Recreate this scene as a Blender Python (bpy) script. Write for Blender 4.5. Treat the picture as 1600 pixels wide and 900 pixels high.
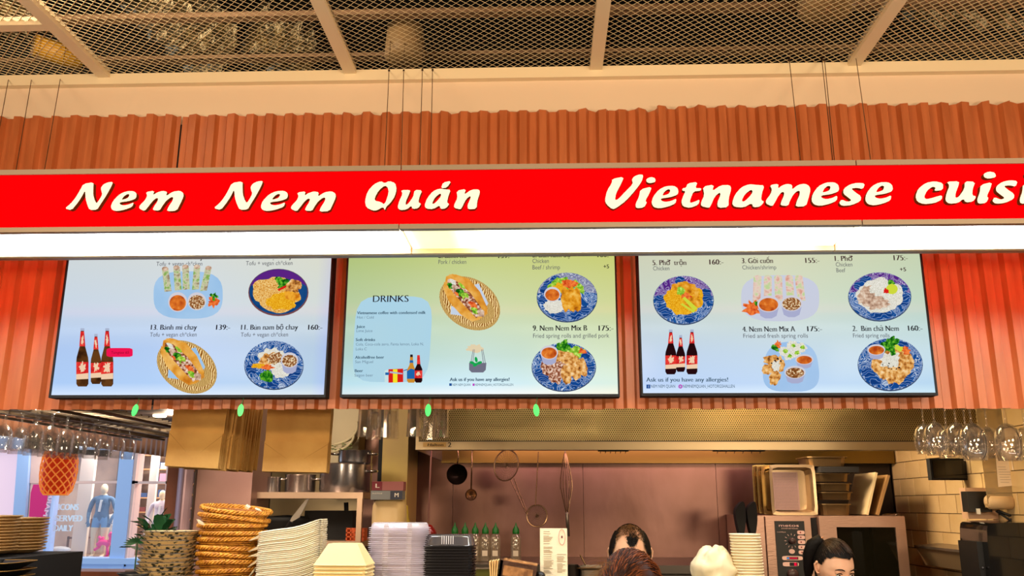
import bpy, bmesh, math, random
from math import sin, cos, pi, radians as RAD
from mathutils import Vector, Matrix, noise
random.seed(7)
S = bpy.context.scene
COL = S.collection
for o in list(bpy.data.objects): bpy.data.objects.remove(o)

# ------------------------------------------------------------------ camera
FPX, PITCH, YAW, ROLL, CZ = 1356.0, 0.24546675, -0.03829187, 0.0030271, 1.65
fwd = Vector((sin(YAW)*cos(PITCH), cos(YAW)*cos(PITCH), sin(PITCH)))
rgt0 = Vector((cos(YAW), -sin(YAW), 0)); up0 = rgt0.cross(fwd)
rgt = rgt0*cos(ROLL)+up0*sin(ROLL); upv = -rgt0*sin(ROLL)+up0*cos(ROLL)
cam = bpy.data.cameras.new('camera'); camo = bpy.data.objects.new('camera', cam); COL.objects.link(camo)
cam.sensor_width = 36; cam.lens = 36*FPX/1600; cam.clip_start = .05; cam.clip_end = 200
camo.matrix_world = Matrix(((rgt.x, upv.x, -fwd.x, 0), (rgt.y, upv.y, -fwd.y, 0), (rgt.z, upv.z, -fwd.z, CZ), (0, 0, 0, 1)))
S.camera = camo

# ------------------------------------------------------------------ world, lights, exposure
w = bpy.data.worlds.new('world'); S.world = w; w.use_nodes = True
w.node_tree.nodes['Background'].inputs[0].default_value = (.72, .84, 1, 1)
w.node_tree.nodes['Background'].inputs[1].default_value = 1.35
S.view_settings.view_transform = 'Standard'; S.view_settings.look = 'None'
S.view_settings.exposure = 0; S.view_settings.gamma = 1; S.view_settings.use_curve_mapping = False
def area(name, loc, aim, sx, sy, power, col):
    l = bpy.data.lights.new(name, 'AREA'); l.shape = 'RECTANGLE'; l.size = sx; l.size_y = sy; l.energy = power; l.color = col
    o = bpy.data.objects.new(name, l); COL.objects.link(o); o.location = loc
    o.rotation_euler = (Vector(aim)-Vector(loc)).to_track_quat('-Z', 'Y').to_euler(); return o
area('hall_lamp_light', (-2.4, -.4, 2.72), (-1.4, 3.2, 3.0), .9, .3, 32, (1, .76, .48))
area('hall_lamp_light', (0.4, -.6, 2.72), (.4, 3.2, 3.0), .9, .3, 33, (1, .74, .44))
area('hall_lamp_light', (2.6, -.4, 2.72), (1.6, 3.2, 3.0), .9, .3, 32, (1, .76, .48))
area('ceiling_fill_light', (-1.5, .2, 1.9), (-1.2, 2.5, 3.33), .8, .3, 30, (1, .78, .52))  # pair of unseen fills, added to brighten the ceiling ribs and mesh
area('ceiling_fill_light', (1.7, .2, 1.9), (1.4, 2.5, 3.33), .8, .3, 30, (1, .78, .52))
area('kitchen_lamp_light', (-1.2, 3.75, 2.6), (-1.4, 4.4, 1.0), .5, .15, 8, (1, .76, .52))
area('kitchen_lamp_light', (1.1, 3.75, 2.6), (1.3, 4.6, 1.0), .6, .15, 12, (1, .66, .30))
area('splash_pink_fill', (.45, 4.5, 2.1), (.5, 5.3, 1.72), 1.9, .12, 10, (1, .56, .52))  # added pink fill that tints the steel splash, no lamp of this colour known
area('left_rack_fill', (-1.5, 3.5, 2.5), (-2.5, 4.6, 1.9), .4, .2, 26, (1, .84, .66))  # unseen fill added to brighten the left glass rack and side fascia
area('tile_fill_light', (1.25, 4.55, 2.06), (2.1, 4.5, 1.72), .3, .2, 9, (1, .76, .44))  # unseen fill added inside the hood to brighten the tiled wall
area('kitchen_spot_light', (-.03, 3.5, 2.58), (-.03, 4.2, 2.0), .07, .07, 3.2, (1, .82, .5))
area('kitchen_spot_light', (.63, 3.5, 2.58), (.63, 4.2, 2.0), .07, .07, 3.2, (1, .82, .5))
area('kitchen_spot_light', (1.25, 3.5, 2.58), (1.25, 4.2, 2.0), .07, .07, 3.2, (1, .82, .5))
area('street_shop_light', (-9.6, 20.9, 3.3), (-9.8, 21.2, 0), 4.5, .5, 210, (1, .9, .8))
area('void_fill_light', (-1.6, 2.2, 3.5), (-1.4, 3.4, 4.1), .5, .3, 12, (1, .8, .55))  # unseen fill added above the mesh to brighten the foil ducts

# ------------------------------------------------------------------ helpers
def ray(px, py): return fwd + rgt*((px-800)/FPX) + upv*((450-py)/FPX)
def at(px, py, Y):                       # the world point seen at a photo pixel, on the plane y = Y
    d = ray(px, py); k = Y/d.y; return Vector((d.x*k, Y, CZ+d.z*k))
def atz(px, py, z):
    d = ray(px, py); k = (z-CZ)/d.z; return Vector((d.x*k, d.y*k, z))
def atx(px, py, X):
    d = ray(px, py); k = X/d.x; return Vector((X, d.y*k, CZ+d.z*k))
def lin(c):
    return tuple(((v/255)/12.92 if v/255 <= .04045 else ((v/255+.055)/1.055)**2.4) for v in c[:3])
MC = {}
def mat(name, col, rough=.6, metal=0, bump=None, vary=None, emit=0, coat=0, trans=0, sheen=0, stretch=None):
    if name in MC: return MC[name]
    m = bpy.data.materials.new(name); m.use_nodes = True; nt = m.node_tree; b = nt.nodes['Principled BSDF']
    c = lin(col)+(1,)
    b.inputs['Base Color'].default_value = c; b.inputs['Roughness'].default_value = rough; b.inputs['Metallic'].default_value = metal
    b.inputs['Coat Weight'].default_value = coat; b.inputs['Transmission Weight'].default_value = trans
    if emit: b.inputs['Emission Color'].default_value = c; b.inputs['Emission Strength'].default_value = emit
    if bump or vary:
        tc = nt.nodes.new('ShaderNodeTexCoord'); mp = nt.nodes.new('ShaderNodeMapping'); nt.links.new(tc.outputs['Object'], mp.inputs[0])
        if stretch: mp.inputs['Scale'].default_value = stretch
    if vary:
        n = nt.nodes.new('ShaderNodeTexNoise'); n.inputs['Scale'].default_value = vary[0]; n.inputs['Detail'].default_value = 5
        nt.links.new(mp.outputs[0], n.inputs['Vector'])
        r = nt.nodes.new('ShaderNodeValToRGB'); nt.links.new(n.outputs[0], r.inputs[0])
        c2 = lin(vary[1])+(1,)
        r.color_ramp.elements[0].position = .35; r.color_ramp.elements[1].position = .65
        r.color_ramp.elements[0].color = c; r.color_ramp.elements[1].color = c2
        nt.links.new(r.outputs[0], b.inputs['Base Color'])
    if bump:
        n = nt.nodes.new('ShaderNodeTexNoise'); n.inputs['Scale'].default_value = bump[0]; n.inputs['Detail'].default_value = 4
        nt.links.new(mp.outputs[0], n.inputs['Vector'])
        bp = nt.nodes.new('ShaderNodeBump'); bp.inputs['Strength'].default_value = bump[1]; bp.inputs['Distance'].default_value = .01
        nt.links.new(n.outputs[0], bp.inputs['Height']); nt.links.new(bp.outputs[0], b.inputs['Normal'])
    MC[name] = m; return m
def emat(name, cols, scale=60, kind='noise', strength=1, dist=0, det=3, stretch=None):
    """emissive picture colours of a lit display; cols = [(pos, rgb)...]"""
    if name in MC: return MC[name]
    m = bpy.data.materials.new(name); m.use_nodes = True; nt = m.node_tree; nt.nodes.clear()
    out = nt.nodes.new('ShaderNodeOutputMaterial'); e = nt.nodes.new('ShaderNodeEmission'); nt.links.new(e.outputs[0], out.inputs[0])
    e.inputs[1].default_value = strength
    if len(cols) == 1: e.inputs[0].default_value = lin(cols[0][1])+(1,)
    else:
        tc = nt.nodes.new('ShaderNodeTexCoord'); mp = nt.nodes.new('ShaderNodeMapping'); nt.links.new(tc.outputs['Object'], mp.inputs[0])
        if stretch: mp.inputs['Scale'].default_value = stretch
        if kind == 'noise':
            n = nt.nodes.new('ShaderNodeTexNoise'); n.inputs['Detail'].default_value = det; n.inputs['Distortion'].default_value = dist
        elif kind == 'vor':
            n = nt.nodes.new('ShaderNodeTexVoronoi'); n.feature = 'F1'
        elif kind == 'edge':
            n = nt.nodes.new('ShaderNodeTexVoronoi'); n.feature = 'DISTANCE_TO_EDGE'
        else:
            n = nt.nodes.new('ShaderNodeTexWave'); n.wave_type = 'RINGS' if kind == 'rings' else 'BANDS'; n.inputs['Distortion'].default_value = dist
            n.inputs['Detail'].default_value = 1.5; n.inputs['Detail Scale'].default_value = 1.5
        n.inputs['Scale'].default_value = scale; nt.links.new(mp.outputs[0], n.inputs['Vector'])
        r = nt.nodes.new('ShaderNodeValToRGB'); nt.links.new(n.outputs[0], r.inputs[0])
        while len(r.color_ramp.elements) < len(cols): r.color_ramp.elements.new(.5)
        for el, (p, c) in zip(r.color_ramp.elements, cols): el.position = p; el.color = lin(c)+(1,)
        nt.links.new(r.outputs[0], e.inputs[0])
    MC[name] = m; return m
def aniso(name, col, rough=.35, metal=.9, an=.85, rot=0):
    m = mat(name, col, rough, metal, bump=(24, .3), stretch=(.04, 1, 40)); return m; nt = m.node_tree; b = nt.nodes['Principled BSDF']; b.inputs['Anisotropic'].default_value = an; b.inputs['Anisotropic Rotation'].default_value = rot
    t = nt.nodes.new('ShaderNodeTangent'); t.direction_type = 'RADIAL'; t.axis = 'Z'; nt.links.new(t.outputs[0], b.inputs['Tangent']); return m
def glassmat(name, tint=(240, 240, 238), gl=.16, rough=.03, edge=.75, op=0):
    if name in MC: return MC[name]
    m = bpy.data.materials.new(name); m.use_nodes = True; nt = m.node_tree; nt.nodes.clear()
    out = nt.nodes.new('ShaderNodeOutputMaterial'); mx = nt.nodes.new('ShaderNodeMixShader')
    t = nt.nodes.new('ShaderNodeBsdfTransparent'); g = nt.nodes.new('ShaderNodeBsdfGlossy')
    t.inputs[0].default_value = lin(tint)+(1,); g.inputs[0].default_value = (1, 1, 1, 1); g.inputs['Roughness'].default_value = rough
    lw = nt.nodes.new('ShaderNodeLayerWeight'); lw.inputs[0].default_value = .35
    mr = nt.nodes.new('ShaderNodeMapRange'); mr.inputs['To Min'].default_value = gl; mr.inputs['To Max'].default_value = edge
    nt.links.new(lw.outputs['Facing'], mr.inputs['Value']); nt.links.new(mr.outputs[0], mx.inputs[0])
    nt.links.new(t.outputs[0], mx.inputs[1]); nt.links.new(g.outputs[0], mx.inputs[2])
    last = mx
    if op:
        d = nt.nodes.new('ShaderNodeBsdfDiffuse'); d.inputs[0].default_value = lin(tint)+(1,)
        m2 = nt.nodes.new('ShaderNodeMixShader'); m2.inputs[0].default_value = op
        nt.links.new(mx.outputs[0], m2.inputs[1]); nt.links.new(d.outputs[0], m2.inputs[2]); last = m2
    nt.links.new(last.outputs[0], out.inputs[0]); MC[name] = m; return m

class MB:
    def __init__(s): s.v = []; s.f = []; s.m = []; s.T = Matrix.Identity(4)
    def add(s, vs, fs, mi=0):
        n = len(s.v); s.v += [s.T @ Vector(v) for v in vs]
        s.f += [tuple(n+i for i in f) for f in fs]; s.m += [mi]*len(fs) if isinstance(mi, int) else list(mi); return s
    def box(s, c, d, rot=None, mi=0, bev=0):
        hx, hy, hz = d[0]/2, d[1]/2, d[2]/2; c = Vector(c)
        vs = [Vector((x*hx, y*hy, z*hz)) for x in (-1, 1) for y in (-1, 1) for z in (-1, 1)]
        if rot: R_ = Matrix.Rotation(rot[2], 3, 'Z') @ Matrix.Rotation(rot[1], 3, 'Y') @ Matrix.Rotation(rot[0], 3, 'X'); vs = [R_ @ v for v in vs]
        return s.add([c+v for v in vs], [(0, 1, 3, 2), (4, 6, 7, 5), (0, 4, 5, 1), (2, 3, 7, 6), (0, 2, 6, 4), (1, 5, 7, 3)], mi)
    def box2(s, a, b, mi=0):
        a = Vector(a); b = Vector(b); return s.box((a+b)/2, (abs(b.x-a.x), abs(b.y-a.y), abs(b.z-a.z)), mi=mi)
    def tube(s, pts, r, n=8, mi=0, cap=True, closed=False):
        pts = [Vector(p) for p in pts]; k = len(pts); rs = r if isinstance(r, (list, tuple)) else [r]*k
        vs = []; nrm = None
        for i, p in enumerate(pts):
            if closed: t = pts[(i+1) % k]-pts[i-1]
            else: t = pts[min(i+1, k-1)]-pts[max(i-1, 0)]
            t.normalize()
            if nrm is None: nrm = t.orthogonal().normalized()
            nrm = (nrm-t*nrm.dot(t)).normalized() if (nrm-t*nrm.dot(t)).length > 1e-6 else t.orthogonal().normalized()
            b = t.cross(nrm)
            for j in range(n):
                a = 2*pi*j/n; vs.append(p+(nrm*cos(a)+b*sin(a))*rs[i])
        fs = []
        for i in range(k if closed else k-1):
            for j in range(n):
                i2 = (i+1) % k; fs.append((i*n+j, i*n+(j+1) % n, i2*n+(j+1) % n, i2*n+j))
        if cap and not closed: fs += [tuple(range(n))[::-1], tuple((k-1)*n+j for j in range(n))]
        return s.add(vs, fs, mi)
    def lathe(s, prof, n=24, c=(0, 0, 0), mi=0, sx=1, sy=1, sq=0, cap=False):
        c = Vector(c); vs = []; k = len(prof)
        for r, z in prof:
            for j in range(n):
                a = 2*pi*j/n; q = 1
                if sq: q = 1/((abs(cos(a))**sq+abs(sin(a))**sq)**(1/sq))
                vs.append(c+Vector((r*q*cos(a)*sx, r*q*sin(a)*sy, z)))
        fs = [(i*n+j, i*n+(j+1) % n, (i+1)*n+(j+1) % n, (i+1)*n+j) for i in range(k-1) for j in range(n)]
        if cap: fs += [tuple(range(n))[::-1], tuple((k-1)*n+j for j in range(n))]
        return s.add(vs, fs, mi)
    def sphere(s, c, r, n=16, mi=0, sc=(1, 1, 1)):
        k = max(n//2, 4); pr = [(max(sin(pi*i/k), 1e-4), -cos(pi*i/k)) for i in range(k+1)]; vs = []
        for rr, z in pr:
            for j in range(n): a = 2*pi*j/n; vs.append(Vector(c)+Vector((rr*cos(a)*r*sc[0], rr*sin(a)*r*sc[1], z*r*sc[2])))
        return s.add(vs, [(i*n+j, i*n+(j+1) % n, (i+1)*n+(j+1) % n, (i+1)*n+j) for i in range(k) for j in range(n)], mi)
    def prism(s, poly, fa, fb, mi=0):      # poly list of 2d, fa/fb functions 2d->3d for both faces
        n = len(poly); vs = [fa(*p) for p in poly]+[fb(*p) for p in poly]
        return s.add(vs, [tuple(range(n))[::-1], tuple(range(n, 2*n))]+[(i, (i+1) % n, n+(i+1) % n, n+i) for i in range(n)], mi)
    def build(s, name, mats, parent=None, smooth=False, world=True):
        me = bpy.data.meshes.new(name); off = Vector((0, 0, 0))
        if parent is not None and world: off = wloc(parent)
        me.from_pydata([v-off for v in s.v], [], s.f)
        if not isinstance(mats, (list, tuple)): mats = [mats]
        for m in mats: me.materials.append(m)
        for p, mi in zip(me.polygons, s.m): p.material_index = mi
        if smooth: me.polygons.foreach_set('use_smooth', [True]*len(me.polygons))
        me.update(); o = bpy.data.objects.new(name, me); COL.objects.link(o)
        if parent is not None: o.parent = parent
        return o
def wloc(o):
    v = Vector(o.location)
    while o.parent is not None: o = o.parent; v += Vector(o.location)
    return v
def autosmooth(o, deg=35):
    me = o.data; me.polygons.foreach_set('use_smooth', [True]*len(me.polygons))
    bm = bmesh.new(); bm.from_mesh(me)
    for e in bm.edges:
        if len(e.link_faces) == 2 and e.calc_face_angle(0) > RAD(deg): e.smooth = False
    bm.to_mesh(me); bm.free(); return o
def tag(o, label, cat, group=None, kind=None):
    if label: o['label'] = label
    if cat: o['category'] = cat
    if group: o['group'] = group
    if kind: o['kind'] = kind
    return o
def thing(name, label, cat, loc=(0, 0, 0), rz=0, group=None):
    o = bpy.data.objects.new(name, None); COL.objects.link(o); o.location = loc; o.rotation_euler = (0, 0, rz); o.empty_display_size = .05
    return tag(o, label, cat, group)
def dup(root, loc, rot=None, label=None, group=None, scale=None):
    r = root.copy(); COL.objects.link(r); r.location = loc
    if rot is not None: r.rotation_euler = rot
    if scale is not None: r.scale = scale
    if label: r['label'] = label
    if group: r['group'] = group
    for ch in list(root.children):
        c = ch.copy(); COL.objects.link(c); c.parent = r
        for g in list(ch.children):
            d = g.copy(); COL.objects.link(d); d.parent = c
    return r
def struct(o): o['kind'] = 'structure'; return o
def stuff(o): o['kind'] = 'stuff'; return o
ORD = ['topmost', 'second', 'third', 'fourth', 'fifth', 'sixth', 'seventh', 'eighth', 'ninth', 'tenth', 'eleventh', 'twelfth', 'thirteenth', 'fourteenth', 'fifteenth', 'sixteenth', 'seventeenth', 'eighteenth', 'nineteenth', 'twentieth', 'twenty-first', 'twenty-second', 'twenty-third', 'twenty-fourth', 'twenty-fifth', 'twenty-sixth', 'twenty-seventh', 'twenty-eighth', 'twenty-ninth', 'thirtieth', 'thirty-first', 'thirty-second', 'thirty-third', 'thirty-fourth', 'thirty-fifth', 'thirty-sixth', 'thirty-seventh', 'thirty-eighth', 'thirty-ninth', 'fortieth']
def ordt(i, last=None): return 'topmost' if i == 0 else ORD[i]+' from top'
def ordl(i): return 'leftmost' if i == 0 else ORD[i]+' from left'

# text as flat meshes
TC = {}
def text_geo(body, extrude=0, res=3, offset=0):
    k = (body, extrude, res, offset)
    if k in TC: return TC[k]
    cu = bpy.data.curves.new('t', 'FONT'); cu.body = body; cu.resolution_u = res; cu.extrude = extrude; cu.offset = offset
    o = bpy.data.objects.new('t', cu); COL.objects.link(o); dg = bpy.context.evaluated_depsgraph_get(); dg.update()
    me = bpy.data.meshes.new_from_object(o.evaluated_get(dg))
    vs = [tuple(v.co) for v in me.vertices]; fs = [tuple(p.vertices) for p in me.polygons]
    bpy.data.objects.remove(o); bpy.data.meshes.remove(me); bpy.data.curves.remove(cu)
    TC[k] = (vs, fs); return TC[k]
CAP = None
def serifs(vs, fs):
    from collections import Counter
    c = Counter()
    for f in fs:
        for i in range(len(f)): a, b = f[i], f[(i+1) % len(f)]; c[(min(a, b), max(a, b))] += 1
    out = []
    for (a, b), n in c.items():
        if n != 1: continue
        p, q = vs[a], vs[b]
        if abs(p[1]-q[1]) > .004: continue
        L = abs(p[0]-q[0])
        if not .03 < L < .17: continue
        y = p[1]
        near = min((abs(y-t), t) for t in (0, .45, .47, .5, .52, .67, .69, .7, .72, -.2, -.22))
        if near[0] > .03: continue
        s_ = 1 if y < .1 else -1
        x0, x1 = min(p[0], q[0])-.055, max(p[0], q[0])+.055
        out.append((x0, x1, min(y, y+.032*s_), max(y, y+.032*s_)))
    return out
def text2d(mb, body, O, U, V, width, cap, mi=0, bold=0, res=3, offset=0, serif=False):
    """put text with its left baseline at O, along unit U, up unit V, fitted to width, capital height cap"""
    global CAP
    if CAP is None: hv = text_geo('H')[0]; CAP = max(v[1] for v in hv)
    vs, fs = text_geo(body, 0, res, offset)
    if not vs: return
    x0 = min(v[0] for v in vs); x1 = max(v[0] for v in vs); sx = width/(x1-x0); sy = cap/CAP
    O = Vector(O)
    N = Vector(U).cross(Vector(V))
    if serif:
        for a, b, c, d in serifs(vs, fs): mb.add([O+U*((x-x0)*sx)+V*(y*sy)+N*.00003 for x, y in ((a, c), (b, c), (b, d), (a, d))], [(0, 1, 2, 3)], mi)
    for k, dx in enumerate(([0] if not bold else [-bold, 0, bold])):
        mb.add([O+U*((v[0]-x0)*sx+dx)+V*(v[1]*sy)+N*(k*.00006) for v in vs], fs, mi)
def chaikin(p, it=1):
    for _ in range(it):
        q = []
        for i in range(len(p)):
            a = p[i]; b = p[(i+1) % len(p)]
            q += [(a[0]*.78+b[0]*.22, a[1]*.78+b[1]*.22), (a[0]*.22+b[0]*.78, a[1]*.22+b[1]*.78)]
        p = q
    return p
def fill_geo(polys, extrude):
    """polys (with holes) to a solid slab: verts, faces"""
    cu = bpy.data.curves.new('g', 'CURVE'); cu.dimensions = '2D'; cu.fill_mode = 'BOTH'; cu.extrude = extrude
    for p in polys:
        sp = cu.splines.new('POLY'); sp.points.add(len(p)-1); sp.use_cyclic_u = True
        for i, q in enumerate(p): sp.points[i].co = (q[0], q[1], 0, 1)
    o = bpy.data.objects.new('g', cu); COL.objects.link(o); dg = bpy.context.evaluated_depsgraph_get(); dg.update()
    me = bpy.data.meshes.new_from_object(o.evaluated_get(dg))
    vs = [tuple(v.co) for v in me.vertices]; fs = [tuple(p.vertices) for p in me.polygons]
    bpy.data.objects.remove(o); bpy.data.meshes.remove(me); bpy.data.curves.remove(cu); return vs, fs

# ------------------------------------------------------------------ common materials
STEEL = mat('brushed_steel', (150, 140, 130), .32, .9, bump=(60, .15), stretch=(1, 1, 12))
STEELD = mat('dark_steel', (90, 84, 80), .35, .9)
CHROME = mat('polished_steel', (200, 195, 188), .15, 1)
BLACK = mat('black_plastic', (18, 18, 20), .4)
BLACKM = mat('black_matte', (12, 11, 12), .8)
WHITE = mat('white_plastic', (235, 232, 225), .4)
TERRA = mat('terracotta_paint', (192, 106, 58), .4, bump=(6, .25), vary=(9, (172, 90, 44)), stretch=(3, 3, .35))
PLASTER = mat('bulkhead_paint', (232, 206, 178), .75, bump=(25, .06))
CEILP = mat('ceiling_paint', (242, 222, 186), .55)
# ------------------------------------------------------------------ building shell
YB = 5.35; XR = at(1392, 760, YB).x; ZC = CZ+1.68; YW = 3.12
mb = MB(); mb.box2((-16, -6, -.1), (7, 19.6, 0)); struct(mb.build('floor', mat('floor_tile', (120, 112, 104), .4, vary=(3, (100, 94, 88)))))
mb = MB(); mb.box2((-7, -6, -.0), (7, -5.9, 4.9)); struct(mb.build('wall_rear', mat('hall_wall', (180, 150, 120), .8)))
mb = MB(); mb.box2((6.9, -5.9, 0), (7, 6, 4.9)); struct(mb.build('wall_far_right', MC['hall_wall']))
mb = MB(); mb.box2((-7, -5.9, 0), (-6.9, 2.6, 4.9)); struct(mb.build('wall_far_left', MC['hall_wall']))
mb = MB(); mb.box2((-7, -6, 4.9), (7, 7.2, 5.0)); struct(mb.build('ceiling_slab', mat('void_black', (5, 4, 4), .95)))
mb = MB(); mb.box2((-7, 7.1, 2.45), (7, 7.2, 4.9)); struct(mb.build('wall_void', MC['void_black']))
mb = MB(); mb.box2((at(262, 760, YB).x, YB+.02, 0), (XR+.1, YB+.1, 2.75)); struct(mb.build('wall_back', mat('kitchen_wall', (190, 165, 120), .6)))
mb = MB(); mb.box2((XR+.012, YW+.14, 0), (XR+.12, YB+.1, 2.75)); wall_r = struct(mb.build('wall_right', mat('tile_grout', (58, 40, 26), .85)))
mb = MB(); mb.box2((-2.9, YW+.14, 2.62), (XR+.12, YB+.1, 2.72)); struct(mb.build('ceiling_kitchen', mat('dim_ceiling', (90, 80, 70), .8)))
# bulkhead above the opening
mb = MB(); mb.box2((-6.9, YW+.03, CZ+.36), (6.9, YW+.13, ZC-.004)); blk = struct(mb.build('wall_front', PLASTER))
mb = MB(); mb.box2((-6.9, YW+.0, ZC-.042), (6.9, YW+.03, ZC+.004)); struct(mb.build('trim_1', CEILP))
mb = MB(); mb.box2((-6.9, YW+.13, ZC-.02), (6.9, 7.1, ZC+.0)); struct(mb.build('ceiling_back', MC['void_black']))
mb = MB(); mb.box2((XR+.125, YW+.03, 0), (6.9, YW+.13, CZ+.36)); struct(mb.build('wall_front_right', PLASTER))
# mesh ceiling
ceil = thing('ceiling', None, None, (0, 0, ZC)); ceil['kind'] = 'structure'
ribx = [atz(px, py, ZC).x for px, py in ((553, 123), (930, 116), (1330, 104))]
rx0 = [ribx[1]-ribx[0], ribx[2]-ribx[1]]; pit = sum(rx0)/2
xl = atz(180, 133, ZC).x
ribs = [xl-2*pit, xl-pit, xl]+ribx+[ribx[2]+pit, ribx[2]+2*pit, ribx[2]+3*pit]
for x in ribs:
    m = MB(); m.box2((x-.024, -1.0, ZC-.014), (x+.024, YW, ZC+.02)); m.build('ceiling_rib', CEILP, ceil)
ycr = atz(40, 39, ZC).y
for i in (0, 1):
    m = MB(); m.box2((ribs[i]+.024, ycr-.022, ZC-.013), (ribs[i+1]-.024, ycr+.022, ZC+.02)); m.build('cross_rib', CEILP, ceil)
MESHM = mat('mesh_paint', (238, 214, 170), .5)
def mesh_panel(x0, x1, y0, y1, ang=0):
    m = MB(); c = .0335; h = .0016
    for sgn in (1, -1):
        w_ = .0030 if sgn > 0 else .0022
        k = int(((x1-x0)+(y1-y0))/c)+2
        for i in range(k):
            # line x = xs + sgn*(y-y0)
            xs = (x0-(y1-y0)+i*c) if sgn > 0 else x0+i*c
            a = y0; b = y1
            if sgn > 0: a = max(a, y0+(x0-xs)); b = min(b, y0+(x1-xs))
            else: a = max(a, y0+(xs-x1)); b = min(b, y0+(xs-x0))
            if b-a < .004: continue
            p = Vector((xs+sgn*(a-y0), a, ZC+.004)); q = Vector((xs+sgn*(b-y0), b, ZC+.004))
            t = (q-p).normalized(); s_ = Vector((-t.y, t.x, 0))*w_; tilt = .0022*sgn
            u = Vector((0, 0, h))
            A = s_+Vector((0, 0, tilt)); B = -s_-Vector((0, 0, tilt))
            m.add([p+A, p+B, q+B, q+A, p+A+u, p+B+u, q+B+u, q+A+u], [(0, 1, 2, 3), (7, 6, 5, 4), (0, 3, 7, 4), (1, 5, 6, 2)])
    return stuff(m.build('expanded_mesh', MESHM, ceil))
for i in range(len(ribs)-1): mesh_panel(ribs[i]+.02, ribs[i+1]-.02, .6, YW)
# channel beams above the mesh
BEAM = mat('beam_paint', (176, 140, 108), .6, vary=(4, (150, 116, 88)))
for yb in (16, 82):
    z = ZC+.34; p = atz(820, yb+6, z)
    m = MB(); y = p.y
    m.box2((-6.8, y-.02, z), (6.8, y-.016, z+.022)); m.box2((-6.8, y-.02, z), (6.8, y+.02, z+.004)); m.box2((-6.8, y+.02, z), (6.8, y+.024, z+.05)); m.box2((-6.8, y+.02, z+.046), (6.8, y+.045, z+.05))
    struct(m.build('ceiling_beam', BEAM))
zb = ZC+.34
for z, yb, yy in ((ZC+.34, -60, 0),):
    p = atz(820, yb, z); m = MB(); m.box2((-6.8, p.y-.03, z), (6.8, p.y+.03, z+.05)); struct(m.build('ceiling_beam', BEAM))
# foil ducts in the void
FOIL = mat('crumpled_foil', (215, 200, 165), .35, 1, bump=(55, 1.0))
def duct(name, a, b, r, label, mt=FOIL, n=40, amp=.05):
    a = Vector(a); b = Vector(b); m = MB(); k = 46; vs = []; t = (b-a).normalized(); u = t.orthogonal().normalized(); v = t.cross(u)
    pts = [a+(b-a)*(i/k)+Vector((0, 0, .03*sin(i*.5))) for i in range(k+1)]
    for i, p in enumerate(pts):
        for j in range(n):
            an = 2*pi*j/n; d = u*cos(an)+v*sin(an); q = p+d*r
            vs.append(q+d*(noise.noise(q*14)*amp+noise.noise(q*34)*amp*.6))
    m.add(vs, [(i*n+j, i*n+(j+1) % n, (i+1)*n+(j+1) % n, (i+1)*n+j) for i in range(k) for j in range(n)]+[tuple(range(n))[::-1], tuple(k*n+j for j in range(n))])
    o = m.build(name, mt); return tag(o, label, 'duct')
duct('foil_duct', atz(225, -35, ZC+.75), atz(330, 78, ZC+.62), .16, 'crumpled silver foil duct above the mesh near the left ceiling rib')
duct('foil_duct', atz(392, 52, ZC+.66), atz(480, 90, ZC+.62), .13, 'crumpled foil duct lying crosswise above the mesh, left of the second rib')
duct('foil_duct', atz(-40, 28, ZC+.6), atz(60, 5, ZC+.7), .13, 'crumpled foil duct above the mesh at the top left corner')
duct('foil_duct', atz(1420, 18, ZC+.55), atz(1640, 40, ZC+.55), .05, 'pale slim duct above the mesh at the top right corner', amp=.02)
m = MB(); a = atz(58, 72, ZC+.3); b = atz(126, 96, ZC+.3); m.tube([a, a+(b-a)*.5, b], [.045, .05, .045], 12)
m.tube([a, a+(a-b).normalized()*.012], .05, 12, mi=0)
tag(m.build('yellow_pipe', mat('yellow_pvc', (225, 160, 30), .5), smooth=True), 'short yellow pipe lying above the mesh at far left', 'pipe')
for px, py, r, lb in ((1292, 22, .11, 'round beige lamp can above the mesh, left of the right rib'), (632, 96, .09, 'dim round lamp can above the mesh near the centre wires')):
    z = ZC+.22; p = atz(px, py, z); m = MB(); m.lathe([(.001, 0), (r*.8, 0), (r, .02), (r*.9, .16), (.02, .2)], 20, p)
    tag(m.build('ceiling_can', mat('can_paint', (190, 155, 110), .5), smooth=True), lb, 'lamp')

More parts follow.
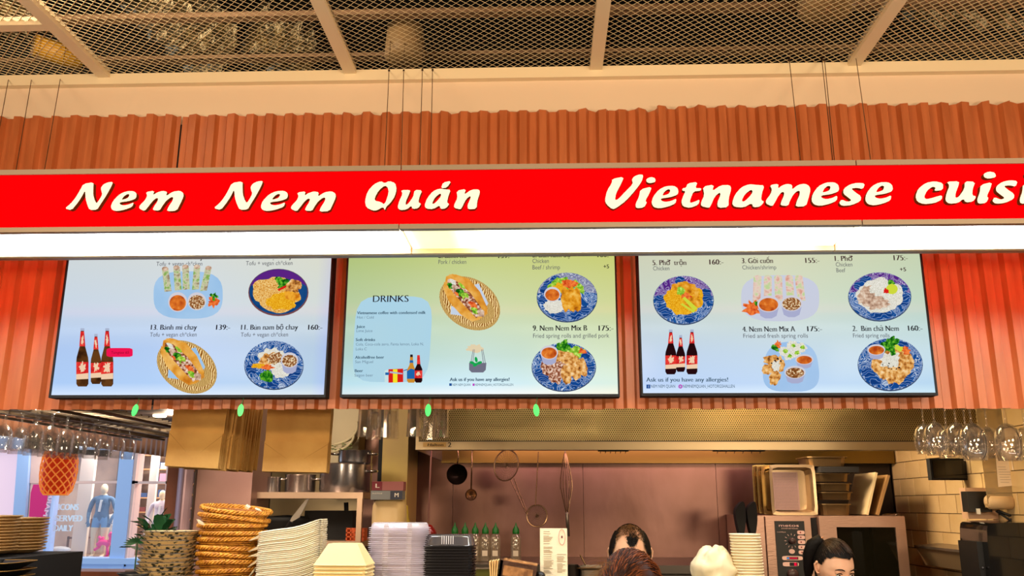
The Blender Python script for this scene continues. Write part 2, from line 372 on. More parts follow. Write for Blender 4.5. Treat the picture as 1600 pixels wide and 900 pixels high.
# ------------------------------------------------------------------ corrugated fascia
def corr(name, x0, x1, z0, z1, y, label, mt, jag=.004, ph=0, axis='x', pitch=.0765, dep=.02, nz=4, group=None):
    """trapezoid profile sheet running along x (or along y when axis='y')"""
    prof = [(0, 0), (.30, 0), (.44, 1), (.80, 1), (.94, 0)]
    xs = []
    i0 = int((x0-ph)//pitch)-1
    last = (x0-1, 0)
    while True:
        done = False
        for t, h in prof:
            xx = ph+(i0+t)*pitch
            if xx < x0: last = (xx, h); continue
            if not xs: f = (x0-last[0])/(xx-last[0]); xs.append((x0, last[1]+(h-last[1])*f))
            if xx > x1: f = (x1-xs[-1][0])/(xx-xs[-1][0]); xs.append((x1, xs[-1][1]+(h-xs[-1][1])*f)); done = True; break
            xs.append((xx, h))
        if done: break
        i0 += 1
    m = MB(); vs = []; n = len(xs)
    th = .0012
    for side in (0, 1):
        for k in range(nz+1):
            for (xx, h) in xs:
                z = z0+(z1-z0)*k/nz
                if k == nz: z += noise.noise(Vector((xx*21, 3, z0)))*jag*2
                if k == 0: z += noise.noise(Vector((xx*9, 7, z0)))*jag*.5
                off = -h*dep+noise.noise(Vector((xx*3, z*2, 5)))*.002+side*th
                vs.append((xx, y+off, z) if axis == 'x' else (y+(h*dep)-side*th, xx, z))
    fs = []; L = (nz+1)*n
    for k in range(nz):
        for i in range(n-1):
            fs.append((k*n+i, k*n+i+1, (k+1)*n+i+1, (k+1)*n+i)); fs.append((L+k*n+i, L+(k+1)*n+i, L+(k+1)*n+i+1, L+k*n+i+1))
    for i in range(n-1): fs.append((nz*n+i, nz*n+i+1, L+nz*n+i+1, L+nz*n+i)); fs.append((i, L+i, L+i+1, i+1))
    m.add(vs, fs); o = m.build(name, mt); return tag(o, label, 'cladding', group)
zs0 = CZ+.333; zs1 = at(800, 176, YW).z
xs1 = at(281, 220, YW).x; xs2 = at(1478, 640, YW).x
m = MB(); m.box2((xs1-.012, YW+.004, zs0+.02), (xs1+.014, YW+.029, zs1-.03)); struct(m.build('trim_7', BLACKM))
corr('corrugated_sheet', -4.6, xs1-.003, zs0, zs1+.004, YW-.002, 'terracotta corrugated sheet at far left, behind the left menu screen', TERRA, ph=.01)
corr('corrugated_sheet', xs1+.004, .47, zs0+.001, zs1, YW-.002, 'terracotta corrugated sheet behind the middle menu screen', TERRA, ph=.028, jag=.006)
corr('corrugated_sheet', .44, 6.8, zs0, zs1+.006, YW-.0045, 'terracotta corrugated sheet at right, around the right menu screen', TERRA, ph=.028, jag=.007)

# ------------------------------------------------------------------ lit sign
YF = 2.27; YR = 2.515
zt = at(800, 257, YF).z; zr0 = at(800, 265, YF).z; zr1 = at(800, 349.5, YF).z; zb = at(800, 357, YF).z
sign = thing('sign_box', 'long red illuminated fascia sign with raised cream lettering, hung on wires', 'sign', (0, YF, zb))
RAIL = mat('sign_rail', (160, 142, 124), .45, .3)
LIP = mat('sign_lip', (236, 216, 170), .5)
SL, SR = -2.6, 2.45
xj1 = at(624, 352, YF).x; xj2 = at(1346, 347, YF).x
DIFF = bpy.data.materials.new('lamp_diffuser'); DIFF.use_nodes = True; nt = DIFF.node_tree; bb = nt.nodes['Principled BSDF']; bb.inputs['Base Color'].default_value = (.8, .8, .8, 1); bb.inputs['Roughness'].default_value = .4
tc = nt.nodes.new('ShaderNodeTexCoord'); sx_ = nt.nodes.new('ShaderNodeSeparateXYZ'); nt.links.new(tc.outputs['Object'], sx_.inputs[0]); mr = nt.nodes.new('ShaderNodeMapRange'); mr.inputs['From Min'].default_value = SL; mr.inputs['From Max'].default_value = SR; nt.links.new(sx_.outputs[0], mr.inputs[0])
uj = lambda x: (x-SL)/(SR-SL)
for inp, st in ((0, [(0, (.92, .95, 1)), (uj(xj1-.12), (.92, .95, 1)), (uj(xj1+.02), (1, .86, .5)), (uj(xj1+.16), (.95, .98, .42)), (uj(xj1+.42), (.92, .95, 1)), (uj(xj2-.25), (.92, .95, 1)), (uj(xj2-.02), (1, .95, .62)), (uj(xj2+.2), (.92, .95, 1))]), (1, [(0, 1), (uj(xj1-.1), 1), (uj(xj1+.03), .056), (uj(xj1+.14), .06), (uj(xj1+.34), 1), (uj(xj2-.22), 1), (uj(xj2-.02), .06), (uj(xj2+.12), 1)])):
    cr = nt.nodes.new('ShaderNodeValToRGB'); nt.links.new(mr.outputs[0], cr.inputs[0])
    while len(cr.color_ramp.elements) < len(st): cr.color_ramp.elements.new(.5)
    for el, (p_, c_) in zip(cr.color_ramp.elements, st): el.position = p_; el.color = (tuple(c_)+(1,)) if inp == 0 else (c_, c_, c_, 1)
    if inp == 0: nt.links.new(cr.outputs[0], bb.inputs['Emission Color'])
    else:
        mu_ = nt.nodes.new('ShaderNodeMath'); mu_.operation = 'MULTIPLY'; mu_.inputs[1].default_value = 19; nt.links.new(cr.outputs[0], mu_.inputs[0]); nt.links.new(mu_.outputs[0], bb.inputs['Emission Strength'])
for a, b in ((SL, xj1-.0015), (xj1+.0015, xj2-.0015), (xj2+.0015, SR)):
    m = MB()
    m.box2((a, YF-.004, zr0), (b, YF+.012, zt)); m.box2((a, YF+.012, zt-.004), (b, YR, zt))
    m.box2((a, YF-.006, zb), (b, YF+.012, zr1)); m.build('frame', RAIL, sign)
    m = MB(); m.box2((a, YF+.012, zb+.001), (b, YF+.018, zb+.02)); m.box2((a, YR-.02, zb-.003), (b, YR, zb+.02)); m.build('lamp_lip', LIP, sign)
    m = MB(); m.box2((a+.003, YF+.016, zb+.012), (b-.003, YR-.015, zb+.016))
    m.build('diffuser', DIFF, sign)
m = MB()
for a in (SL, SR-.004): m.box2((a, YF+.012, zb+.01), (a+.004, YR, zt-.004))
m.build('end_cap', RAIL, sign)
REDP = emat('red_lit_panel', [(0, (253, 2, 6))], strength=1.05)
m = MB(); m.box2((SL, YF+.0, zr1), (SR, YF+.008, zr0)); m.build('red_panel', REDP, sign)
m = MB(); m.box2((SL+.005, YR-.006, zb+.022), (SR-.005, YR, zb+.072)); o = m.build('back_panel', emat('red_lit_back', [(0, (255, 4, 2))], strength=24), sign); o['label'] = 'glowing red rear panel of the sign'
m = MB(); m.box2((SL, YR-.006, zb+.072), (SR, YR, zt-.004)); m.box2((SL, YR, zb+.074), (SR, YR+.09, zb+.077)); m.box2((SL, YR, zb+.016), (SR, YR+.09, zb+.019)); m.box2((SL, YF+.02, zb+.018), (SR, YR-.02, zb+.021)); m.build('rear_cover_glow_ledges', RAIL, sign)  # cover plus unseen ledges, added to keep the red glow on one wall band
GL = {
'N': [[(165,78),(225,69),(227,100),(232,140),(245,170),(258,188),(274,162),(285,137),(276,117),(272,100),(284,82),(308,71),(338,68),(335,87),(318,125),(300,160),(280,195),(266,222),(222,223),(205,195),(190,160),(181,112),(166,150),(143,188),(117,223),(75,213),(105,188),(130,155),(150,115)]],
'e': [[(470,150),(462,163),(425,174),(372,180),(378,192),(400,197),(430,192),(458,180),(452,205),(410,220),(365,228),(335,222),(323,203),(332,172),(365,136),(405,119),(447,118),(467,130)],[(382,166),(395,146),(415,134),(428,138),(420,156),(400,163)]],
'm': [[(519,143),(508,122),(556,115),(551,140),(572,125),(603,116),(630,122),(625,146),(660,122),(700,116),(722,130),(725,150),(710,190),(694,227),(638,229),(645,205),(665,172),(668,153),(655,151),(630,170),(610,200),(598,225),(558,222),(562,205),(580,175),(583,157),(570,156),(550,175),(530,205),(513,227),(480,212),(482,195),(508,168)]],
'Q': [[(165,55),(182,66),(205,55),(235,65),(243,95),(235,130),(215,160),(195,178),(190,195),(180,178),(150,195),(130,195),(98,180),(90,150),(100,105),(130,70)],[(184,76),(155,100),(136,138),(142,150),(165,154),(188,168),(205,112),(200,86)]],
'u': [[(258,98),(305,97),(300,115),(285,150),(283,168),(295,165),(320,130),(325,97),(363,100),(350,130),(345,158),(360,163),(345,185),(318,188),(312,172),(290,190),(258,193),(245,180),(252,150),(268,115)]],
'a': [[(440,92),(470,96),(497,98),(485,130),(480,158),(492,165),(475,185),(450,188),(445,170),(415,188),(380,185),(372,170),(385,135),(410,105)],[(448,113),(422,133),(408,160),(416,165),(436,147),(452,126)]],
'/': [[(460,62),(500,55),(480,88),(450,92)]],
'n': [[(525,100),(570,92),(560,120),(595,95),(630,95),(635,110),(622,150),(620,185),(580,188),(577,168),(592,135),(590,124),(570,140),(552,178),(545,188),(515,180),(515,165),(530,135)]],
'V': [[(1260,45),(1315,35),(1300,70),(1275,115),(1270,147),(1285,142),(1320,105),(1355,70),(1350,50),(1360,35),(1385,25),(1405,28),(1395,60),(1365,100),(1320,150),(1280,180),(1258,190),(1230,165),(1224,145),(1235,100),(1258,65)]],
'i': [[(1392,95),(1445,82),(1432,115),(1412,150),(1420,158),(1405,182),(1370,185),(1368,165),(1385,130)]],
'.': [[(1420,46),(1440,37),(1460,42),(1462,60),(1435,66),(1420,60)]],
't': [[(45,65),(90,58),(77,88),(105,88),(100,101),(70,102),(55,135),(50,157),(70,152),(95,140),(88,165),(50,180),(20,172),(14,150),(25,120),(35,101),(20,99),(22,88),(38,85)]],
's': [[(862,66),(850,92),(825,85),(800,88),(815,105),(840,125),(835,147),(795,165),(755,168),(743,155),(755,138),(780,150),(798,143),(785,130),(765,112),(768,90),(795,70),(830,62)]],
'c': [[(1222,65),(1218,97),(1180,101),(1190,85),(1175,80),(1150,100),(1135,130),(1145,140),(1180,130),(1212,120),(1208,142),(1175,158),(1130,162),(1105,150),(1100,125),(1115,90),(1150,62),(1190,55)]]}
LET = [('N',101.6,177.2,284.6,329.1),('e',172.9,215.1,298.9,330.6),('m',217.4,288.5,298,331.1),('N',333.9,411.2,283.1,328.8),('e',407.2,450.9,298.6,330.6),('m',454.6,525.7,298.9,331.7),
('Q',569.8,620.5,283.2,329.6),('u',621.2,660.2,297,329),('a',663.2,704.6,295,327.5),('/',689,705.6,283.2,295),('n',709.6,750.3,295.5,328),
('V',945.4,1005.4,273,328),('i',993,1018.6,292,326),('.',1010,1024,277,287),('e',1018,1059.4,290.8,326.3),('t',1064.7,1095.4,284.6,325.7),('n',1095.4,1142,288.6,325.7),('a',1143.7,1194,288,325),('m',1196.7,1264.9,287,324),('e',1268,1309.7,285.2,322.4),('s',1310.8,1351,286,322.4),('e',1352,1393.4,285,321.7),
('c',1431,1472.4,283.6,319.7),('u',1476.8,1523,283.6,319),('i',1526.7,1549.4,285,319),('.',1537,1554.4,268.4,280),('s',1550,1589,282,319),('i',1593,1616,284,319),('.',1603,1621,267,279),('n',1620,1664,283,318),('e',1668,1709,282,318)]
LFACE = mat('letter_face', (238, 238, 226), .5, emit=.3)
LSIDE = mat('letter_side', (92, 62, 20), .5)
for ch, x0, x1, y0, y1 in LET:
    a = at(x0, y1, YF-.012); b = at(x1, y0, YF-.012)
    allp = [p for pl in GL[ch] for p in pl]; gx0 = min(p[0] for p in allp); gx1 = max(p[0] for p in allp); gy0 = min(p[1] for p in allp); gy1 = max(p[1] for p in allp)
    polys = [chaikin([(a.x+(p[0]-gx0)/(gx1-gx0)*(b.x-a.x), b.z-(p[1]-gy0)/(gy1-gy0)*(b.z-a.z)) for p in pl]) for pl in GL[ch]]
    vs, fs = fill_geo(polys, .006)
    m = MB(); m.v = [Vector((v[0], YF-.0075+(-v[2])*1.25, v[1])) for v in vs]; m.f = fs; m.m = []
    for f in fs:
        P_ = [m.v[i] for i in f]; nn = (P_[1]-P_[0]).cross(P_[2]-P_[0]); nn = nn.normalized() if nn.length > 0 else Vector((0, 1, 0))
        m.m.append(0 if abs(nn.y) > .7 and sum(q.y for q in P_)/len(P_) < YF-.01 else 1)
    m.build('letter', [LFACE, LSIDE], sign)
# wires
WIRE = mat('wire_steel', (120, 82, 56), .4, .8)
for i, (bx, tx, ty, lb) in enumerate(((-12, 14, 136, 'leftmost'), (26, 50, 136, 'second from left'), (70, 95, 135, 'third from left'), (601, 608, 124, 'leftmost of the middle four'), (627, 631, 124, 'second of the middle four'), (656, 660, 123, 'third of the middle four'), (673, 676, 123, 'rightmost of the middle four'), (1252, 1233, 107, 'leftmost of the right group'), (1302, 1284, 107, 'left wire of the close pair at right'), (1304.5, 1288, 107, 'right wire of the close pair at right'), (1362, 1337, 103, 'rightmost'))):
    p = at(bx, 256, YR-.1); p.z = zt; q = atz(tx, ty-16, ZC+.01); r = q+(q-p).normalized()*.5
    t = thing('suspension_wire', 'thin steel sign wire, '+lb, 'wire', p, group='wires the sign hangs from')
    m = MB(); m.tube([p, q, r], .0014, 6); m.build('cable', WIRE, t)
    m = MB(); m.tube([p, p+Vector((0, 0, .012))], .003, 8); m.tube([q-(q-p).normalized()*.02, q+(q-p).normalized()*.02], .004, 8); m.build('ferrule', mat('ferrule', (60, 42, 30), .5, .6), t)
# ------------------------------------------------------------------ menu screens
YS = 3.03
INK = emat('ink_dark', [(0, (28, 22, 30))]); INKR = emat('ink_wine', [(0, (60, 20, 30))]); GREY = emat('ink_grey', [(0, (92, 92, 100))]); BLUEINK = emat('ink_blue', [(0, (62, 90, 110))])
def contour(c1, c2, w_): return [(0, c1), (.36, c1), (.385, w_), (.41, c1), (.46, c2), (.485, w_), (.51, c2), (.555, c1), (.58, w_), (.605, c1), (.65, c2), (.68, w_), (.72, c2)]
PORC = emat('porcelain_print', contour((18, 72, 142), (30, 92, 165), (205, 220, 238)), 19, dist=2.6, det=1)
PORP = emat('porcelain_violet', contour((84, 36, 130), (100, 52, 146), (205, 196, 222)), 20, dist=2.6, det=1)
PORG = emat('porcelain_greyblue', contour((128, 128, 160), (112, 118, 158), (206, 210, 220)), 20, dist=2.6, det=1)
PORS = emat('porcelain_swirl', [(0, (18, 68, 140)), (.42, (24, 80, 155)), (.5, (205, 220, 235)), (.58, (24, 80, 155)), (1, (16, 56, 120))], 16, 'rings', dist=9)
PORPS = emat('porcelain_violet_swirl', [(0, (80, 34, 128)), (.42, (90, 44, 138)), (.5, (215, 208, 228)), (.58, (90, 44, 138)), (1, (60, 30, 120))], 18, 'rings', dist=9)
RIMB = emat('plate_rim', [(0, (60, 76, 108))]); RIMW = emat('plate_lip', [(0, (178, 184, 190))])
NOOD = emat('noodles', [(.3, (150, 88, 20)), (.45, (222, 150, 50)), (.55, (240, 200, 120)), (.75, (250, 228, 170))], 130, dist=3)
NOOG = emat('golden_noodles', [(.3, (190, 110, 0)), (.5, (235, 168, 20)), (.7, (250, 210, 70))], 140, dist=3)
RICE = emat('rice_noodles', [(.3, (180, 176, 160)), (.5, (225, 222, 208)), (.7, (246, 244, 236))], 150, dist=3)
MEATP = emat('poached_meat', [(.3, (140, 105, 85)), (.5, (200, 165, 140)), (.7, (232, 212, 190))], 80)
FRIED = emat('fried_rolls', [(.28, (80, 40, 20)), (.42, (190, 120, 50)), (.55, (232, 176, 100)), (.75, (250, 225, 180))], 75, det=5)
GRILL = emat('grilled_meat', [(.3, (60, 25, 18)), (.45, (150, 80, 50)), (.55, (215, 175, 150)), (.7, (245, 228, 215))], 120, det=5)
CHICK = emat('chicken', [(.3, (160, 80, 10)), (.5, (226, 150, 30)), (.7, (246, 196, 90))], 45)
HERB = emat('herbs', [(.35, (10, 70, 10)), (.5, (40, 130, 25)), (.65, (120, 190, 50))], 110)
LETT = emat('lettuce', [(.35, (80, 150, 30)), (.55, (160, 205, 60)), (.7, (215, 235, 130))], 90)
SAUCE = emat('dip_sauce', [(.3, (170, 60, 20)), (.6, (225, 120, 40)), (.8, (240, 170, 90))], 50)
PEAN = emat('peanut_dip', [(.35, (110, 62, 25)), (.5, (160, 100, 50)), (.6, (235, 215, 175))], 170)
CARR = emat('carrot', [(.35, (200, 60, 20)), (.6, (245, 130, 60))], 90)
CHIL = emat('chili', [(0, (215, 30, 25))]); CUPW = emat('dip_cup', [(0, (208, 205, 214))]); CUPS = emat('dip_cup_side', [(0, (168, 172, 205))])
BREAD = emat('bread_crust', [(.3, (196, 112, 25)), (.5, (226, 158, 58)), (.7, (240, 190, 105))], 22)
BASK = emat('basket_weave', [(.2, (130, 75, 20)), (.45, (205, 150, 70)), (.7, (245, 215, 150))], 40, 'bands', dist=5)
BASKD = emat('basket_rim', [(.3, (120, 75, 20)), (.5, (214, 164, 80)), (.8, (240, 205, 130))], 90, 'bands', dist=4)
NAP = emat('napkin', [(0, (196, 208, 226))]); ROLLW = emat('rice_paper_roll', [(.3, (215, 150, 130)), (.5, (228, 205, 190)), (.65, (190, 210, 150))], 60)
ROLLG = emat('green_rice_roll', [(.3, (150, 130, 100)), (.5, (205, 205, 170)), (.65, (130, 170, 80))], 70)
PLB = emat('blue_plate', [(.3, (146, 188, 228)), (.7, (168, 202, 234))], 8); PLL = emat('lilac_plate', [(0, (200, 205, 222))]); PLL2 = emat('pale_plate', [(.3, (152, 190, 232)), (.7, (172, 202, 235))], 8)
LIME = emat('lime', [(0, (205, 215, 60))]); TOFU = emat('fried_tofu', [(.3, (200, 110, 10)), (.6, (240, 170, 50))], 60); DKBL = emat('dark_blue_plate', [(.3, (10, 50, 105)), (.6, (22, 74, 130))], 30); PURP = emat('violet_edge', [(0, (90, 34, 130))])
COPP = emat('copper_rim', [(0, (120, 70, 70))]); BOTB = emat('brown_glass', [(.3, (40, 18, 8)), (.6, (100, 60, 25))], 25); BOTD = emat('dark_glass', [(0, (36, 10, 14))]); REDL = emat('red_label', [(.4, (206, 30, 34)), (.6, (232, 60, 50))], 60); CREAML = emat('cream_label', [(0, (240, 205, 170))]); BLUL = emat('blue_label', [(0, (30, 100, 170))]); AMB = emat('amber_glass', [(0, (205, 140, 45))]); SILV = emat('silver_cap', [(0, (170, 180, 205))])
PINK = emat('pink_badge', [(0, (240, 20, 80))]); YEL = emat('yellow_can', [(0, (245, 225, 40))]); MINT = emat('mint_green', [(0, (25, 165, 80))]); POT = emat('pot_grey', [(0, (112, 112, 130))]); PEACH = emat('peach_smoke', [(0, (226, 208, 172))]); FBB = emat('social_blue', [(0, (30, 80, 150))]); IGM = emat('social_magenta', [(0, (190, 60, 190))]); PANELB = emat('drinks_panel', [(.3, (176, 212, 226)), (.7, (168, 210, 232))], 3)

def ellipse(cx, cy, rx, ry, rot=0, n=36, jag=0, sq=0, seed=0):
    out = []
    for i in range(n):
        a = 2*pi*i/n; k = 1
        if sq: k = 1/((abs(cos(a))**sq+abs(sin(a))**sq)**(1/sq))
        if jag: k *= 1+jag*noise.noise(Vector((cos(a)*2.2+seed*3.1, sin(a)*2.2, seed*1.7)))*1.6+jag*.6*noise.noise(Vector((cos(a)*7+seed, sin(a)*7, 4)))
        x = rx*k*cos(a); y = ry*k*sin(a); c, s_ = cos(RAD(rot)), sin(RAD(rot))
        out.append((cx+x*c-y*s_, cy+x*s_+y*c))
    return out
class Pic:
    """a flat picture on a screen, drawn in layers of coloured shapes; coordinates are measured on the screen face"""
    def __init__(s, Y): s.Y = Y; s.mb = MB(); s.mats = []; s.l = 0; s.marks = []
    def mi(s, m):
        if m not in s.mats: s.mats.append(m)
        return s.mats.index(m)
    def poly(s, pts, m):
        s.l += 1; y = s.Y-.00015*s.l
        ps = [at(px, py, s.Y) for px, py in pts]; s.mb.add([(p.x, y, p.z) for p in ps], [tuple(range(len(ps)))], s.mi(m)); return s
    def ell(s, cx, cy, rx, ry, m, rot=0, jag=0, sq=0, seed=0, n=36): return s.poly(ellipse(cx, cy, rx, ry, rot, n, jag, sq, seed or s.l+1), m)
    def text(s, body, x0, x1, y, cap, m, bold=0, offset=0, serif=False):
        s.l += 1; s.marks.append((len(s.mb.v), len(s.mb.f))); a = at(x0, y, s.Y); b = at(x1, y, s.Y); c = at(x0, y-cap, s.Y); a.y -= .00015*s.l
        text2d(s.mb, body, a, Vector((1, 0, 0)), Vector((0, 0, 1)), b.x-a.x, c.z-a.z, s.mi(m), bold, 3, offset, serif); return s
    def build(s, name, parent, label=None):
        if len(s.marks) > 1 and s.marks[0][1] == 0 and len(s.marks) == s.l:
            ends = s.marks[1:]+[(len(s.mb.v), len(s.mb.f))]
            for (v0, f0), (v1, f1) in zip(s.marks, ends):
                q = MB(); q.v = s.mb.v[v0:v1]; q.f = [tuple(i-v0 for i in f) for f in s.mb.f[f0:f1]]; q.m = s.mb.m[f0:f1]; q.build(name, s.mats, parent)
            return
        o = s.mb.build(name, s.mats, parent)
        if label: o['label'] = label
        return o
def head(p, body, x0, x1, y, cap=8.2, m=None): p.text(body, x0, x1, y, cap, m or INK, bold=.0015, offset=-.022, serif=True)
def cup(p, cx, cy, rx, ry, m, side=True):
    if side: p.poly([(cx-rx, cy), (cx-rx*.72, cy+ry*1.45), (cx-rx*.3, cy+ry*1.75), (cx+rx*.3, cy+ry*1.75), (cx+rx*.72, cy+ry*1.45), (cx+rx, cy)], CUPS)
    p.ell(cx, cy, rx, ry, CUPW); p.ell(cx, cy+ry*.1, rx*.86, ry*.8, m)
def sprinkle(p, cx, cy, rx, ry, n, m, r=1.6, seed=1, asp=.5):
    rr = random.Random(seed)
    for i in range(n):
        a = rr.random()*2*pi; k = rr.random()**.5; q = r*rr.uniform(.6, 1.3)
        p.ell(cx+rx*k*cos(a), cy+ry*k*sin(a), q, q*asp, m, rot=rr.uniform(0, 180), n=7)
def porcelain(p, cx, cy, rx, ry, top=None, rot=0, swirl=PORS):
    p.ell(cx, cy+1, rx, ry, RIMB, rot=rot); p.ell(cx, cy, rx*.985, ry*.975, PORC, rot=rot)
    rr = random.Random(int(cx))
    if top:      # a violet sector at the top of the plate print
        pts = [(cx+rx*.975*cos(a), cy+ry*.965*sin(a)) for a in [RAD(180+8+k*164/20) for k in range(21)]]+[(cx+rx*.5, cy-ry*.25), (cx-rx*.5, cy-ry*.25)]
        p.poly(pts, top)
    for k in range(9):
        a = rr.random()*6.28; p.ell(cx+rx*.78*cos(a), cy+ry*.78*sin(a), rx*.17, ry*.17, swirl)
def herb(p, cx, cy, r, seed=1, n=9):
    rr = random.Random(seed)
    for i in range(n):
        a = rr.random()*6.28; k = rr.random()*.7; p.ell(cx+r*k*cos(a), cy+r*k*sin(a)*.8, r*.45, r*.26, HERB, rot=rr.uniform(0, 180), jag=.35, n=14)
def bottles(p, xs, y0, y1, big=1):
    for i, (x, sc, m) in enumerate(xs):
        h = (y1-y0)*sc; t = y1-h-(0 if sc == 1 else 4); b = t+h; ww = 11.2*sc*big/1.0
        p.poly([(x-ww*.22, t+2), (x+ww*.22, t+2), (x+ww*.27, t+h*.2), (x+ww*.36, t+h*.3), (x+ww*.8, t+h*.5), (x+ww*.86, t+h*.58), (x+ww*.84, b-4), (x+ww*.6, b), (x-ww*.6, b), (x-ww*.84, b-4), (x-ww*.86, t+h*.58), (x-ww*.8, t+h*.5), (x-ww*.36, t+h*.3), (x-ww*.27, t+h*.2)], m)
        p.poly([(x-ww*.26, t), (x+ww*.26, t), (x+ww*.28, t+4), (x-ww*.28, t+4)], SILV)
        p.poly([(x-ww*.25, t+5), (x+ww*.25, t+5), (x+ww*.42, t+h*.31), (x-ww*.42, t+h*.31)], REDL)
        p.ell(x, t+h*.2, ww*.18, h*.07, CREAML, jag=.5)
        p.poly([(x-ww*.85, t+h*.58), (x+ww*.85, t+h*.58), (x+ww*.84, t+h*.86), (x-ww*.84, t+h*.86)], REDL)
        p.ell(x, t+h*.67, ww*.45, h*.08, CREAML, jag=.6); p.poly([(x-ww*.84, t+h*.79), (x+ww*.84, t+h*.77), (x+ww*.84, t+h*.87), (x-ww*.84, t+h*.88)], CREAML)

def screen_face(name, stops, tint):  # vertical and sideways colour ramps paint the glare on the screen into its emission
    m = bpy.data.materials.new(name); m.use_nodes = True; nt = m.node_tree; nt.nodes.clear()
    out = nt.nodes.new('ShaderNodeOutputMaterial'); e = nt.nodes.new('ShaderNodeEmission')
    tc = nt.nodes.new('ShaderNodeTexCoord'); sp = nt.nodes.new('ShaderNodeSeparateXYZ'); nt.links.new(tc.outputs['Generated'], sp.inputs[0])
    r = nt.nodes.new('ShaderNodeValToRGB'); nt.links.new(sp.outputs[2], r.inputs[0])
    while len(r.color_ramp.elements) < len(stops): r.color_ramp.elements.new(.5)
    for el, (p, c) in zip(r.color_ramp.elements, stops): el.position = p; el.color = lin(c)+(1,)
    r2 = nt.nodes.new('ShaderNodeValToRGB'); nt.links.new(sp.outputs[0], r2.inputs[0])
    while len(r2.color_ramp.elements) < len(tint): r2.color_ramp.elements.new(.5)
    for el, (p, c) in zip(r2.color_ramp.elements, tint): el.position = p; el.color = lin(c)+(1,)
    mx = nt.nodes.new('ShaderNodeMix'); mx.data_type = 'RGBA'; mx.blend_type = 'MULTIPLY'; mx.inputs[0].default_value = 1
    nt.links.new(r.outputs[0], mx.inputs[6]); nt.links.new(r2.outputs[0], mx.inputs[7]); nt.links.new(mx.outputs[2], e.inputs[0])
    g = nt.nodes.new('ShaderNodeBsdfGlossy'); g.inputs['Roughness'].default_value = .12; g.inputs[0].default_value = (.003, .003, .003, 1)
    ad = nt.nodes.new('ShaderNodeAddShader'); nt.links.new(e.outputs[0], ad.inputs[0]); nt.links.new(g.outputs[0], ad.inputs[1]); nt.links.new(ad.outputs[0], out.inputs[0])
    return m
BEZ = mat('screen_bezel', (3, 3, 7), .75)
def screen(x0, x1, y1, label, stops, tint):
    a = at(x0, y1, YS); b = at(x1, y1, YS); W = b.x-a.x; H = W*.5725; z0 = (a.z+b.z)/2; cx = (a.x+b.x)/2
    t = thing('menu_screen', label, 'screen', (cx, YS+.02, z0), group='menu screens under the sign')
    m = MB(); bz = .006
    m.box2((a.x, YS-.006, z0), (b.x, YS+.05, z0+bz*1.6)); m.box2((a.x, YS-.006, z0+H-bz), (b.x, YS+.05, z0+H))
    m.box2((a.x, YS-.006, z0+bz*1.6), (a.x+bz, YS+.05, z0+H-bz)); m.box2((b.x-bz, YS-.006, z0+bz*1.6), (b.x, YS+.05, z0+H-bz)); m.build('bezel', BEZ, t)
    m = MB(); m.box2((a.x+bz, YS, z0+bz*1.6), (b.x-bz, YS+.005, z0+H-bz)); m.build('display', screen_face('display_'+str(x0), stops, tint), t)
    m = MB(); m.box2((cx-.2, YS+.05, z0+.15), (cx+.2, YS+.066, z0+.4)); m.build('wall_bracket', BLACK, t)
    return t
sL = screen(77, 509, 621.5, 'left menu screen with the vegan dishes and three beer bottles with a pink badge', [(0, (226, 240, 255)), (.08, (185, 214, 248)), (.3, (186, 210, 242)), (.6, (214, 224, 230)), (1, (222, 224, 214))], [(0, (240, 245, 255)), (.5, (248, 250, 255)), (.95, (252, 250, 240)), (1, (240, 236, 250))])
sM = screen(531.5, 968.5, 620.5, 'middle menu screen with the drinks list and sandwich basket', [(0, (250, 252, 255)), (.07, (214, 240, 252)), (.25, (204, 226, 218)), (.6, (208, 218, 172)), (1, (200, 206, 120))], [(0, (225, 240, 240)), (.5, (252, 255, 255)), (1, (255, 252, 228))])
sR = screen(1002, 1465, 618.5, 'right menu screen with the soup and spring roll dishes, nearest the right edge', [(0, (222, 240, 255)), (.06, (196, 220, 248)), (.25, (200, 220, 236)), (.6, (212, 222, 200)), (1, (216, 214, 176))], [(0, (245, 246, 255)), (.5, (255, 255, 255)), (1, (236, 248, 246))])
YP = YS-.0006
# ---- left screen
p = Pic(YP)
head(p, '12. Gỏi cuốn chay', 246, 317, 405.5); head(p, '155:-', 338, 359, 405); head(p, '10. Phở trộn chay', 385, 456, 404.5); head(p, '160:-', 487, 507, 404)
head(p, '13. Bánh mì chay', 236, 307, 515.5); head(p, '139:-', 338, 359, 515.5); head(p, '11. Bún nam bộ chay', 377, 465, 515.5); head(p, '160:-', 482, 503, 515.5)
p.build('heading_text', sL); p = Pic(YP)
for x0, x1, y in ((244, 316, 415.5), (384, 457, 414.5), (234, 307, 526), (376, 450, 526)): p.text('Tofu + vegan ch*cken', x0, x1, y, 6.4, GREY)
p.build('small_text', sL)
p = Pic(YP); p.ell(294, 461, 54, 37, PLB, sq=3.0)
for x, y, r in ((258, 437, -12), (276, 435, -6), (290, 434, -2), (308, 434, 8), (326, 436, 24)):
    p.poly([(x-5+r*-.0, y-17), (x+5, y-18), (x+6-r*.35, y+18), (x-5-r*.35, y+19)], ROLLG); p.ell(x, y-17, 5, 3.5, MEATP)
cup(p, 278, 472, 15, 15.5, SAUCE, False); cup(p, 308, 471, 14.5, 14, PEAN, False)
p.ell(333, 472, 8, 9, CARR, jag=.5); herb(p, 334, 463, 8, 3, 5); p.build('dish_picture', sL, 'picture of five green rice paper rolls on a light blue plate')
p = Pic(YP); p.ell(435, 457, 47, 37, COPP); p.ell(435, 456, 45.5, 35.5, DKBL)
p.poly([(435+45*cos(RAD(a)), 456+35*sin(RAD(a))) for a in range(195, 346, 10)]+[(460, 436), (410, 436)], PURP)
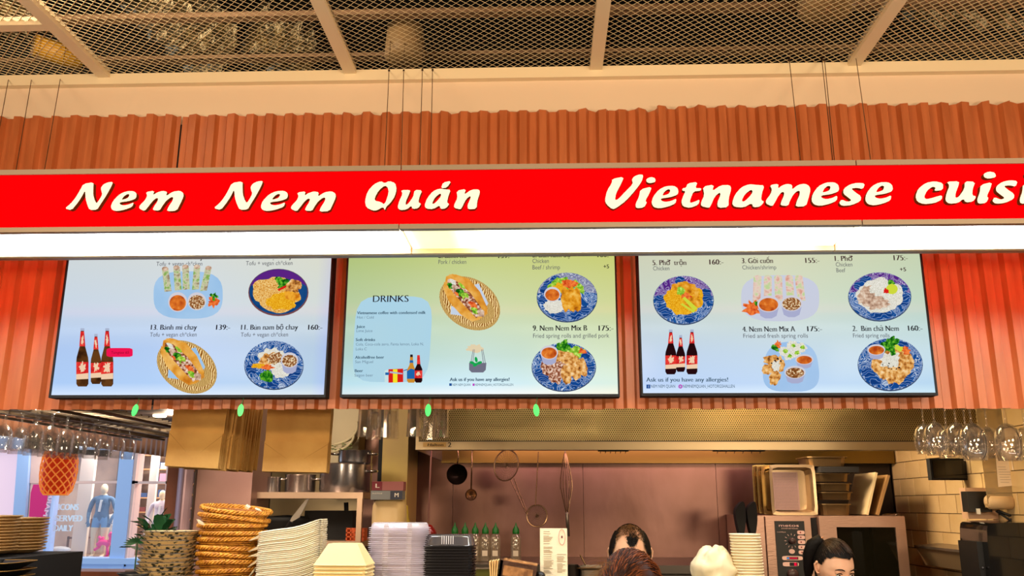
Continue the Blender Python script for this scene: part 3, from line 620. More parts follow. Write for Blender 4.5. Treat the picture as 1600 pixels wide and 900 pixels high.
p.ell(432, 461, 37, 27, NOOD, jag=.14); p.ell(440, 472, 24, 13, NOOG, jag=.2); p.ell(456, 462, 14, 8, TOFU, jag=.2, rot=20); p.ell(458, 447, 14, 10, FRIED, jag=.2)
herb(p, 440, 441, 13, 5, 10); p.poly([(434, 452), (447, 446), (448, 449), (436, 455)], CHIL); p.build('dish_picture', sL, 'picture of fried noodles with tofu and herbs on a dark blue plate')
def banhmi(p, dx=0, dy=0, sc=1, nap=NAP):
    f = lambda pts: [(735+dx+(x-735)*sc, 472+dy+(y-472)*sc) for x, y in pts]
    E_ = lambda cx, cy, rx, ry, m, **k: p.poly([(735+dx+(x-735)*sc, 472+dy+(y-472)*sc) for x, y in ellipse(cx, cy, rx, ry, k.get('rot', 0), k.get('n', 40), k.get('jag', 0), 0, k.get('seed', 1))], m)
    E_(734, 474, 51, 38, BASKD, rot=33); E_(735, 473, 47, 34, BASK, rot=33); E_(740, 478, 36, 23, BASKD, rot=33)
    p.poly(f([(738, 446), (748, 443), (763, 474), (758, 482)]), nap); p.poly(f([(704, 491), (705, 478), (722, 486), (740, 496)]), nap)
    p.poly(f([(697, 432), (707, 428), (722, 434), (745, 454), (760, 480), (762, 490), (756, 494), (748, 500), (738, 502), (724, 494), (704, 474), (694, 450)]), BREAD)
    p.poly(f([(700, 436), (712, 438), (735, 458), (750, 478), (756, 490), (744, 497), (730, 482), (710, 460), (699, 444)]), GRILL)
    for cx, cy, rx, ry, m in ((704, 447, 5, 4, HERB), (712, 451, 6, 4, MEATP), (708, 441, 6, 3, RICE), (720, 458, 7, 5, HERB), (727, 464, 7, 5, LETT), (733, 472, 8, 4, GRILL), (740, 478, 8, 4, CARR), (742, 486, 6, 4, LETT), (752, 490, 6, 5, MEATP), (722, 447, 6, 3, LETT), (714, 460, 4, 2, CARR)): E_(cx, cy, rx, ry, m, jag=.4, n=14, rot=40)
    p.poly(f([(701, 429), (712, 429), (733, 436), (750, 456), (762, 482), (761, 488), (752, 478), (738, 458), (718, 441)]), BREAD)
    p.poly(f([(694, 440), (698, 446), (712, 466), (732, 488), (746, 500), (738, 503), (720, 492), (702, 472), (693, 452)]), BREAD)
p = Pic(YP); banhmi(p, 293-735, 571.5-472, .99, PLB); p.build('dish_picture', sL, 'picture of a filled baguette in a basket with a blue napkin')
p = Pic(YP); porcelain(p, 428, 570, 46.5, 38.5); p.ell(424, 560, 22, 17, RICE, jag=.25); p.ell(418, 562, 16, 9, FRIED, jag=.3, rot=-30); p.ell(432, 560, 13, 9, PEAN, jag=.3)
p.ell(440, 580, 16, 12, RICE, jag=.2); p.ell(404, 572, 12, 4, NOOG, jag=.3); p.ell(418, 574, 10, 4, CARR, jag=.3); herb(p, 418, 586, 14, 8, 11); cup(p, 453, 563, 13.5, 12, PEAN); p.build('dish_picture', sL, 'picture of a noodle salad bowl on a blue patterned plate')
p = Pic(YP); bottles(p, [(150, .86, BOTB), (129, 1, BOTB), (168, 1, BOTB)], 513, 604)
pts = ellipse(187.5, 551, 20.5, 7, 0, 28, 0, 7); p.poly(pts, PINK); p.text('Tsingtao 65', 174, 202, 553, 4, emat('ink_maroon', [(0, (130, 10, 40))])); p.build('bottle_picture', sL)
# ---- middle screen
p = Pic(YP); pts = ellipse(613, 530, 60, 67, 0, 40, 0, 5)
p.poly([(x+(530-y)*.06, y) for x, y in pts], PANELB); p.build('drinks_panel', sM)
p = Pic(YP-.0003)
p.text('DRINKS', 583, 638, 472, 10.5, INK, bold=.0010, offset=-.016, serif=True)
for b_, x0, x1, y in (('Vietnamese coffee with condensed milk', 558, 665, 491), ('Juice', 557, 570, 512.5), ('Soft drinks', 556, 586, 533), ('Alcoholfree beer', 555, 600, 560.5), ('Beer', 554.5, 567, 581.5)): p.text(b_, x0, x1, y, 4.4, BLUEINK, bold=.0005, serif=True)
for b_, x0, x1, y in (('Hot / Cold', 558, 584, 498), ('Lime Juice', 557, 582, 519), ('Cola, Coca-cola zero, Fanta lemon, Loka N,', 556, 662, 540), ('Loka C', 556, 573, 547.5), ('San Miguel', 555, 583, 567.5), ('Saigon beer', 554, 583, 588.5)): p.text(b_, x0, x1, y, 4.2, emat('ink_slate', [(0, (105, 130, 150))]))
p.build('drinks_text', sM)
p = Pic(YP-.0004)
p.poly([(601, 579), (608, 577), (608, 597), (601, 597)], emat('can_cyan', [(0, (200, 224, 226))])); p.poly([(607, 577), (630, 576), (630, 597), (607, 598)], CHIL); p.poly([(614, 577), (621, 577), (621, 598), (614, 598)], YEL); p.poly([(609, 580), (629, 583), (629, 585), (609, 583)], SILV); p.poly([(602, 582), (608, 582), (608, 586), (602, 586)], BLUL); p.poly([(630, 579), (637, 576.5), (637, 578), (630, 580)], FBB)
p.poly([(641, 554), (645, 554), (646, 570), (649, 578), (649, 595), (647, 598), (638, 598), (636, 595), (636, 578), (640, 570)], AMB); p.poly([(641, 554), (645, 554), (645, 558), (641, 558)], INK); p.poly([(640.5, 563), (645.5, 563), (646, 567), (640, 567)], BLUL); p.poly([(636, 580), (642, 576), (649, 578), (649, 592), (636, 592)], BLUL)
p.poly([(652.5, 555), (656, 555), (657, 570), (660, 577), (660, 595), (658, 598), (650, 598), (648, 595), (648, 577), (651.5, 570)], BOTD); p.poly([(652, 555), (656, 555), (657, 569), (651.5, 569)], REDL); p.poly([(648, 579), (660, 579), (660, 591), (648, 591)], REDL); p.ell(654, 584, 3, 3, CREAML, jag=.5); p.build('drinks_picture', sM)
p = Pic(YP); head(p, '8. Bánh mì', 685, 728, 403.5); head(p, '139:-', 779, 799, 403.5); head(p, '6. Bún nam bộ', 832, 891, 402.5); head(p, '160:-', 934, 954, 402)
head(p, '9. Nem Nem Mix B', 833, 917, 517, 8.6); head(p, '175:-', 936, 958, 517, 8.6); p.text('+5', 943, 951.5, 419.5, 6, INK, bold=.0004)
p.text('Ask us if you have any allergies!', 703, 796, 595.5, 5.2, BLUEINK, bold=.0006, serif=True); p.build('heading_text', sM)
p = Pic(YP); p.text('Pork / chicken', 685, 728.5, 412.5, 6.6, GREY); p.text('Chicken', 832, 857.5, 411, 6.6, GREY); p.text('Beef / shrimp', 832, 875, 421, 6.6, GREY); p.text('Fried spring rolls and grilled pork', 833, 952, 528, 6.6, GREY)
p.text('NEM NEM QUAN', 707, 735, 603, 3.6, BLUEINK); p.text('NEMNEMQUAN_HOTORGSHALLEN', 742, 802, 603, 3.6, BLUEINK); p.poly([(702, 599), (706, 599), (706, 603), (702, 603)], FBB); p.poly([(738.5, 599.3), (741.5, 599.3), (741.5, 603), (738.5, 603)], IGM); p.build('small_text', sM)
p = Pic(YP); banhmi(p); p.build('dish_picture', sM, 'picture of a filled baguette in a wicker basket')
p = Pic(YP); porcelain(p, 886, 464, 47.5, 39, PORG); p.ell(866, 478, 17, 12, RICE, jag=.2); p.ell(878, 446, 20, 12, LETT, jag=.3); p.ell(905, 450, 14, 6, LETT, jag=.3, rot=48); p.ell(888, 444, 13, 7, CARR, jag=.3); p.ell(873, 450, 10, 7, NOOG, jag=.3)
for x in (884, 893, 901): p.ell(x, 468, 7.5, 19, CHICK, jag=.15, rot=-5)
cup(p, 863, 460, 13, 11.5, SAUCE, False); p.build('dish_picture', sM, 'picture of chicken and noodles on a blue patterned plate')
p = Pic(YP); porcelain(p, 881, 573, 50.5, 38.5); herb(p, 878, 543, 15, 13, 12); p.ell(898, 551, 15, 9, LETT, jag=.3); p.ell(910, 549, 6, 4, CARR, jag=.4); p.ell(880, 562, 25, 14, FRIED, jag=.25)
for x, y, rx, ry, r in ((868, 580, 17, 17, 10), (855, 574, 10, 12, 0)): p.ell(x, y, rx, ry, GRILL, jag=.25, rot=r)
for x, y in ((885, 586), (899, 580), (909, 574), (894, 567)): p.ell(x, y, 8, 15, FRIED, jag=.15, rot=-12)
cup(p, 858, 551, 14, 11, SAUCE); p.build('dish_picture', sM, 'picture of fried rolls and grilled pork on a blue patterned plate')
p = Pic(YP); p.ell(744, 545, 12, 6, PEACH, jag=.4); p.poly([(733, 567), (760, 567), (759, 578), (755, 582), (737, 582), (733, 578)], POT)
for a, b in (((735, 568), (739, 546)), ((738, 568), (741, 546)), ((758, 568), (754, 546)), ((755, 568), (752, 546))): p.poly([a, (a[0]+1, a[1]), (b[0]+.8, b[1]), b], POT)
for x, y, r in ((738, 567, 20), (744, 562, 80), (749, 567, -20), (743, 570, 150)): p.ell(x, y, 4.5, 2.3, MINT, rot=r, n=14)
p.build('pot_logo', sM)
# ---- right screen
p = Pic(YP); head(p, '5. Phở  trộn', 1020, 1072, 414.5, m=INKR); head(p, '160:-', 1109, 1130, 413.5, m=INKR); head(p, '3. Gỏi cuốn', 1159.5, 1207.5, 411.5, m=INKR); head(p, '155:-', 1259, 1280, 411, m=INKR); head(p, '1. Phở', 1305, 1332, 408, m=INKR); head(p, '175:-', 1397, 1418, 407, m=INKR)
head(p, '4. Nem Nem Mix A', 1160.5, 1242, 518.5, 8.4); head(p, '175:-', 1262, 1284, 518, 8.4); head(p, '2.  Bún chả Nem', 1332.5, 1404, 517.5, 8.4); head(p, '160:-', 1419.5, 1441, 517, 8.4); p.text('+5', 1406, 1415.5, 424, 6, INKR, bold=.0004)
p.text('Ask us if you have any allergies!', 1010, 1137.5, 596.5, 6.4, BLUEINK, bold=.0007, offset=-.01, serif=True); p.build('heading_text', sR)
p = Pic(YP); p.text('Chicken', 1020.5, 1046, 422.5, 6.4, GREY); p.text('Chicken/shrimp', 1160, 1213, 421, 6.4, GREY); p.text('Chicken', 1306, 1332, 416.5, 6.4, GREY); p.text('Beef', 1307, 1321, 425.5, 6.4, GREY); p.text('Fried and fresh spring rolls', 1161.5, 1262.5, 528, 6.4, GREY); p.text('Fried spring rolls', 1333, 1390, 527.5, 6.4, GREY)
p.text('NEM NEM QUAN', 1017, 1055, 606, 4.8, BLUEINK); p.text('NEMNEMQUAN_HOTORGSHALLEN', 1067, 1148, 606, 4.8, BLUEINK); p.poly([(1010, 601), (1016, 601), (1016, 607), (1010, 607)], FBB); p.text('f', 1012.5, 1014.5, 606.5, 4.5, SILV); p.ell(1063, 604, 3.2, 3.2, IGM); p.ell(1063, 604, 1.6, 1.6, SILV); p.build('small_text', sR)
p = Pic(YP); porcelain(p, 1068, 468.5, 47.5, 38.5, PORP); p.ell(1068, 467, 31, 25, NOOG, jag=.18); p.ell(1074, 452, 22, 10, CHICK, jag=.3, rot=20); p.ell(1083, 473, 14, 9, CHICK, jag=.2); p.ell(1063, 455, 6, 7, LETT, jag=.3); p.ell(1072, 463, 8, 5, CARR, jag=.3)
p.poly([(1066, 466), (1070, 464), (1090, 482), (1084, 486)], LIME); p.poly([(1063, 476), (1066, 474), (1086, 487), (1083, 489)], LIME); p.build('dish_picture', sR, 'picture of yellow noodles on a violet and blue plate')
p = Pic(YP); p.ell(1219, 466, 61, 36, PLL, sq=3)
for x, r in ((1184, -12), (1200, -6), (1216, 0), (1233, 6), (1248, 14)):
    p.poly([(x-6.5, 434), (x+6, 434), (x+7-r*-.25, 470), (x-5+r*.25, 470)], ROLLW); p.ell(x-.3, 434, 6.3, 4, ROLLW)
p.ell(1176, 480, 16, 11, CARR, jag=.55); herb(p, 1182, 474, 8, 23, 5); cup(p, 1200.5, 475, 17.5, 13, SAUCE); cup(p, 1236.5, 474, 17, 12.5, PEAN); p.build('dish_picture', sR, 'picture of five fresh rolls with two dips on a lilac plate')
p = Pic(YP); porcelain(p, 1374.5, 463, 49.5, 38.5, PORP); p.ell(1374, 462, 37, 27, RICE, jag=.14); p.ell(1355, 462, 14, 15, MEATP, jag=.3); p.ell(1372, 474, 22, 11, MEATP, jag=.3); p.ell(1371, 450, 14, 11, RICE, jag=.3); herb(p, 1392, 443, 9, 31, 7); p.ell(1393, 452, 9, 8, LIME); p.ell(1384, 455, 4, 4, CHIL, jag=.3); p.build('dish_picture', sR, 'picture of noodle soup with meat and lime on a blue patterned plate')
p = Pic(YP); p.poly([(x+(y-573)*.12*(1 if x > 1236 else -1), y) for x, y in ellipse(1236, 573, 43, 39, 0, 44, 0, 3)], PLL2)
for x, y in ((1238, 540), (1252, 543), (1232, 556), (1225, 549), (1243, 551)): p.ell(x, y, 9, 7, RICE, jag=.25); p.ell(x+2, y, 4, 3, LETT, jag=.3)
herb(p, 1211, 544, 9, 41, 9); p.ell(1216, 538, 5, 5, CARR, jag=.5)
for x, y, rx, ry, r in ((1204, 562, 12, 7, -10), (1200, 577, 11, 8, -20), (1210, 590, 9, 12, 10), (1217, 570, 9, 12, 20)): p.ell(x, y, rx, ry, FRIED, jag=.2, rot=r)
sprinkle(p, 1210, 568, 11, 9, 9, INK, 1.8, 4, .7); p.ell(1212, 572, 6, 8, RICE, jag=.5)
cup(p, 1256, 562, 14, 8, SAUCE); cup(p, 1241.5, 582, 16.5, 10, PEAN); p.build('dish_picture', sR, 'picture of fried and fresh rolls with two dips on a pale blue plate')
p = Pic(YP); porcelain(p, 1391, 569, 51, 41.5); p.ell(1393, 560, 30, 18, FRIED, jag=.2)
for i, (x, y) in enumerate(((1370, 572), (1380, 580), (1392, 588), (1404, 588), (1413, 578), (1419, 570), (1398, 572))): p.ell(x, y, 9, 13, FRIED, jag=.15, rot=(-20+8*i))
p.ell(1390, 562, 16, 12, RICE, jag=.4); sprinkle(p, 1392, 574, 18, 9, 12, INK, 1.4, 9, .6); herb(p, 1388, 540, 17, 51, 14); p.ell(1405, 545, 9, 4, LIME, jag=.3, rot=20); p.ell(1414, 548, 6, 6, CARR, jag=.4); cup(p, 1368, 547, 14, 8.5, SAUCE); p.build('dish_picture', sR, 'picture of fried spring rolls with herbs on a blue patterned plate')
p = Pic(YP); bottles(p, [(1063.5, .82, BOTD), (1048, 1, BOTD), (1081, 1, BOTD)], 515, 585, .9); p.build('bottle_picture', sR)
# ---- green oval tags hanging from the lower edge
GT = mat('green_tag', (60, 255, 110), .35)
for i, (px, py, r, lb) in enumerate(((211, 641, 14, 'below the left screen, leftmost of four'), (376, 641, 4, 'below the right half of the left screen'), (669, 641, 2, 'below the middle screen, above the hanging tumblers'), (838, 641, -5, 'below the middle screen, above the hood, rightmost of four'))):
    p_ = at(px, py, YS+.012); t = thing('green_tag', 'small bright green oval tag hanging '+lb, 'tag', p_, group='green oval tags under the screens')
    m = MB(); q = 24; R_ = RAD(r)
    for s_ in (-1,):
        ov = [(.0105*cos(2*pi*k/q), .0215*sin(2*pi*k/q)) for k in range(q)]
        rot = lambda x, z: (x*cos(R_)+z*sin(R_), -x*sin(R_)+z*cos(R_))
        m.prism(ov, lambda x, z: (rot(x, z)[0]+p_.x, p_.y-.0015, rot(x, z)[1]+p_.z), lambda x, z: (rot(x, z)[0]+p_.x, p_.y+.0015, rot(x, z)[1]+p_.z))
    m.build('tag_disc', GT, t)
    a = p_+Vector((.0215*sin(R_), 0, .0215*cos(R_))); m = MB(); m.tube([a, a+Vector((.004, 0, .012)), Vector((a.x+.006, a.y, a.z+.03))], .0012, 6); m.build('tag_string', mat('green_string', (20, 120, 60), .6), t)
# ------------------------------------------------------------------ kitchen back: splash, hood, tiles
SPL = mat('splash_steel', (138, 104, 96), .32, .85, bump=(9, .12), vary=(2.2, (112, 82, 70)), stretch=(1, 1, .6))
SPL_SHADE = mat('splash_shaded', (44, 34, 26), .5, .5)  # same splash, with the shade under the hood painted in as darker steel
ztop = at(900, 724, YB-.04).z
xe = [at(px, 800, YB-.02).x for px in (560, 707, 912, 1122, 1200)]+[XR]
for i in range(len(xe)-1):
    m = MB(); m.box2((xe[i]+.0012, YB-.012, .9), (xe[i+1]-.0012, YB+.02, ztop+.2)); struct(tag(m.build('wall_panel', SPL if i < len(xe)-2 else SPL_SHADE), None, None))
# hood
YH = 4.2
hx0 = at(650, 700, YH).x; zl = at(900, 703, YH).z; zband = at(900, 689.5, YH).z; ztp = zl+.42
hood = thing('extractor_hood', 'stainless steel extractor hood with a perforated front above the cooking line', 'hood', (hx0, YH, zl))
HOODM = mat('hood_steel', (176, 156, 124), .34, .85, bump=(30, .04), stretch=(.05, 1, 20))
m = MB(); m.box2((hx0, YH-.012, zl), (XR, YH+.0, zband)); m.box2((hx0, YH, zl), (XR, YH+.06, zl+.006)); m.box2((hx0, YH-.012, zband), (hx0+.0135, YH, ztp)); m.box2((hx0, YH-.012, ztp), (XR, YB, ztp+.01)); m.build('front_lip', HOODM, hood)
m = MB(); m.box2((hx0+.014, YH-.0135, zband-.0025), (XR, YH-.005, zband+.0015)); m.build('lip_seam', mat('seam_dark', (30, 20, 10), .6), hood)
# perforated band: real holes in a thin steel skin, dark behind
m = MB(); m.box2((hx0+.014, YH+.02, zband), (XR, YH+.025, ztp)); m.build('plenum', mat('plenum_dark', (40, 28, 14), .6, .5), hood)
m = MB(); cw, chh, hr = .0104, .009, .0031
z = zband+.001; row = 0; zz1 = at(900, 636, YH).z
while z < zz1:
    x = hx0+.014-(cw/2 if row % 2 else 0)
    while x < XR:
        cx, cz = x+cw/2, z+chh/2
        out = [(cx+a*cw/2, cz+b*chh/2) for a, b in ((1, 0), (1, 1), (0, 1), (-1, 1), (-1, 0), (-1, -1), (0, -1), (1, -1))]
        inn = [(cx+hr*cos(k*pi/4), cz+hr*sin(k*pi/4)) for k in range(8)]
        if cx-cw/2 > hx0+.01:
            m.add([(a, YH-.006, b) for a, b in out]+[(a, YH-.006, b) for a, b in inn], [(8+i, 8+(i+1) % 8, (i+1) % 8, i)[::-1] for i in range(8)])
        x += cw
    z += chh; row += 1
stuff(m.build('perforated_panel', aniso('perforated_steel', (150, 130, 90), .28, .85), hood))
m = MB(); m.box2((hx0, YH-.010, zz1), (XR, YH-.004, ztp)); m.build('upper_panel', HOODM, hood)
# left side of the hood and inner faces
SIDE = mat('hood_side', (96, 92, 108), .4, .5)
m = MB(); m.box2((hx0-.003, YH+.0, zl), (hx0+.003, YB-.02, ztp)); m.build('side_panel', SIDE, hood)
m = MB(); zi0 = at(900, 724, YB-.06).z; m.box2((hx0, YB-.1, zi0), (XR, YB-.07, zl+.3)); m.build('rear_baffle', mat('baffle_brass', (120, 96, 44), .3, .85), hood)
m = MB()
for i in range(40):
    x = hx0+.05+i*(XR-hx0-.1)/40; m.box((x, (YH+YB)/2, zl+.24), (.03, 1.0, .004), rot=(RAD(0), RAD(25), 0))
m.build('grease_filter', mat('filter_steel', (60, 50, 36), .4, .7), hood)
for a, b in ((935, 982), (1115, 1195)):
    m = MB(); p0 = at(a, 703, YH+.03); p1 = at(b, 703, YH+.03)
    m.box2((p0.x, YH+.02, zl-.004), (p1.x, YH+.06, zl+.0)); 
    for k in range(6): x = p0.x+(p1.x-p0.x)*(k+.5)/6; m.tube([(x, YH+.03, zl-.003), (x-.004, YH+.032, zl-.014)], .0018, 5)
    m.build('filter_clip', BLACKM, hood)
m = MB(); a = at(661, 698.5, YH-.014); b = at(697, 698.5, YH-.014); m.box2((a.x, YH-.0165, a.z), (b.x, YH-.012, a.z+.022)); m.build('name_plate', mat('plate_dark', (176, 140, 84), .45, .3), hood)
m = MB(); h = at(668, 697, YH-.0175); text2d(m, 'Halton', h, Vector((1, 0, 0)), Vector((.18, 0, 1)), at(693, 697, YH).x-h.x, .0125, 0, .0004); m.build('plate_lettering', BLACKM, hood)
m = MB(); h = at(700, 698.5, YH-.013); text2d(m, '2', h, Vector((1, 0, 0)), Vector((0, 0, 1)), .015, .022, 0, .001); m.build('hood_number', BLACKM, hood)
# right wall tiles, one part per tile
TILE = mat('cream_tile', (226, 196, 146), .25, coat=.4, vary=(5, (214, 182, 130)))
th, tl, g = .094, .195, .0012
z = 1.24; row = 0; cnt = 0
tm = {}
while z < 2.3:
    y = YB-.02+(tl/2 if row % 2 else 0)
    while y > YW+.42:
        y1 = min(y, YB-.02); y0 = y-tl
        if y1-y0 > .02:
            k = round(y1-y0, 3)
            if k not in tm:
                m = MB(); L = y1-y0; d = .0012
                G = .0035; m.add([(0, G, g), (0, L-G, g), (0, L-G, th-g), (0, G, th-g), (-.004, G+d, g+d), (-.004, L-G-d, g+d), (-.004, L-G-d, th-g-d), (-.004, G+d, th-g-d)], [(4, 7, 6, 5), (0, 4, 5, 1), (1, 5, 6, 2), (2, 6, 7, 3), (3, 7, 4, 0)])
                o = m.build('tile', TILE, wall_r); tm[k] = o
            else: o = tm[k].copy(); COL.objects.link(o)
            o.location = (XR+.012, y0, z); cnt += 1
        y -= tl
    z += th; row += 1
# ------------------------------------------------------------------ combi oven
YO = 4.66
oc = lambda px, py: at(px, py, YO)
ox0 = oc(1177, 830).x; ox1 = oc(1412, 830).x; ozt = oc(1300, 806).z
oven = thing('combi_oven', 'stainless combi oven with black control panel and glass door', 'oven', (ox0, YO, .8))
OVM = mat('oven_steel', (186, 150, 132), .33, .7, bump=(30, .08), stretch=(1, 1, 8))
m = MB(); m.box2((ox0, YO+.03, .8), (ox1, YB-.03, ozt)); m.box2((ox0, YO, .8), (oc(1196, 850).x, YO+.03, ozt)); m.build('body', OVM, oven)
m = MB(); m.box2((oc(1198, 850).x, YO-.006, .8), (oc(1266, 815).x, YO+.03, ozt-.004)); m.build('panel_surround', OVM, oven)
PX = lambda px, py: at(px, py, YO-.012)
m = MB(); a = at(1210, 814, YO-.008); b = at(1256, 814, YO-.008); m.box2((a.x, YO-.012, .85), (b.x, YO-.006, a.z)); cp = m.build('control_panel', BLACK, oven)
OVT = mat('panel_print', (245, 205, 195), .5)
m = MB(); h = PX(1217, 823); text2d(m, 'metos', h+Vector((0, -.001, 0)), Vector((1, 0, 0)), Vector((0, 0, 1)), PX(1248, 822).x-h.x, .0135, 0, .0); h = PX(1221, 826.5); text2d(m, 'SYSTEM RATIONAL', h+Vector((0, -.001, 0)), Vector((1, 0, 0)), Vector((0, 0, 1)), .085, .005)
h = PX(1214, 832); text2d(m, 'CombiMaster', h+Vector((0, -.001, 0)), Vector((1, 0, 0)), Vector((0, 0, 1)), .045, .005); m.build('panel_lettering', OVT, oven)
for i, py in enumerate((832, 839.5, 847, 855, 863)):
    h = PX(1251+i*.6, py); m = MB(); pts = ellipse(0, 0, .018, .0095, 0, 20, 0, 4)
    m.prism(pts, lambda x, z: (h.x+x, YO-.0125, h.z+z), lambda x, z: (h.x+x, YO-.018, h.z+z)); b_ = m.build('push_button', OVT, oven)
    m = MB(); m.sphere((h.x-.003, YO-.018, h.z), .004, 8, sc=(1, .3, 1)); m.build('symbol', mat('symbol_red', (150, 50, 45), .5), b_)
h = PX(1237, 861.5); m = MB(); m.prism(ellipse(0, 0, .0145, .0115, 0, 20), lambda x, z: (h.x+x, YO-.0125, h.z+z), lambda x, z: (h.x+x, YO-.018, h.z+z)); m.build('push_button', OVT, oven)
for (a, b, y, dm) in ((1222, 1254, 872, 0), (1223, 1248, 881.5, 1)):
    p0 = PX(a, y); p1 = PX(b, y); L = p1.x-p0.x; m = MB()
    m.prism([(L/2+x, z) for x, z in ellipse(0, 0, L/2, .0105, 0, 24, 0, 5)], lambda x, z: (p0.x+x, YO-.0125, p0.z+z), lambda x, z: (p0.x+x, YO-.015, p0.z+z)); b_ = m.build('display_frame', OVT, oven)
    m = MB(); q0 = p0.x+L*.22 if dm == 0 else p0.x+L*.42
    if dm == 0:
        m.box2((q0, YO-.0165, p0.z-.006), (p0.x+L*.78, YO-.015, p0.z+.006), mi=0); m.box2((q0, YO-.017, p0.z-.002), (q0+L*.12, YO-.0165, p0.z+.002), mi=1); m.box2((q0+L*.12, YO-.017, p0.z-.0025), (p0.x+L*.74, YO-.0165, p0.z+.0025), mi=2)
    else:
        m.box2((q0, YO-.0165, p0.z-.0085), (p0.x+L*.92, YO-.015, p0.z+.0085), mi=0); m.box2((q0+L*.28, YO-.017, p0.z-.0075), (p0.x+L*.86, YO-.0165, p0.z+.0075), mi=2)
    m.build('lit_display', [mat('display_black', (30, 5, 20), .3), emat('led_blue', [(0, (110, 190, 255))]), emat('led_red', [(0, (235, 20, 60))])], b_)
for (px, py, r) in ((1237, 845, .015), (1238, 897, .026)):
    h = PX(px, py); m = MB(); m.T = Matrix.Translation(h) @ Matrix.Rotation(pi/2, 4, 'X'); m.lathe([(.001, .03), (r*.8, .03), (r, .024), (r, 0)], 20); m.build('knob', mat('knob_grey', (70, 50, 50), .35), oven, smooth=True)
m = MB()
for k in range(9):
    a = RAD(60+k*30); h = PX(1237, 845); m.box((h.x+.032*cos(a), YO-.0125, h.z+.032*sin(a)), (.002, .001, .009), rot=(0, -a+pi/2, 0))
m.build('dial_marks', OVT, oven)
dx0 = oc(1277, 815).x; m = MB(); dx1 = ox1
fa = .062; m.box2((dx0, YO-.03, ozt-.055), (dx1, YO+.0, ozt)); m.box2((dx0, YO-.03, .8), (dx0+.085, YO, ozt-.055)); m.box2((dx1-.05, YO-.03, .8), (dx1, YO, ozt-.055)); m.box2((dx0, YO-.03, .8), (dx1, YO, .9)); d_ = m.build('oven_door', OVM, oven)
m = MB(); m.box2((dx0+.085, YO-.022, .9), (dx1-.05, YO-.012, ozt-.055)); m.build('door_glass', mat('oven_glass', (22, 20, 12), .06, coat=1), d_)
m = MB(); m.tube([(dx0+.03, YO-.06, 1.0), (dx0+.03, YO-.06, ozt-.12)], .009, 10); m.build('door_handle', STEELD, d_, smooth=True)
m = MB(); m.box2((oc(1268, 820).x, YO-.002, .8), (dx0-.004, YO+.028, ozt-.01)); m.build('seal_strip', BLACKM, oven)
# things on the oven
def gn_pan(name, W, L, H, mt=STEEL, perf=False):
    """open pan standing on edge: opening faces -y"""
    m = MB(); r = .02
    outer = ellipse(0, 0, W/2, L/2, 0, 40, 0, 22); inner = ellipse(0, 0, W/2-.014, L/2-.014, 0, 40, 0, 12); bot = ellipse(0, 0, W/2-.024, L/2-.024, 0, 40, 0, 10)
    vs = [(x, 0, z) for x, z in outer]+[(x, .001, z) for x, z in inner]+[(x, H, z) for x, z in bot]; n = 40
    fs = [(i, (i+1) % n, n+(i+1) % n, n+i) for i in range(n)]+[(n+i, n+(i+1) % n, 2*n+(i+1) % n, 2*n+i) for i in range(n)]+[tuple(2*n+i for i in range(n))]
    m.add(vs, fs); return m
t = thing('gastro_pan', 'deep steel gastronorm pan stood on its side, front one, perforated insert inside', 'pan', at(1240, 760, YO+.02), group='steel pans on the oven')
W_, L_ = (at(1277, 760, YO).x-at(1205, 760, YO).x), (at(1240, 725, YO).z-ozt)-.004
t.location = (at(1241, 760, YO).x, YO+.02, ozt+L_/2+.002)
m = gn_pan('p', W_, L_, .1); m.build('pan_shell', mat('pan_steel', (190, 165, 130), .28, .85), t, world=False)
m = MB(); m.box2((-W_*.36, .07, -L_*.4), (W_*.2, .078, L_*.36)); 
for i in range(17):
    for j in range(24): m.sphere((-W_*.33+i*W_*.0305, .069, -L_*.38+j*L_*.031), .0016, 4, mi=1)
stuff(m.build('perforated_insert', [mat('insert_steel', (170, 140, 136), .35, .7), BLACKM], t, world=False))
for k in range(3):
    t2 = thing('gastro_pan', ('first', 'second', 'third')[k]+' steel pan leaning behind the front upright pan on the oven', 'pan', (t.location.x-.012*(k+1)-.004, YO+.13+.05*k, ozt+L_/2+.002+.004*k), group='steel pans on the oven')
    m = gn_pan('p', W_, L_, .04); m.build('pan_shell', mat('pan_brass', (200, 175, 110), .25, .9), t2, world=False)
for k, (a, b, y0, y1) in enumerate(((1282, 1339, 803, 786), (1279, 1341, 781, 768), (1277, 1339, 767, 754), (1275, 1336, 752, 738), (1262, 1331, 728, 712))):
    p0 = at(a, y0, YO+.06); p1 = at(b, y0, YO+.06); z1 = at(a, y1, YO+.06).z; z0 = p0.z if k else ozt+.002
    t2 = thing('tray', (['bottom', 'second', 'third', 'fourth', 'topmost'][k])+' steel tray of the stack in the middle of the oven top', 'tray', ((p0.x+p1.x)/2, YO+.2, z0), group='steel trays stacked on the oven')
    hw = (p1.x-p0.x)/2; m = MB(); m.lathe([(hw*.001, 0), (hw*.86, 0), (hw*.92, (z1-z0)*.85), (hw, (z1-z0)*.85), (hw, (z1-z0)*.95), (hw*.9, (z1-z0)*.95), (hw*.84, .005), (.001, .005)], 40, sq=7, sy=1.0)
    m.build('tray_shell', mat('tray_steel', (120, 98, 66), .3, .85), t2, world=False)
m = MB(); z0 = ozt; m.box2((at(1279, 737, YO+.1).x, YO+.06, at(1300, 738, YO+.06).z), (at(1338, 735, YO+.1).x, YO+.36, at(1300, 729, YO+.06).z)); m.bevel = 0
tag(m.build('dark_tray', BLACKM), 'flat dark tray between the upper steel trays on the oven', 'tray')
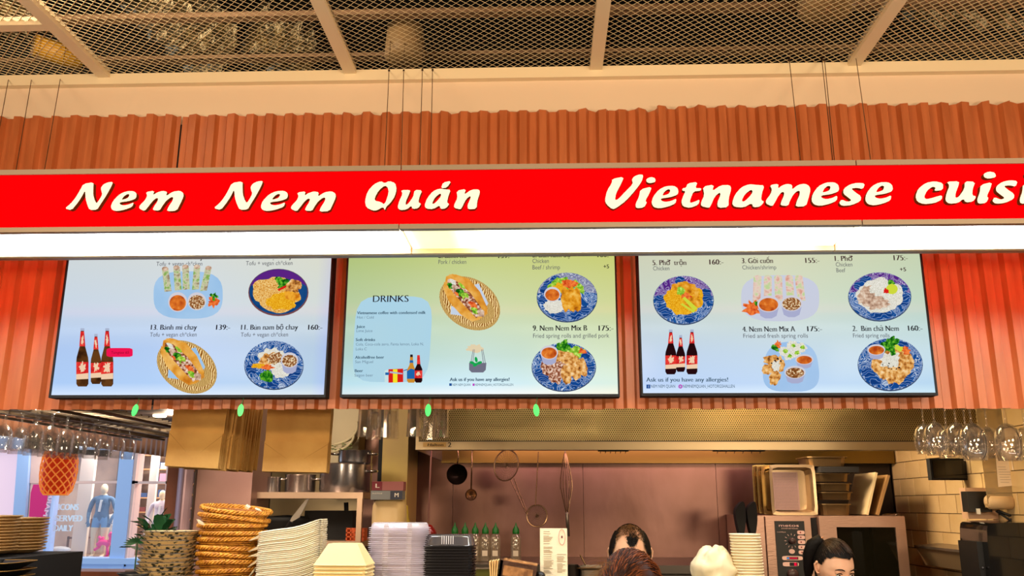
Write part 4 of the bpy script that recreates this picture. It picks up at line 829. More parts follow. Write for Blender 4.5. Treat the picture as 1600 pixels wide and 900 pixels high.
for k, (bx, tx, ty) in enumerate(((1351, 1366, 736), (1367, 1385, 740))):
    p0 = at(bx, 804, YO+.1); p1 = at(tx, ty, YO+.1); t2 = thing('cutting_board', ('left', 'right')[k]+' cutting board leaning on the oven beside the trays', 'board', (p0.x, YO+.1, ozt+.002), group='cutting boards on the oven')
    a = math.atan2(p1.x-p0.x, p1.z-p0.z); H = (p1-p0).length*.97; m = MB(); m.T = Matrix.Translation((p0.x+.008, YO+.1, ozt+.007)) @ Matrix.Rotation(a, 4, 'Y')
    m.box2((0, 0, 0), (.012 if k == 0 else .014, .32, H)); m.build('board', mat('board_pale' if k == 0 else 'board_tan', (222, 205, 160) if k == 0 else (160, 125, 78), .5), t2)
# fish slice / tongs on the oven edge
m = MB(); a = at(1384, 803, YO+.0); b = at(1406, 803, YO+.0); m.tube([(a.x, YO+.03, ozt+.006), (b.x, YO+.03, ozt+.012), (b.x, YO+.05, ozt+.006), (a.x, YO+.05, ozt+.006)], .004, 6); tag(m.build('tongs', CHROME), 'small steel tongs lying on the right end of the oven top', 'tongs')
# two black clogs hung on the wall left of the oven
for k, (px, lb) in enumerate(((1158, 'left'), (1176, 'right'))):
    p0 = at(px, 810, 4.52); m = MB(); pts = [(-.028, .045), (.022, .095), (.026, .0), (.012, -.075), (.0, -.085), (-.012, -.075), (-.022, -.02)]
    pts = chaikin(pts, 2); m.prism(pts, lambda x, z: (p0.x+x, p0.y, p0.z+z), lambda x, z: (p0.x+x, p0.y+.06, p0.z+z))
    t = thing('oven_glove', lb+' black rubber holder standing on a post beside the oven', 'glove', p0, group='pair of black holders beside the oven')
    m.build('glove_body', BLACKM, t); m = MB(); m.tube([(p0.x, p0.y+.03, p0.z-.07), (p0.x, p0.y+.03, .0)], .006, 6); m.build('post', STEELD, t)

# ------------------------------------------------------------------ hanging utensils
YU = 4.75
m = MB(); zr = at(800, 700, YU).z; m.tube([(hx0-.02, YU, zr+.02), (at(905, 700, YU).x, YU, zr+.02)], .006, 8)
m.tube([(hx0+.03, YU, zr+.02), (hx0+.03, YU, zl+.25)], .004, 6); m.tube([(at(900, 700, YU).x, YU, zr+.02), (at(900, 700, YU).x, YU, zl+.25)], .004, 6)
tag(m.build('utensil_rail', STEELD), 'steel rail under the hood carrying the hanging utensils', 'rail')
UT = mat('utensil_steel', (150, 120, 92), .25, .9); UTD = mat('dark_ladle', (40, 32, 24), .25, .8)
def hook(m, x, z): m.tube([(x, YU, zr+.034), (x+.006, YU-.008, zr+.03), (x+.004, YU-.012, zr+.012), (x, YU-.008, z)], .0025, 6)
p0 = at(714, 741, YU-.03); R_ = .056; t = thing('ladle', 'large dark ladle hanging under the hood, leftmost of the short ones', 'ladle', p0)
m = MB(); m.T = Matrix.Translation(p0) @ Matrix.Rotation(RAD(78), 4, 'X'); m.lathe([(R_, 0), (R_*.97, -.012), (R_*.8, -.034), (R_*.45, -.05), (.001, -.055)], 28); m.lathe([(R_*.95, 0), (R_*.9, -.012), (R_*.74, -.032), (.001, -.05)], 28); m.T = Matrix.Identity(4); m.build('bowl', UTD, t, smooth=True)
m = MB(); m.tube([(p0.x, YU-.02, p0.z+R_), (p0.x+.006, YU-.03, p0.z+.09), (p0.x-.004, YU-.012, zr+.03), (p0.x-.012, YU, zr+.034), (p0.x-.016, YU+.006, zr+.022)], .0035, 8); m.build('handle', UT, t, smooth=True)
p0 = at(736, 773, YU-.02); R_ = .031; t = thing('ladle', 'small steel ladle hanging on a long straight handle under the hood', 'ladle', p0)
m = MB(); m.T = Matrix.Translation(p0) @ Matrix.Rotation(RAD(78), 4, 'X'); m.lathe([(R_, 0), (R_*.9, -.015), (R_*.5, -.026), (.001, -.029)], 24); m.lathe([(R_*.92, 0), (R_*.8, -.014), (.001, -.025)], 24); m.T = Matrix.Identity(4); m.build('bowl', UT, t, smooth=True)
m = MB(); m.tube([(p0.x, YU-.014, p0.z+R_*.9), (p0.x+.002, YU-.012, zr+.03), (p0.x+.004, YU+.008, zr+.026)], [.0045, .0035, .003], 8); m.build('handle', UT, t, smooth=True)
a = at(674, 704, YU-.01); b = at(669, 822, YU-.01); t = thing('ladle', 'long-handled red ladle hanging at the left end of the hood', 'ladle', b)
m = MB(); m.tube([Vector((a.x, YU, zr+.028)), Vector((a.x, YU-.012, zr+.024)), Vector((a.x, YU-.012, zr)), b], .0045, 8); m.build('handle', mat('pink_steel', (170, 125, 115), .3, .7), t)
m = MB(); m.T = Matrix.Translation(b+Vector((0, 0, -.035))); m.lathe([(.001, .045), (.02, .04), (.042, .012), (.05, -.014), (.047, -.014), (.03, .015)], 24); m.T = Matrix.Identity(4); m.build('ladle_head', mat('red_enamel', (130, 18, 12), .3, coat=.5), t, smooth=True)
def sieve(cx, cy, rx, ry, depth, hx, hy, label, hd=2, rot=0, frame=UT):
    c = at(cx, cy, YU-.03); k = (at(cx+1, cy, YU-.03)-c).length; t = thing('sieve', label, 'sieve', c)
    m = MB(); pts = [Vector((c.x+x*k, c.y, c.z-y*k)) for x, y in ellipse(0, 0, rx, ry, rot, 40)]; m.tube(pts, .0035, 6, closed=True); m.build('rim', frame, t)
    m = MB(); N = 9
    for j in range(N):      # mesh rings and ribs of the bowl
        f = j/N; m.tube([Vector((c.x+x*k*cos(f*pi/2), c.y+depth*sin(f*pi/2), c.z-y*k*cos(f*pi/2))) for x, y in ellipse(0, 0, rx, ry, rot, 28)], .0007, 3, closed=True)
    for j in range(28):
        x, y = ellipse(0, 0, rx, ry, rot, 28)[j]; m.tube([Vector((c.x+x*k*cos(f*pi/2), c.y+depth*sin(f*pi/2), c.z-y*k*cos(f*pi/2))) for f in (0, .25, .5, .75, 1)], .0007, 3)
    stuff(m.build('wire_mesh', mat('wire_dark', (78, 62, 40), .4, .7), t))
    h = at(hx, hy, YU-.03); d = (h-c); d.y = 0; e = c+d.normalized()*max(rx, ry)*k*.95; pr = Vector((-d.z, 0, d.x)).normalized()*.006
    m = MB(); m.tube([e+pr*1.6, h+pr*.4], .0028, 6)
    if hd == 2: m.tube([e-pr*1.6, h-pr*.4], .0028, 6)
    m.build('handle', frame, t); return t
sieve(791, 727, 18.5, 24, .07, 824, 804, 'large round wire sieve hanging under the hood with its handle pointing down', rot=14)
sieve(839, 806, 16, 16.5, .012, 842, 706, 'flat wire skimmer hanging low behind the white menu card', hd=1)
a = at(883, 706, YU-.02); b = at(886, 803, YU-.02); c = at(888, 838, YU-.02); t = thing('whisk', 'large balloon whisk hanging upside down under the hood', 'whisk', c)
m = MB()
for k in range(6):
    ang = pi*k/6; pts = []
    for j in range(25):
        f = j/24; s_ = sin(pi*f); zz = 1-abs(2*f-1)**1.6 if False else None
        u = -cos(pi*f); wdt = .034*math.copysign(abs(sin(pi*min(1, abs(u)*1.0)*.5))**.0, 1)
        # loop: down one side, over the top, down the other
        q = (f-.5)*2; h = 1-abs(q)**2.6; r = .036*math.copysign(min(1, (1-h)*2.2)**.5*(1 if abs(q) < .72 else (1-(abs(q)-.72)/.28*.85)), q)
        hh = 1-abs(q)**1.9
        pts.append(Vector((b.x+(a.x-b.x)*hh+r*cos(ang), a.y+r*sin(ang), b.z+(a.z-b.z)*hh)))
    m.tube(pts, .0014, 5)
m.build('wire_loops', UT, t); m = MB(); m.tube([b+Vector((0, 0, .015)), b, c], [.006, .009, .008], 10); m.build('handle', STEEL, t, smooth=True)
m = MB(); m.tube([a+Vector((0, 0, -.002)), Vector((a.x, YU, zr+.025))], .0025, 6); m.build('hook', STEELD, t)

# ------------------------------------------------------------------ kitchen left: pillar, shelf, pots, boxes
m = MB(); m.box2((at(598, 760, 5.0).x, 4.95, 0), (at(638, 760, 5.0).x, YB+.01, 2.6)); struct(m.build('trim_2', mat('yellow_pillar', (196, 168, 88), .6, vary=(3, (180, 150, 90)))))
m = MB(); m.box2((at(590, 740, 5.0).x, 5.0, 0), (at(597, 740, 5.0).x, 5.1, 2.6)); struct(m.build('trim_3', BLACKM))
m = MB(); x0 = at(352, 760, 4.9).x; m.box2((x0-.02, 4.9, 1.0), (at(420, 760, 4.9).x, 4.94, 2.4)); struct(m.build('trim_4', mat('recess_black', (16, 13, 12), .8)))
# riveted metal column at the corner
xa, xb, xc, xd = (at(px, 790, 4.3).x for px in (254, 274, 302, 352))
m = MB(); m.box2((xa, 4.32, 0), (xb+.01, 4.6, 2.4)); struct(m.build('wall_brick_edge', mat('rose_brick', (150, 95, 78), .7, bump=(18, .3), vary=(7, (132, 80, 66)))))
COLM = mat('column_metal', (176, 152, 168), .38, .55, vary=(2, (160, 130, 140)))
m = MB(); n = 10; pr = [(xb+(xc-xb)*i/n, 4.3-.03*sin(pi*i/n)) for i in range(n+1)]
m.add([(x, y, z) for z in (0, 2.4) for x, y in pr], [(i, i+1, n+2+i, n+1+i) for i in range(n)]); m.box2((xb, 4.31, 0), (xc, 4.6, 2.4)); colm = struct(m.build('column', COLM))
m = MB(); m.box2((xc+.002, 4.31, 0), (xd+.12, 4.6, 2.4)); cm2 = m.build('column_panel', mat('column_rose', (170, 132, 122), .42, .4, vary=(3, (150, 112, 104))), colm)
for k in range(9):
    z = 1.4+.058*k+.006*sin(k*3); x = xc-.012; m = MB(); m.sphere((x, 4.296, z), .012, 12, sc=(1, .45, 1)); m.build('rivet', mat('rivet_dull', (150, 112, 95), .35, .7), colm, smooth=True)
m = MB(); m.box2((xc-.001, 4.286, 0), (xc+.003, 4.312, 2.4)); m.build('seam', STEELD, colm)
# steel wall shelf with table frame
sh = thing('shelf_frame', 'tall steel shelving unit carrying the pots at left', 'shelf', at(465, 850, 4.45))
zs = at(465, 769, 4.4).z; x0 = at(361, 772, 4.4).x; x1 = at(567, 772, 4.4).x; SHM = mat('shelf_steel', (178, 150, 128), .35, .7)
m = MB(); m.box2((x0, 4.4, zs-.03), (x1, 4.85, zs)); m.build('shelf_top', SHM, sh)
z2 = at(465, 845, 4.4).z; m = MB(); m.box2((x0, 4.4, z2-.03), (x1, 4.85, z2)); m.build('lower_shelf', SHM, sh)
for x, y in ((x0+.012, 4.41), (x1-.014, 4.41), (x0+.012, 4.83), (x1-.014, 4.83)):
    m = MB(); m.box2((x-.013, y-.013, 0), (x+.013, y+.013, zs-.03)); m.build('leg', SHM, sh)
def pot(px0, px1, py0, py1, Y, label, mt=STEEL, lidded=False, handles=True):
    a = at(px0, py1, Y); b = at(px1, py1, Y); R_ = (b.x-a.x)/2; z0 = a.z; H = at(px0, py0, Y).z-z0
    t = thing('stock_pot', label, 'pot', ((a.x+b.x)/2, Y+R_, z0)); c = (0, 0, 0)
    m = MB(); m.lathe([(.001, 0), (R_*.95, 0), (R_*.98, .012), (R_*.98, H-.006), (R_*1.02, H), (R_*.96, H), (R_*.94, .012), (.001, .01)], 40); m.build('pot_body', mt, t, world=False, smooth=False); autosmooth(t.children[0])
    if handles:
        for s_ in (-1, 1):
            m = MB(); m.tube([(s_*R_*.9, -R_*.4, H*.72), (s_*(R_+.03), -R_*.42, H*.74), (s_*(R_+.03), -R_*.1, H*.74), (s_*R_*.95, 0, H*.72)], .006, 8); m.build('handle', CHROME, t, world=False, smooth=True)
    return t
POTM = mat('pot_steel', (168, 164, 166), .22, .95, bump=(50, .1), stretch=(1, 1, .02))
pt = pot(488, 572, 720, 766, 4.5, 'large steel stock pot on the shelf, left of the boxes', POTM); pt.location.z = zs+.002
p2 = pot(520, 574, 703, 724, 4.52, 'smaller steel pot set on top of the stock pot', POTM); p2.location.z = zs+.002+(at(500, 720, 4.5).z-at(500, 766, 4.5).z); p2.location.y = pt.location.y
p3 = pot(438, 486, 738, 766, 4.55, 'low steel pot on the shelf under the paper bags', POTM); p3.location.z = zs+.002
p4 = pot(405, 434, 742, 766, 4.55, 'small steel pot at the left of the pot shelf', POTM, handles=False); p4.location.z = zs+.002
# white shelf with plastic trays behind
m = MB(); a = at(524, 700, 5.15); b = at(560, 645, 5.15); m.box2((a.x-.05, 5.15, a.z-.2), (b.x+.01, 5.33, b.z+.1)); struct(m.build('trim_5', mat('pale_cladding', (196, 178, 140), .6)))
for k, (yy, rr) in enumerate(((686, .17), (700, .15))):
    p = at(512, yy-14, 5.0); t = thing('plastic_tray', ('upper', 'lower')[k]+' curved white plastic tray above the steel pots', 'tray', p, group='white trays above the pots')
    m = MB(); pts = [Vector((p.x+rr*cos(a), p.y, p.z-rr*.62*sin(a)+.02)) for a in [RAD(x) for x in range(-15, 76, 6)]]; m.tube(pts, .007, 8); m.build('rolled_edge', mat('tray_white', (205, 190, 150), .4), t)
    m = MB(); q = [v+Vector((0, .0, 0)) for v in pts]; n = len(q); m.add(q+[v+Vector((0, .12, .01)) for v in q], [(i, i+1, n+i+1, n+i) for i in range(n-1)]); m.build('tray_sheet', mat('tray_sheet', (180, 162, 120), .5), t)
p = at(535, 702, 4.62)
m = MB(); rr = random.Random(5)
for k in range(26):
    q = p+Vector((rr.uniform(-.09, .05), rr.uniform(-.03, .03), rr.uniform(-.002, .03))); a = rr.uniform(0, 3.1); d = Vector((cos(a), .3*sin(a*3), .5*sin(a)))*.010; m.add([q-d, q+Vector((0, 0, -.004)), q+d, q+Vector((0, 0, .004))], [(0, 1, 2, 3)])
o = m.build('herb_bunch', mat('dull_herb', (74, 84, 34), .8)); tag(o, 'bunch of green herbs on the upper steel pot', 'herbs', kind=None)
# cling film boxes and canister
YCn = 4.1
cz = at(600, 781, YCn).z; cx0, cx1 = at(575, 800, YCn).x, at(628, 800, YCn).x; t = thing('canister', 'large cream plastic canister under the film boxes', 'canister', ((cx0+cx1)/2, YCn+.12, cz-.36))
R_ = (cx1-cx0)/2; m = MB(); m.lathe([(.001, 0), (R_*.96, 0), (R_, .02), (R_, .31), (R_*.97, .335), (R_*.86, .352), (R_*.8, .36), (.001, .36)], 36, sq=3); m.build('canister_body', mat('canister_cream', (222, 190, 138), .4), t, world=False, smooth=True)
m = MB(); m.lathe([(R_*1.01, .2), (R_*1.03, .205), (R_*1.03, .225), (R_*1.01, .23)], 36, sq=3); m.build('rim_band', mat('canister_rim', (235, 210, 165), .4), t, world=False)
m = MB(); m.lathe([(.001, 0), (.15, 0), (.15, cz-.362), (.001, cz-.362)], 24, ((cx0+cx1)/2, YCn+.12, 0)); tag(m.build('drum', mat('drum_grey', (110, 96, 80), .5)), 'grey drum that carries the cream canister', 'drum')
zc_ = cz
for k, (a, b, y0, y1, ca, cb, lb) in enumerate(((579, 628.5, 780, 766, (120, 122, 125), (40, 44, 66), 'grey and navy cling film box on the canister'), (581, 630, 766, 752, (150, 85, 85), (110, 16, 34), 'pink and dark red foil box on top of the grey one'))):
    p0 = at(a, y0, YCn+.02); p1 = at(b, y0, YCn+.02); h = at(a, y1, YCn+.02).z-p0.z; z0 = zc_+.001; zc_ = z0+h
    t = thing('film_box', lb, 'box', ((p0.x+p1.x)/2, YCn+.07, z0)); w_ = p1.x-p0.x
    m = MB(); m.box2((p0.x, YCn+.02, z0), (p1.x, YCn+.1, z0+h)); m.build('carton', mat('carton_%d' % k, ca, .5), t)
    m = MB(); e = (.62, 1.0) if k == 0 else (0, .32); m.box2((p0.x+w_*e[0], YCn+.0185, z0+.001), (p0.x+w_*e[1], YCn+.02, z0+h-.001)); m.build('end_print', mat('carton_end_%d' % k, cb, .5), t)
    m = MB(); text2d(m, 'M' if k == 0 else 'L', (p0.x+w_*(.76 if k == 0 else .12), YCn+.018, z0+h*.3), Vector((1, 0, 0)), Vector((0, 0, 1)), w_*.12, h*.45, 0, .0006)
    if k == 0: text2d(m, 'PLASTFOLIE', (p0.x+w_*.06, YCn+.0195, z0+h*.62), Vector((1, 0, 0)), Vector((0, 0, 1)), w_*.3, h*.14)
    m.build('box_lettering', mat('box_ink', (225, 215, 205), .5), t)
m = MB(); a = at(632, 790, 4.3); m.tube([a, a+Vector((.006, 0, -.06)), a+Vector((.03, 0, -.12)), a+Vector((.055, 0, -.3))], [.016, .018, .014, .01], 10); tag(m.build('yellow_tube', mat('mustard_tube', (178, 150, 50), .4), smooth=True), 'mustard yellow curved tube right of the canister', 'tube')
# things on the lower shelf: dark blender parts, knife, orange crate
m = MB(); a = at(430, 832, 4.5); m.lathe([(.001, 0), (.14, 0), (.15, .09), (.16, .1), (.15, .11), (.001, .12)], 30, (a.x+.02, 4.62, z2)); tag(m.build('black_wok', BLACKM, smooth=True), 'black wok lying on the lower shelf at left', 'wok')
m = MB(); a = at(500, 805, 4.5); m.box2((at(472, 800, 4.5).x, 4.55, z2), (at(548, 800, 4.5).x, 4.8, at(500, 798, 4.55).z)); m.tube([(at(535, 785, 4.5).x, 4.6, at(500, 798, 4.55).z), (at(534, 785, 4.5).x, 4.6, at(534, 785, 4.55).z)], .012, 8); tag(m.build('black_appliance', BLACKM), 'black appliance with an upright handle on the lower shelf', 'appliance')
a = at(455, 818, 4.42); b = at(478, 790, 4.42); t = thing('cleaver', 'broad kitchen blade leaning up from the lower shelf', 'knife', a); m = MB(); m.prism([(-.012, 0), (.04, .03), (.085, .125), (.07, .12), (.0, .03)], lambda x, z: (a.x+x, 4.42, a.z+z), lambda x, z: (a.x+x, 4.425, a.z+z)); m.build('blade', STEEL, t); m = MB(); m.tube([a+Vector((0, 0, .01)), (a.x-.05, 4.43, z2+.012)], .012, 8); m.build('knife_handle', BLACK, t)
a = at(536, 846, 4.35); b = at(556, 846, 4.35); crate = thing('orange_crate', 'small orange perforated plastic crate on the lower shelf', 'crate', (a.x, 4.42, z2))
m = MB(); n = 4; W_ = .085; H_ = at(540, 826, 4.4).z-z2
for i in range(n+1): m.box((a.x+W_*i/n, 4.42, z2+H_/2), (.006, .006, H_))
for j in range(4): m.box((a.x+W_/2, 4.42, z2+H_*j/3), (W_+.006, .006, .006))
m.box((a.x+W_/2, 4.5, z2+H_/2), (W_, .006, H_)); m.box((a.x, 4.46, z2+H_/2), (.004, .08, H_)); m.box((a.x+W_, 4.46, z2+H_/2), (.004, .08, H_)); m.build('crate_lattice', mat('orange_plastic', (205, 85, 30), .5), crate)

# ------------------------------------------------------------------ worktop of the cooking line with bottles
ztw = at(800, 874, 4.85).z-.012
m = MB(); m.box2((at(660, 880, 4.7).x, 4.62, ztw-.04), (ox0-.02, YB-.013, ztw)); m.box2((at(660, 880, 4.7).x, 4.7, .1), (ox0-.02, YB-.02, ztw-.04)); tag(m.build('cooking_line', STEELD), 'steel worktop along the splashback under the squeeze bottles', 'worktop')
GB = glassmat('clear_bottle', (232, 226, 205), gl=.1, edge=.6, rough=.08, op=.14); GREEN = mat('green_cap', (10, 105, 30), .4)
bot = None
for k, px in enumerate((710, 726, 742, 758, 774, 806)):
    p = at(px, 872, 4.85); lab = 'clear squeeze bottle with green tip, '+(ordl(k)+' of the row of five' if k < 5 else 'standing alone right of the row of five')
    loc = (p.x, 4.85, ztw+.001)
    if bot is None:
        bot = thing('squeeze_bottle', lab, 'bottle', loc, group='squeeze bottles with green tips'); H = at(px, 834, 4.85).z-ztw; r = .0285
        m = MB(); m.lathe([(.001, 0), (r, 0), (r, .01), (r*.97, H*.45), (r, H*.8), (r*.8, H*.93), (r*.5, H), (r*.5, H+.004)], 20); m.build('bottle_body', GB, bot, world=False, smooth=True)
        m = MB(); m.lathe([(r*.62, H), (r*.66, H+.003), (r*.62, H+.022), (r*.42, H+.032), (r*.2, H+.042), (.002, H+.058)], 16); m.build('cap', GREEN, bot, world=False, smooth=True)
        m = MB(); m.box2((-r*.5, -r*1.0, H*.2), (r*.5, -r*.99, H*.4)); rr = random.Random(2)
        for j in range(26):
            a = rr.uniform(0, 6.28); z = H*.45+rr.random()*H*.42; m.box((r*.5*cos(a)*.9, -r*.9, z), (.006, .001, .002), rot=(0, a, 0))
        m.build('print', mat('bottle_print', (225, 215, 190), .5), bot, world=False)
    else: dup(bot, loc, label=lab)
m = MB()
x0, x1 = at(742, 885, 4.6).x, at(818, 885, 4.6).x
t = thing('glass_trough', 'low greenish glass trough with steel rim in front of the squeeze bottles', 'trough', (x0, 4.5, ztw-.1)); m.box2((x0, 4.5, ztw-.16), (x1, 4.505, ztw-.012)); m.build('glass_wall', glassmat('green_glass', (170, 175, 100), gl=.15, op=.35), t)
m = MB(); m.box2((x0, 4.49, ztw-.014), (x1, 4.515, ztw-.008)); m.box2((x0, 4.49, ztw-.09), (x1, 4.515, ztw-.08)); m.build('rim', STEEL, t)
m = MB(); m.box2((x0, 4.49, 0), (x0+.02, 4.51, ztw-.16)); m.box2((x1-.02, 4.49, 0), (x1, 4.51, ztw-.16)); m.box2((x0, 4.49, ztw-.18), (x1, 4.6, ztw-.16)); m.build('stand', STEELD, t)
pa = at(897, 884, 4.5); t = pot(884, 908, 883, 925, 4.4, 'dark steel pot just right of the white menu card', STEELD, handles=False)
m = MB(); m.lathe([(.001, 0), (.045, 0), (.045, t.location.z-.002), (.001, t.location.z-.002)], 20, (t.location.x, t.location.y, 0)); tag(m.build('stove_stand', STEELD), 'round stove stand under the dark pot', 'stand')
a = at(906, 885, 4.3); b = at(948, 885, 4.3); t = thing('bain_marie_pan', 'steel bain-marie pan with a spoon, left of the bald man', 'pan', ((a.x+b.x)/2, 4.4, a.z-.15)); hw = (b.x-a.x)/2
m = MB(); m.lathe([(.001, 0), (hw*.85, 0), (hw*.9, .13), (hw*1.05, .142), (hw*1.05, .15), (hw*.86, .148), (hw*.82, .01), (.001, .008)], 40, sq=7); m.build('pan_shell', STEEL, t, world=False)
m = MB(); m.tube([(-hw*.2, -.03, .03), (-hw*.6, -.06, .158), (-hw*.95, -.07, .2)], .003, 6); m.build('spoon', CHROME, t, world=False)
m = MB(); m.box2((a.x-.02, 4.3, 0), (b.x+.02, 4.55, a.z-.152)); tag(m.build('pan_cabinet', STEELD), 'steel cabinet under the bain-marie pan', 'cabinet')

# ------------------------------------------------------------------ right wall equipment
WX = XR
p0 = atx(1457, 722, WX-.06); p1 = atx(1531, 750, WX-.06)
y0, y1 = 3.98, 4.55
xa = at(1459, 735, 4.5).x
bx = thing('black_display_box', 'black wall-mounted order display behind the hanging wine glasses', 'display', (xa, 4.4, at(1490, 750, 4.4).z))
a = at(1456, 750, 4.4); b = at(1530, 716, 4.4); m = MB(); m.box2((a.x, 4.4, a.z), (b.x, 4.44, b.z)); m.build('housing', BLACKM, bx)
m = MB(); m.box2((a.x+.01, 4.396, a.z+.01), (b.x-.01, 4.4, b.z-.01)); m.build('screen_glass', mat('off_glass', (8, 8, 9), .1), bx)
m = MB(); m.box2((b.x-.05, 4.44, (a.z+b.z)/2-.02), (WX+.004, 4.47, (a.z+b.z)/2+.02)); m.build('wall_arm', STEELD, bx)
m = MB(); q = at(1520, 738, 4.39); m.box2((q.x-.018, 4.385, q.z-.02), (q.x+.018, 4.396, q.z+.02)); m.build('label_plate', mat('beige_plate', (170, 145, 105), .5), bx)
# ticket holder: clear acrylic panel with a receipt
YT = 4.0
th_ = thing('ticket_holder', 'clear acrylic panel holding a white paper slip at the right edge', 'holder', at(1570, 790, YT))
a = at(1545, 790, YT); b = at(1606, 640, YT); m = MB(); m.box2((at(1533, 700, YT).x, YT, at(1570, 787, YT).z), (at(1600, 700, YT).x, YT+.006, b.z+.1)); m.build('acrylic_sheet', glassmat('acrylic_beige', (205, 188, 150), gl=.08, op=.3), th_)
m = MB(); A, B_, C_, D_ = at(1554, 690, YT-.004), at(1584, 691, YT-.004), at(1592, 758, YT-.004), at(1560, 761, YT-.004); m.add([A, D_, C_, B_]+[v+Vector((0, .0015, 0)) for v in (A, D_, C_, B_)], [(0, 1, 2, 3), (7, 6, 5, 4), (0, 4, 5, 1), (1, 5, 6, 2), (2, 6, 7, 3), (3, 7, 4, 0)]); o = m.build('paper_slip', mat('receipt_paper', (238, 216, 190), .7), th_)
m = MB(); rr = random.Random(3)
for k in range(7):
    z = D_.z+.02+k*.011; m.box2((D_.x+.012-k*.0005, YT-.0048, z), (D_.x+.012+rr.uniform(.03, .06), YT-.004, z+.0015))
m.build('printed_lines', mat('grey_ink', (170, 150, 130), .7), th_)
for px in (1594,):
    m = MB(); q = at(px, 760, YT-.01); q2 = at(px-12, 640, YT-.01)
    for f in (.05, .9): c = q+(q2-q)*f; m.box2((c.x-.008, YT-.02, c.z-.02), (c.x+.008, YT-.0, c.z+.02))
    m.build('clip', WHITE, th_)
m = MB(); m.box2((at(1533, 700, YT).x, YT+.006, at(1570, 793, YT).z), (WX+.003, YT+.03, at(1570, 787, YT).z)); m.build('bottom_rail', mat('rail_beige', (180, 150, 110), .4, .3), th_)
m = MB(); q = at(1536, 660, 4.2); q1 = at(1528, 645, 4.2); m.box2((at(1531, 660, 4.2).x, 4.2, at(1540, 690, 4.2).z), (at(1543, 660, 4.2).x, 4.22, q1.z+.15)); m.box2((at(1543, 660, 4.2).x, 4.205, q1.z+.05), (WX+.003, 4.215, q1.z+.08)); tag(m.build('yellow_sign_strip', mat('yellow_paint', (214, 178, 20), .5)), 'bright yellow vertical strip behind the wine glasses', 'strip')
# white wall duct / roller
m = MB(); a = at(1548, 784, 3.98); r = .032; m.T = Matrix.Translation((a.x, 4.02, a.z)) @ Matrix.Rotation(pi/2, 4, 'Y'); m.lathe([(.001, 0), (r*.7, 0), (r, .012), (r, WX-a.x+.004), (.001, WX-a.x+.004)], 20); tag(m.build('white_roll', mat('roll_white', (214, 182, 140), .5), smooth=True), 'thick pale horizontal roll on the right wall above the black dispenser', 'roll')
# card terminal / printer
t = thing('ticket_printer', 'small black ticket printer in a pale bracket on the tiled wall', 'printer', at(1530, 812, 4.12)); a = at(1517, 811, 4.12); b = at(1556, 811, 4.12)
m = MB(); m.box2((a.x, 4.14, a.z), (WX+.004, 4.2, at(1530, 762, 4.12).z)); m.build('bracket', mat('bracket_pale', (205, 165, 135), .45), t)
m = MB(); m.box2((at(1510, 790, 4.1).x, 4.08, at(1530, 800, 4.1).z), (at(1546, 790, 4.1).x, 4.14, at(1530, 768, 4.1).z)); m.build('printer_body', BLACK, t)
m = MB(); q = at(1529, 799, 4.075); m.box2((q.x-.008, 4.068, q.z-.012), (q.x+.005, 4.08, q.z+.012)); m.build('release_button', WHITE, t)
m = MB(); 
for s_ in (0, .02): 
    q = at(1560, 798, 4.05); m.tube([(q.x, 4.05+s_, q.z), (q.x+.04, 4.04, q.z-.02-s_), (q.x+.1, 4.05, q.z-.01), (q.x+.17, 4.05+s_, q.z-.03)], .006, 6)
tag(m.build('cable_bundle', BLACK, smooth=True), 'bundle of dark cables under the pale roll', 'cables')
# black dispenser
a = at(1540, 900, 3.85); zt_ = at(1560, 814, 3.85).z; t = thing('paper_dispenser', 'large glossy black paper towel dispenser at the lower right', 'dispenser', (a.x+.15, 3.95, zt_-.36))
w2 = .16; m = MB(); pts = chaikin([(-w2, -.36), (w2, -.36), (w2, -.02), (w2-.03, 0), (-w2+.03, 0), (-w2, -.02)], 2); X_ = at(1535, 850, 3.85).x+w2
m.prism(pts, lambda x, z: (X_+x*.93, 3.83, zt_+z-.006), lambda x, z: (X_+x, 4.05, zt_+z)); m.build('cover', mat('gloss_black', (14, 14, 15), .14, coat=.6), t)
m = MB(); m.box2((X_-w2-.014, 3.87, zt_-.36), (X_-w2+.01, 4.04, zt_-.085)); m.build('side_cover', BLACK, t)
for z in (-.19, -.26): m = MB(); m.sphere((X_-w2-.002, 3.868, zt_+z), .006, 8); m.build('screw', STEELD, t)
m = MB(); m.box2((X_-w2*.8, 4.05, zt_-.3), (WX+.004, 4.09, zt_-.05)); m.build('mount', STEELD, t)
# stainless wall shelf
t = thing('steel_wall_shelf', 'narrow stainless steel spout shelf on the tiled wall beside the black dispenser', 'shelf', at(1480, 878, 4.3))
def wq(px, py, X): return atx(px, py, X)
a = atx(1441, 852, WX-.1); b = atx(1522, 857, WX-.1)
zt2 = a.z; ya, yb_ = 4.78, 4.12
m = MB()
A = at(1440, 850, 4.62); B_ = at(1520, 856, 4.15)
x0_, x1_ = WX-.13, WX+.004
m.add([(x0_, ya, zt2), (x0_, yb_, zt2), (x1_, yb_, zt2+.01), (x1_, ya, zt2+.01), (x0_, ya, zt2-.012), (x0_, yb_, zt2-.012), (x1_, yb_, zt2-.012), (x1_, ya, zt2-.012)], [(0, 1, 2, 3), (7, 6, 5, 4), (0, 4, 5, 1), (1, 5, 6, 2), (3, 2, 6, 7), (0, 3, 7, 4)]); m.build('shelf_plate', STEEL, t)
m = MB(); 
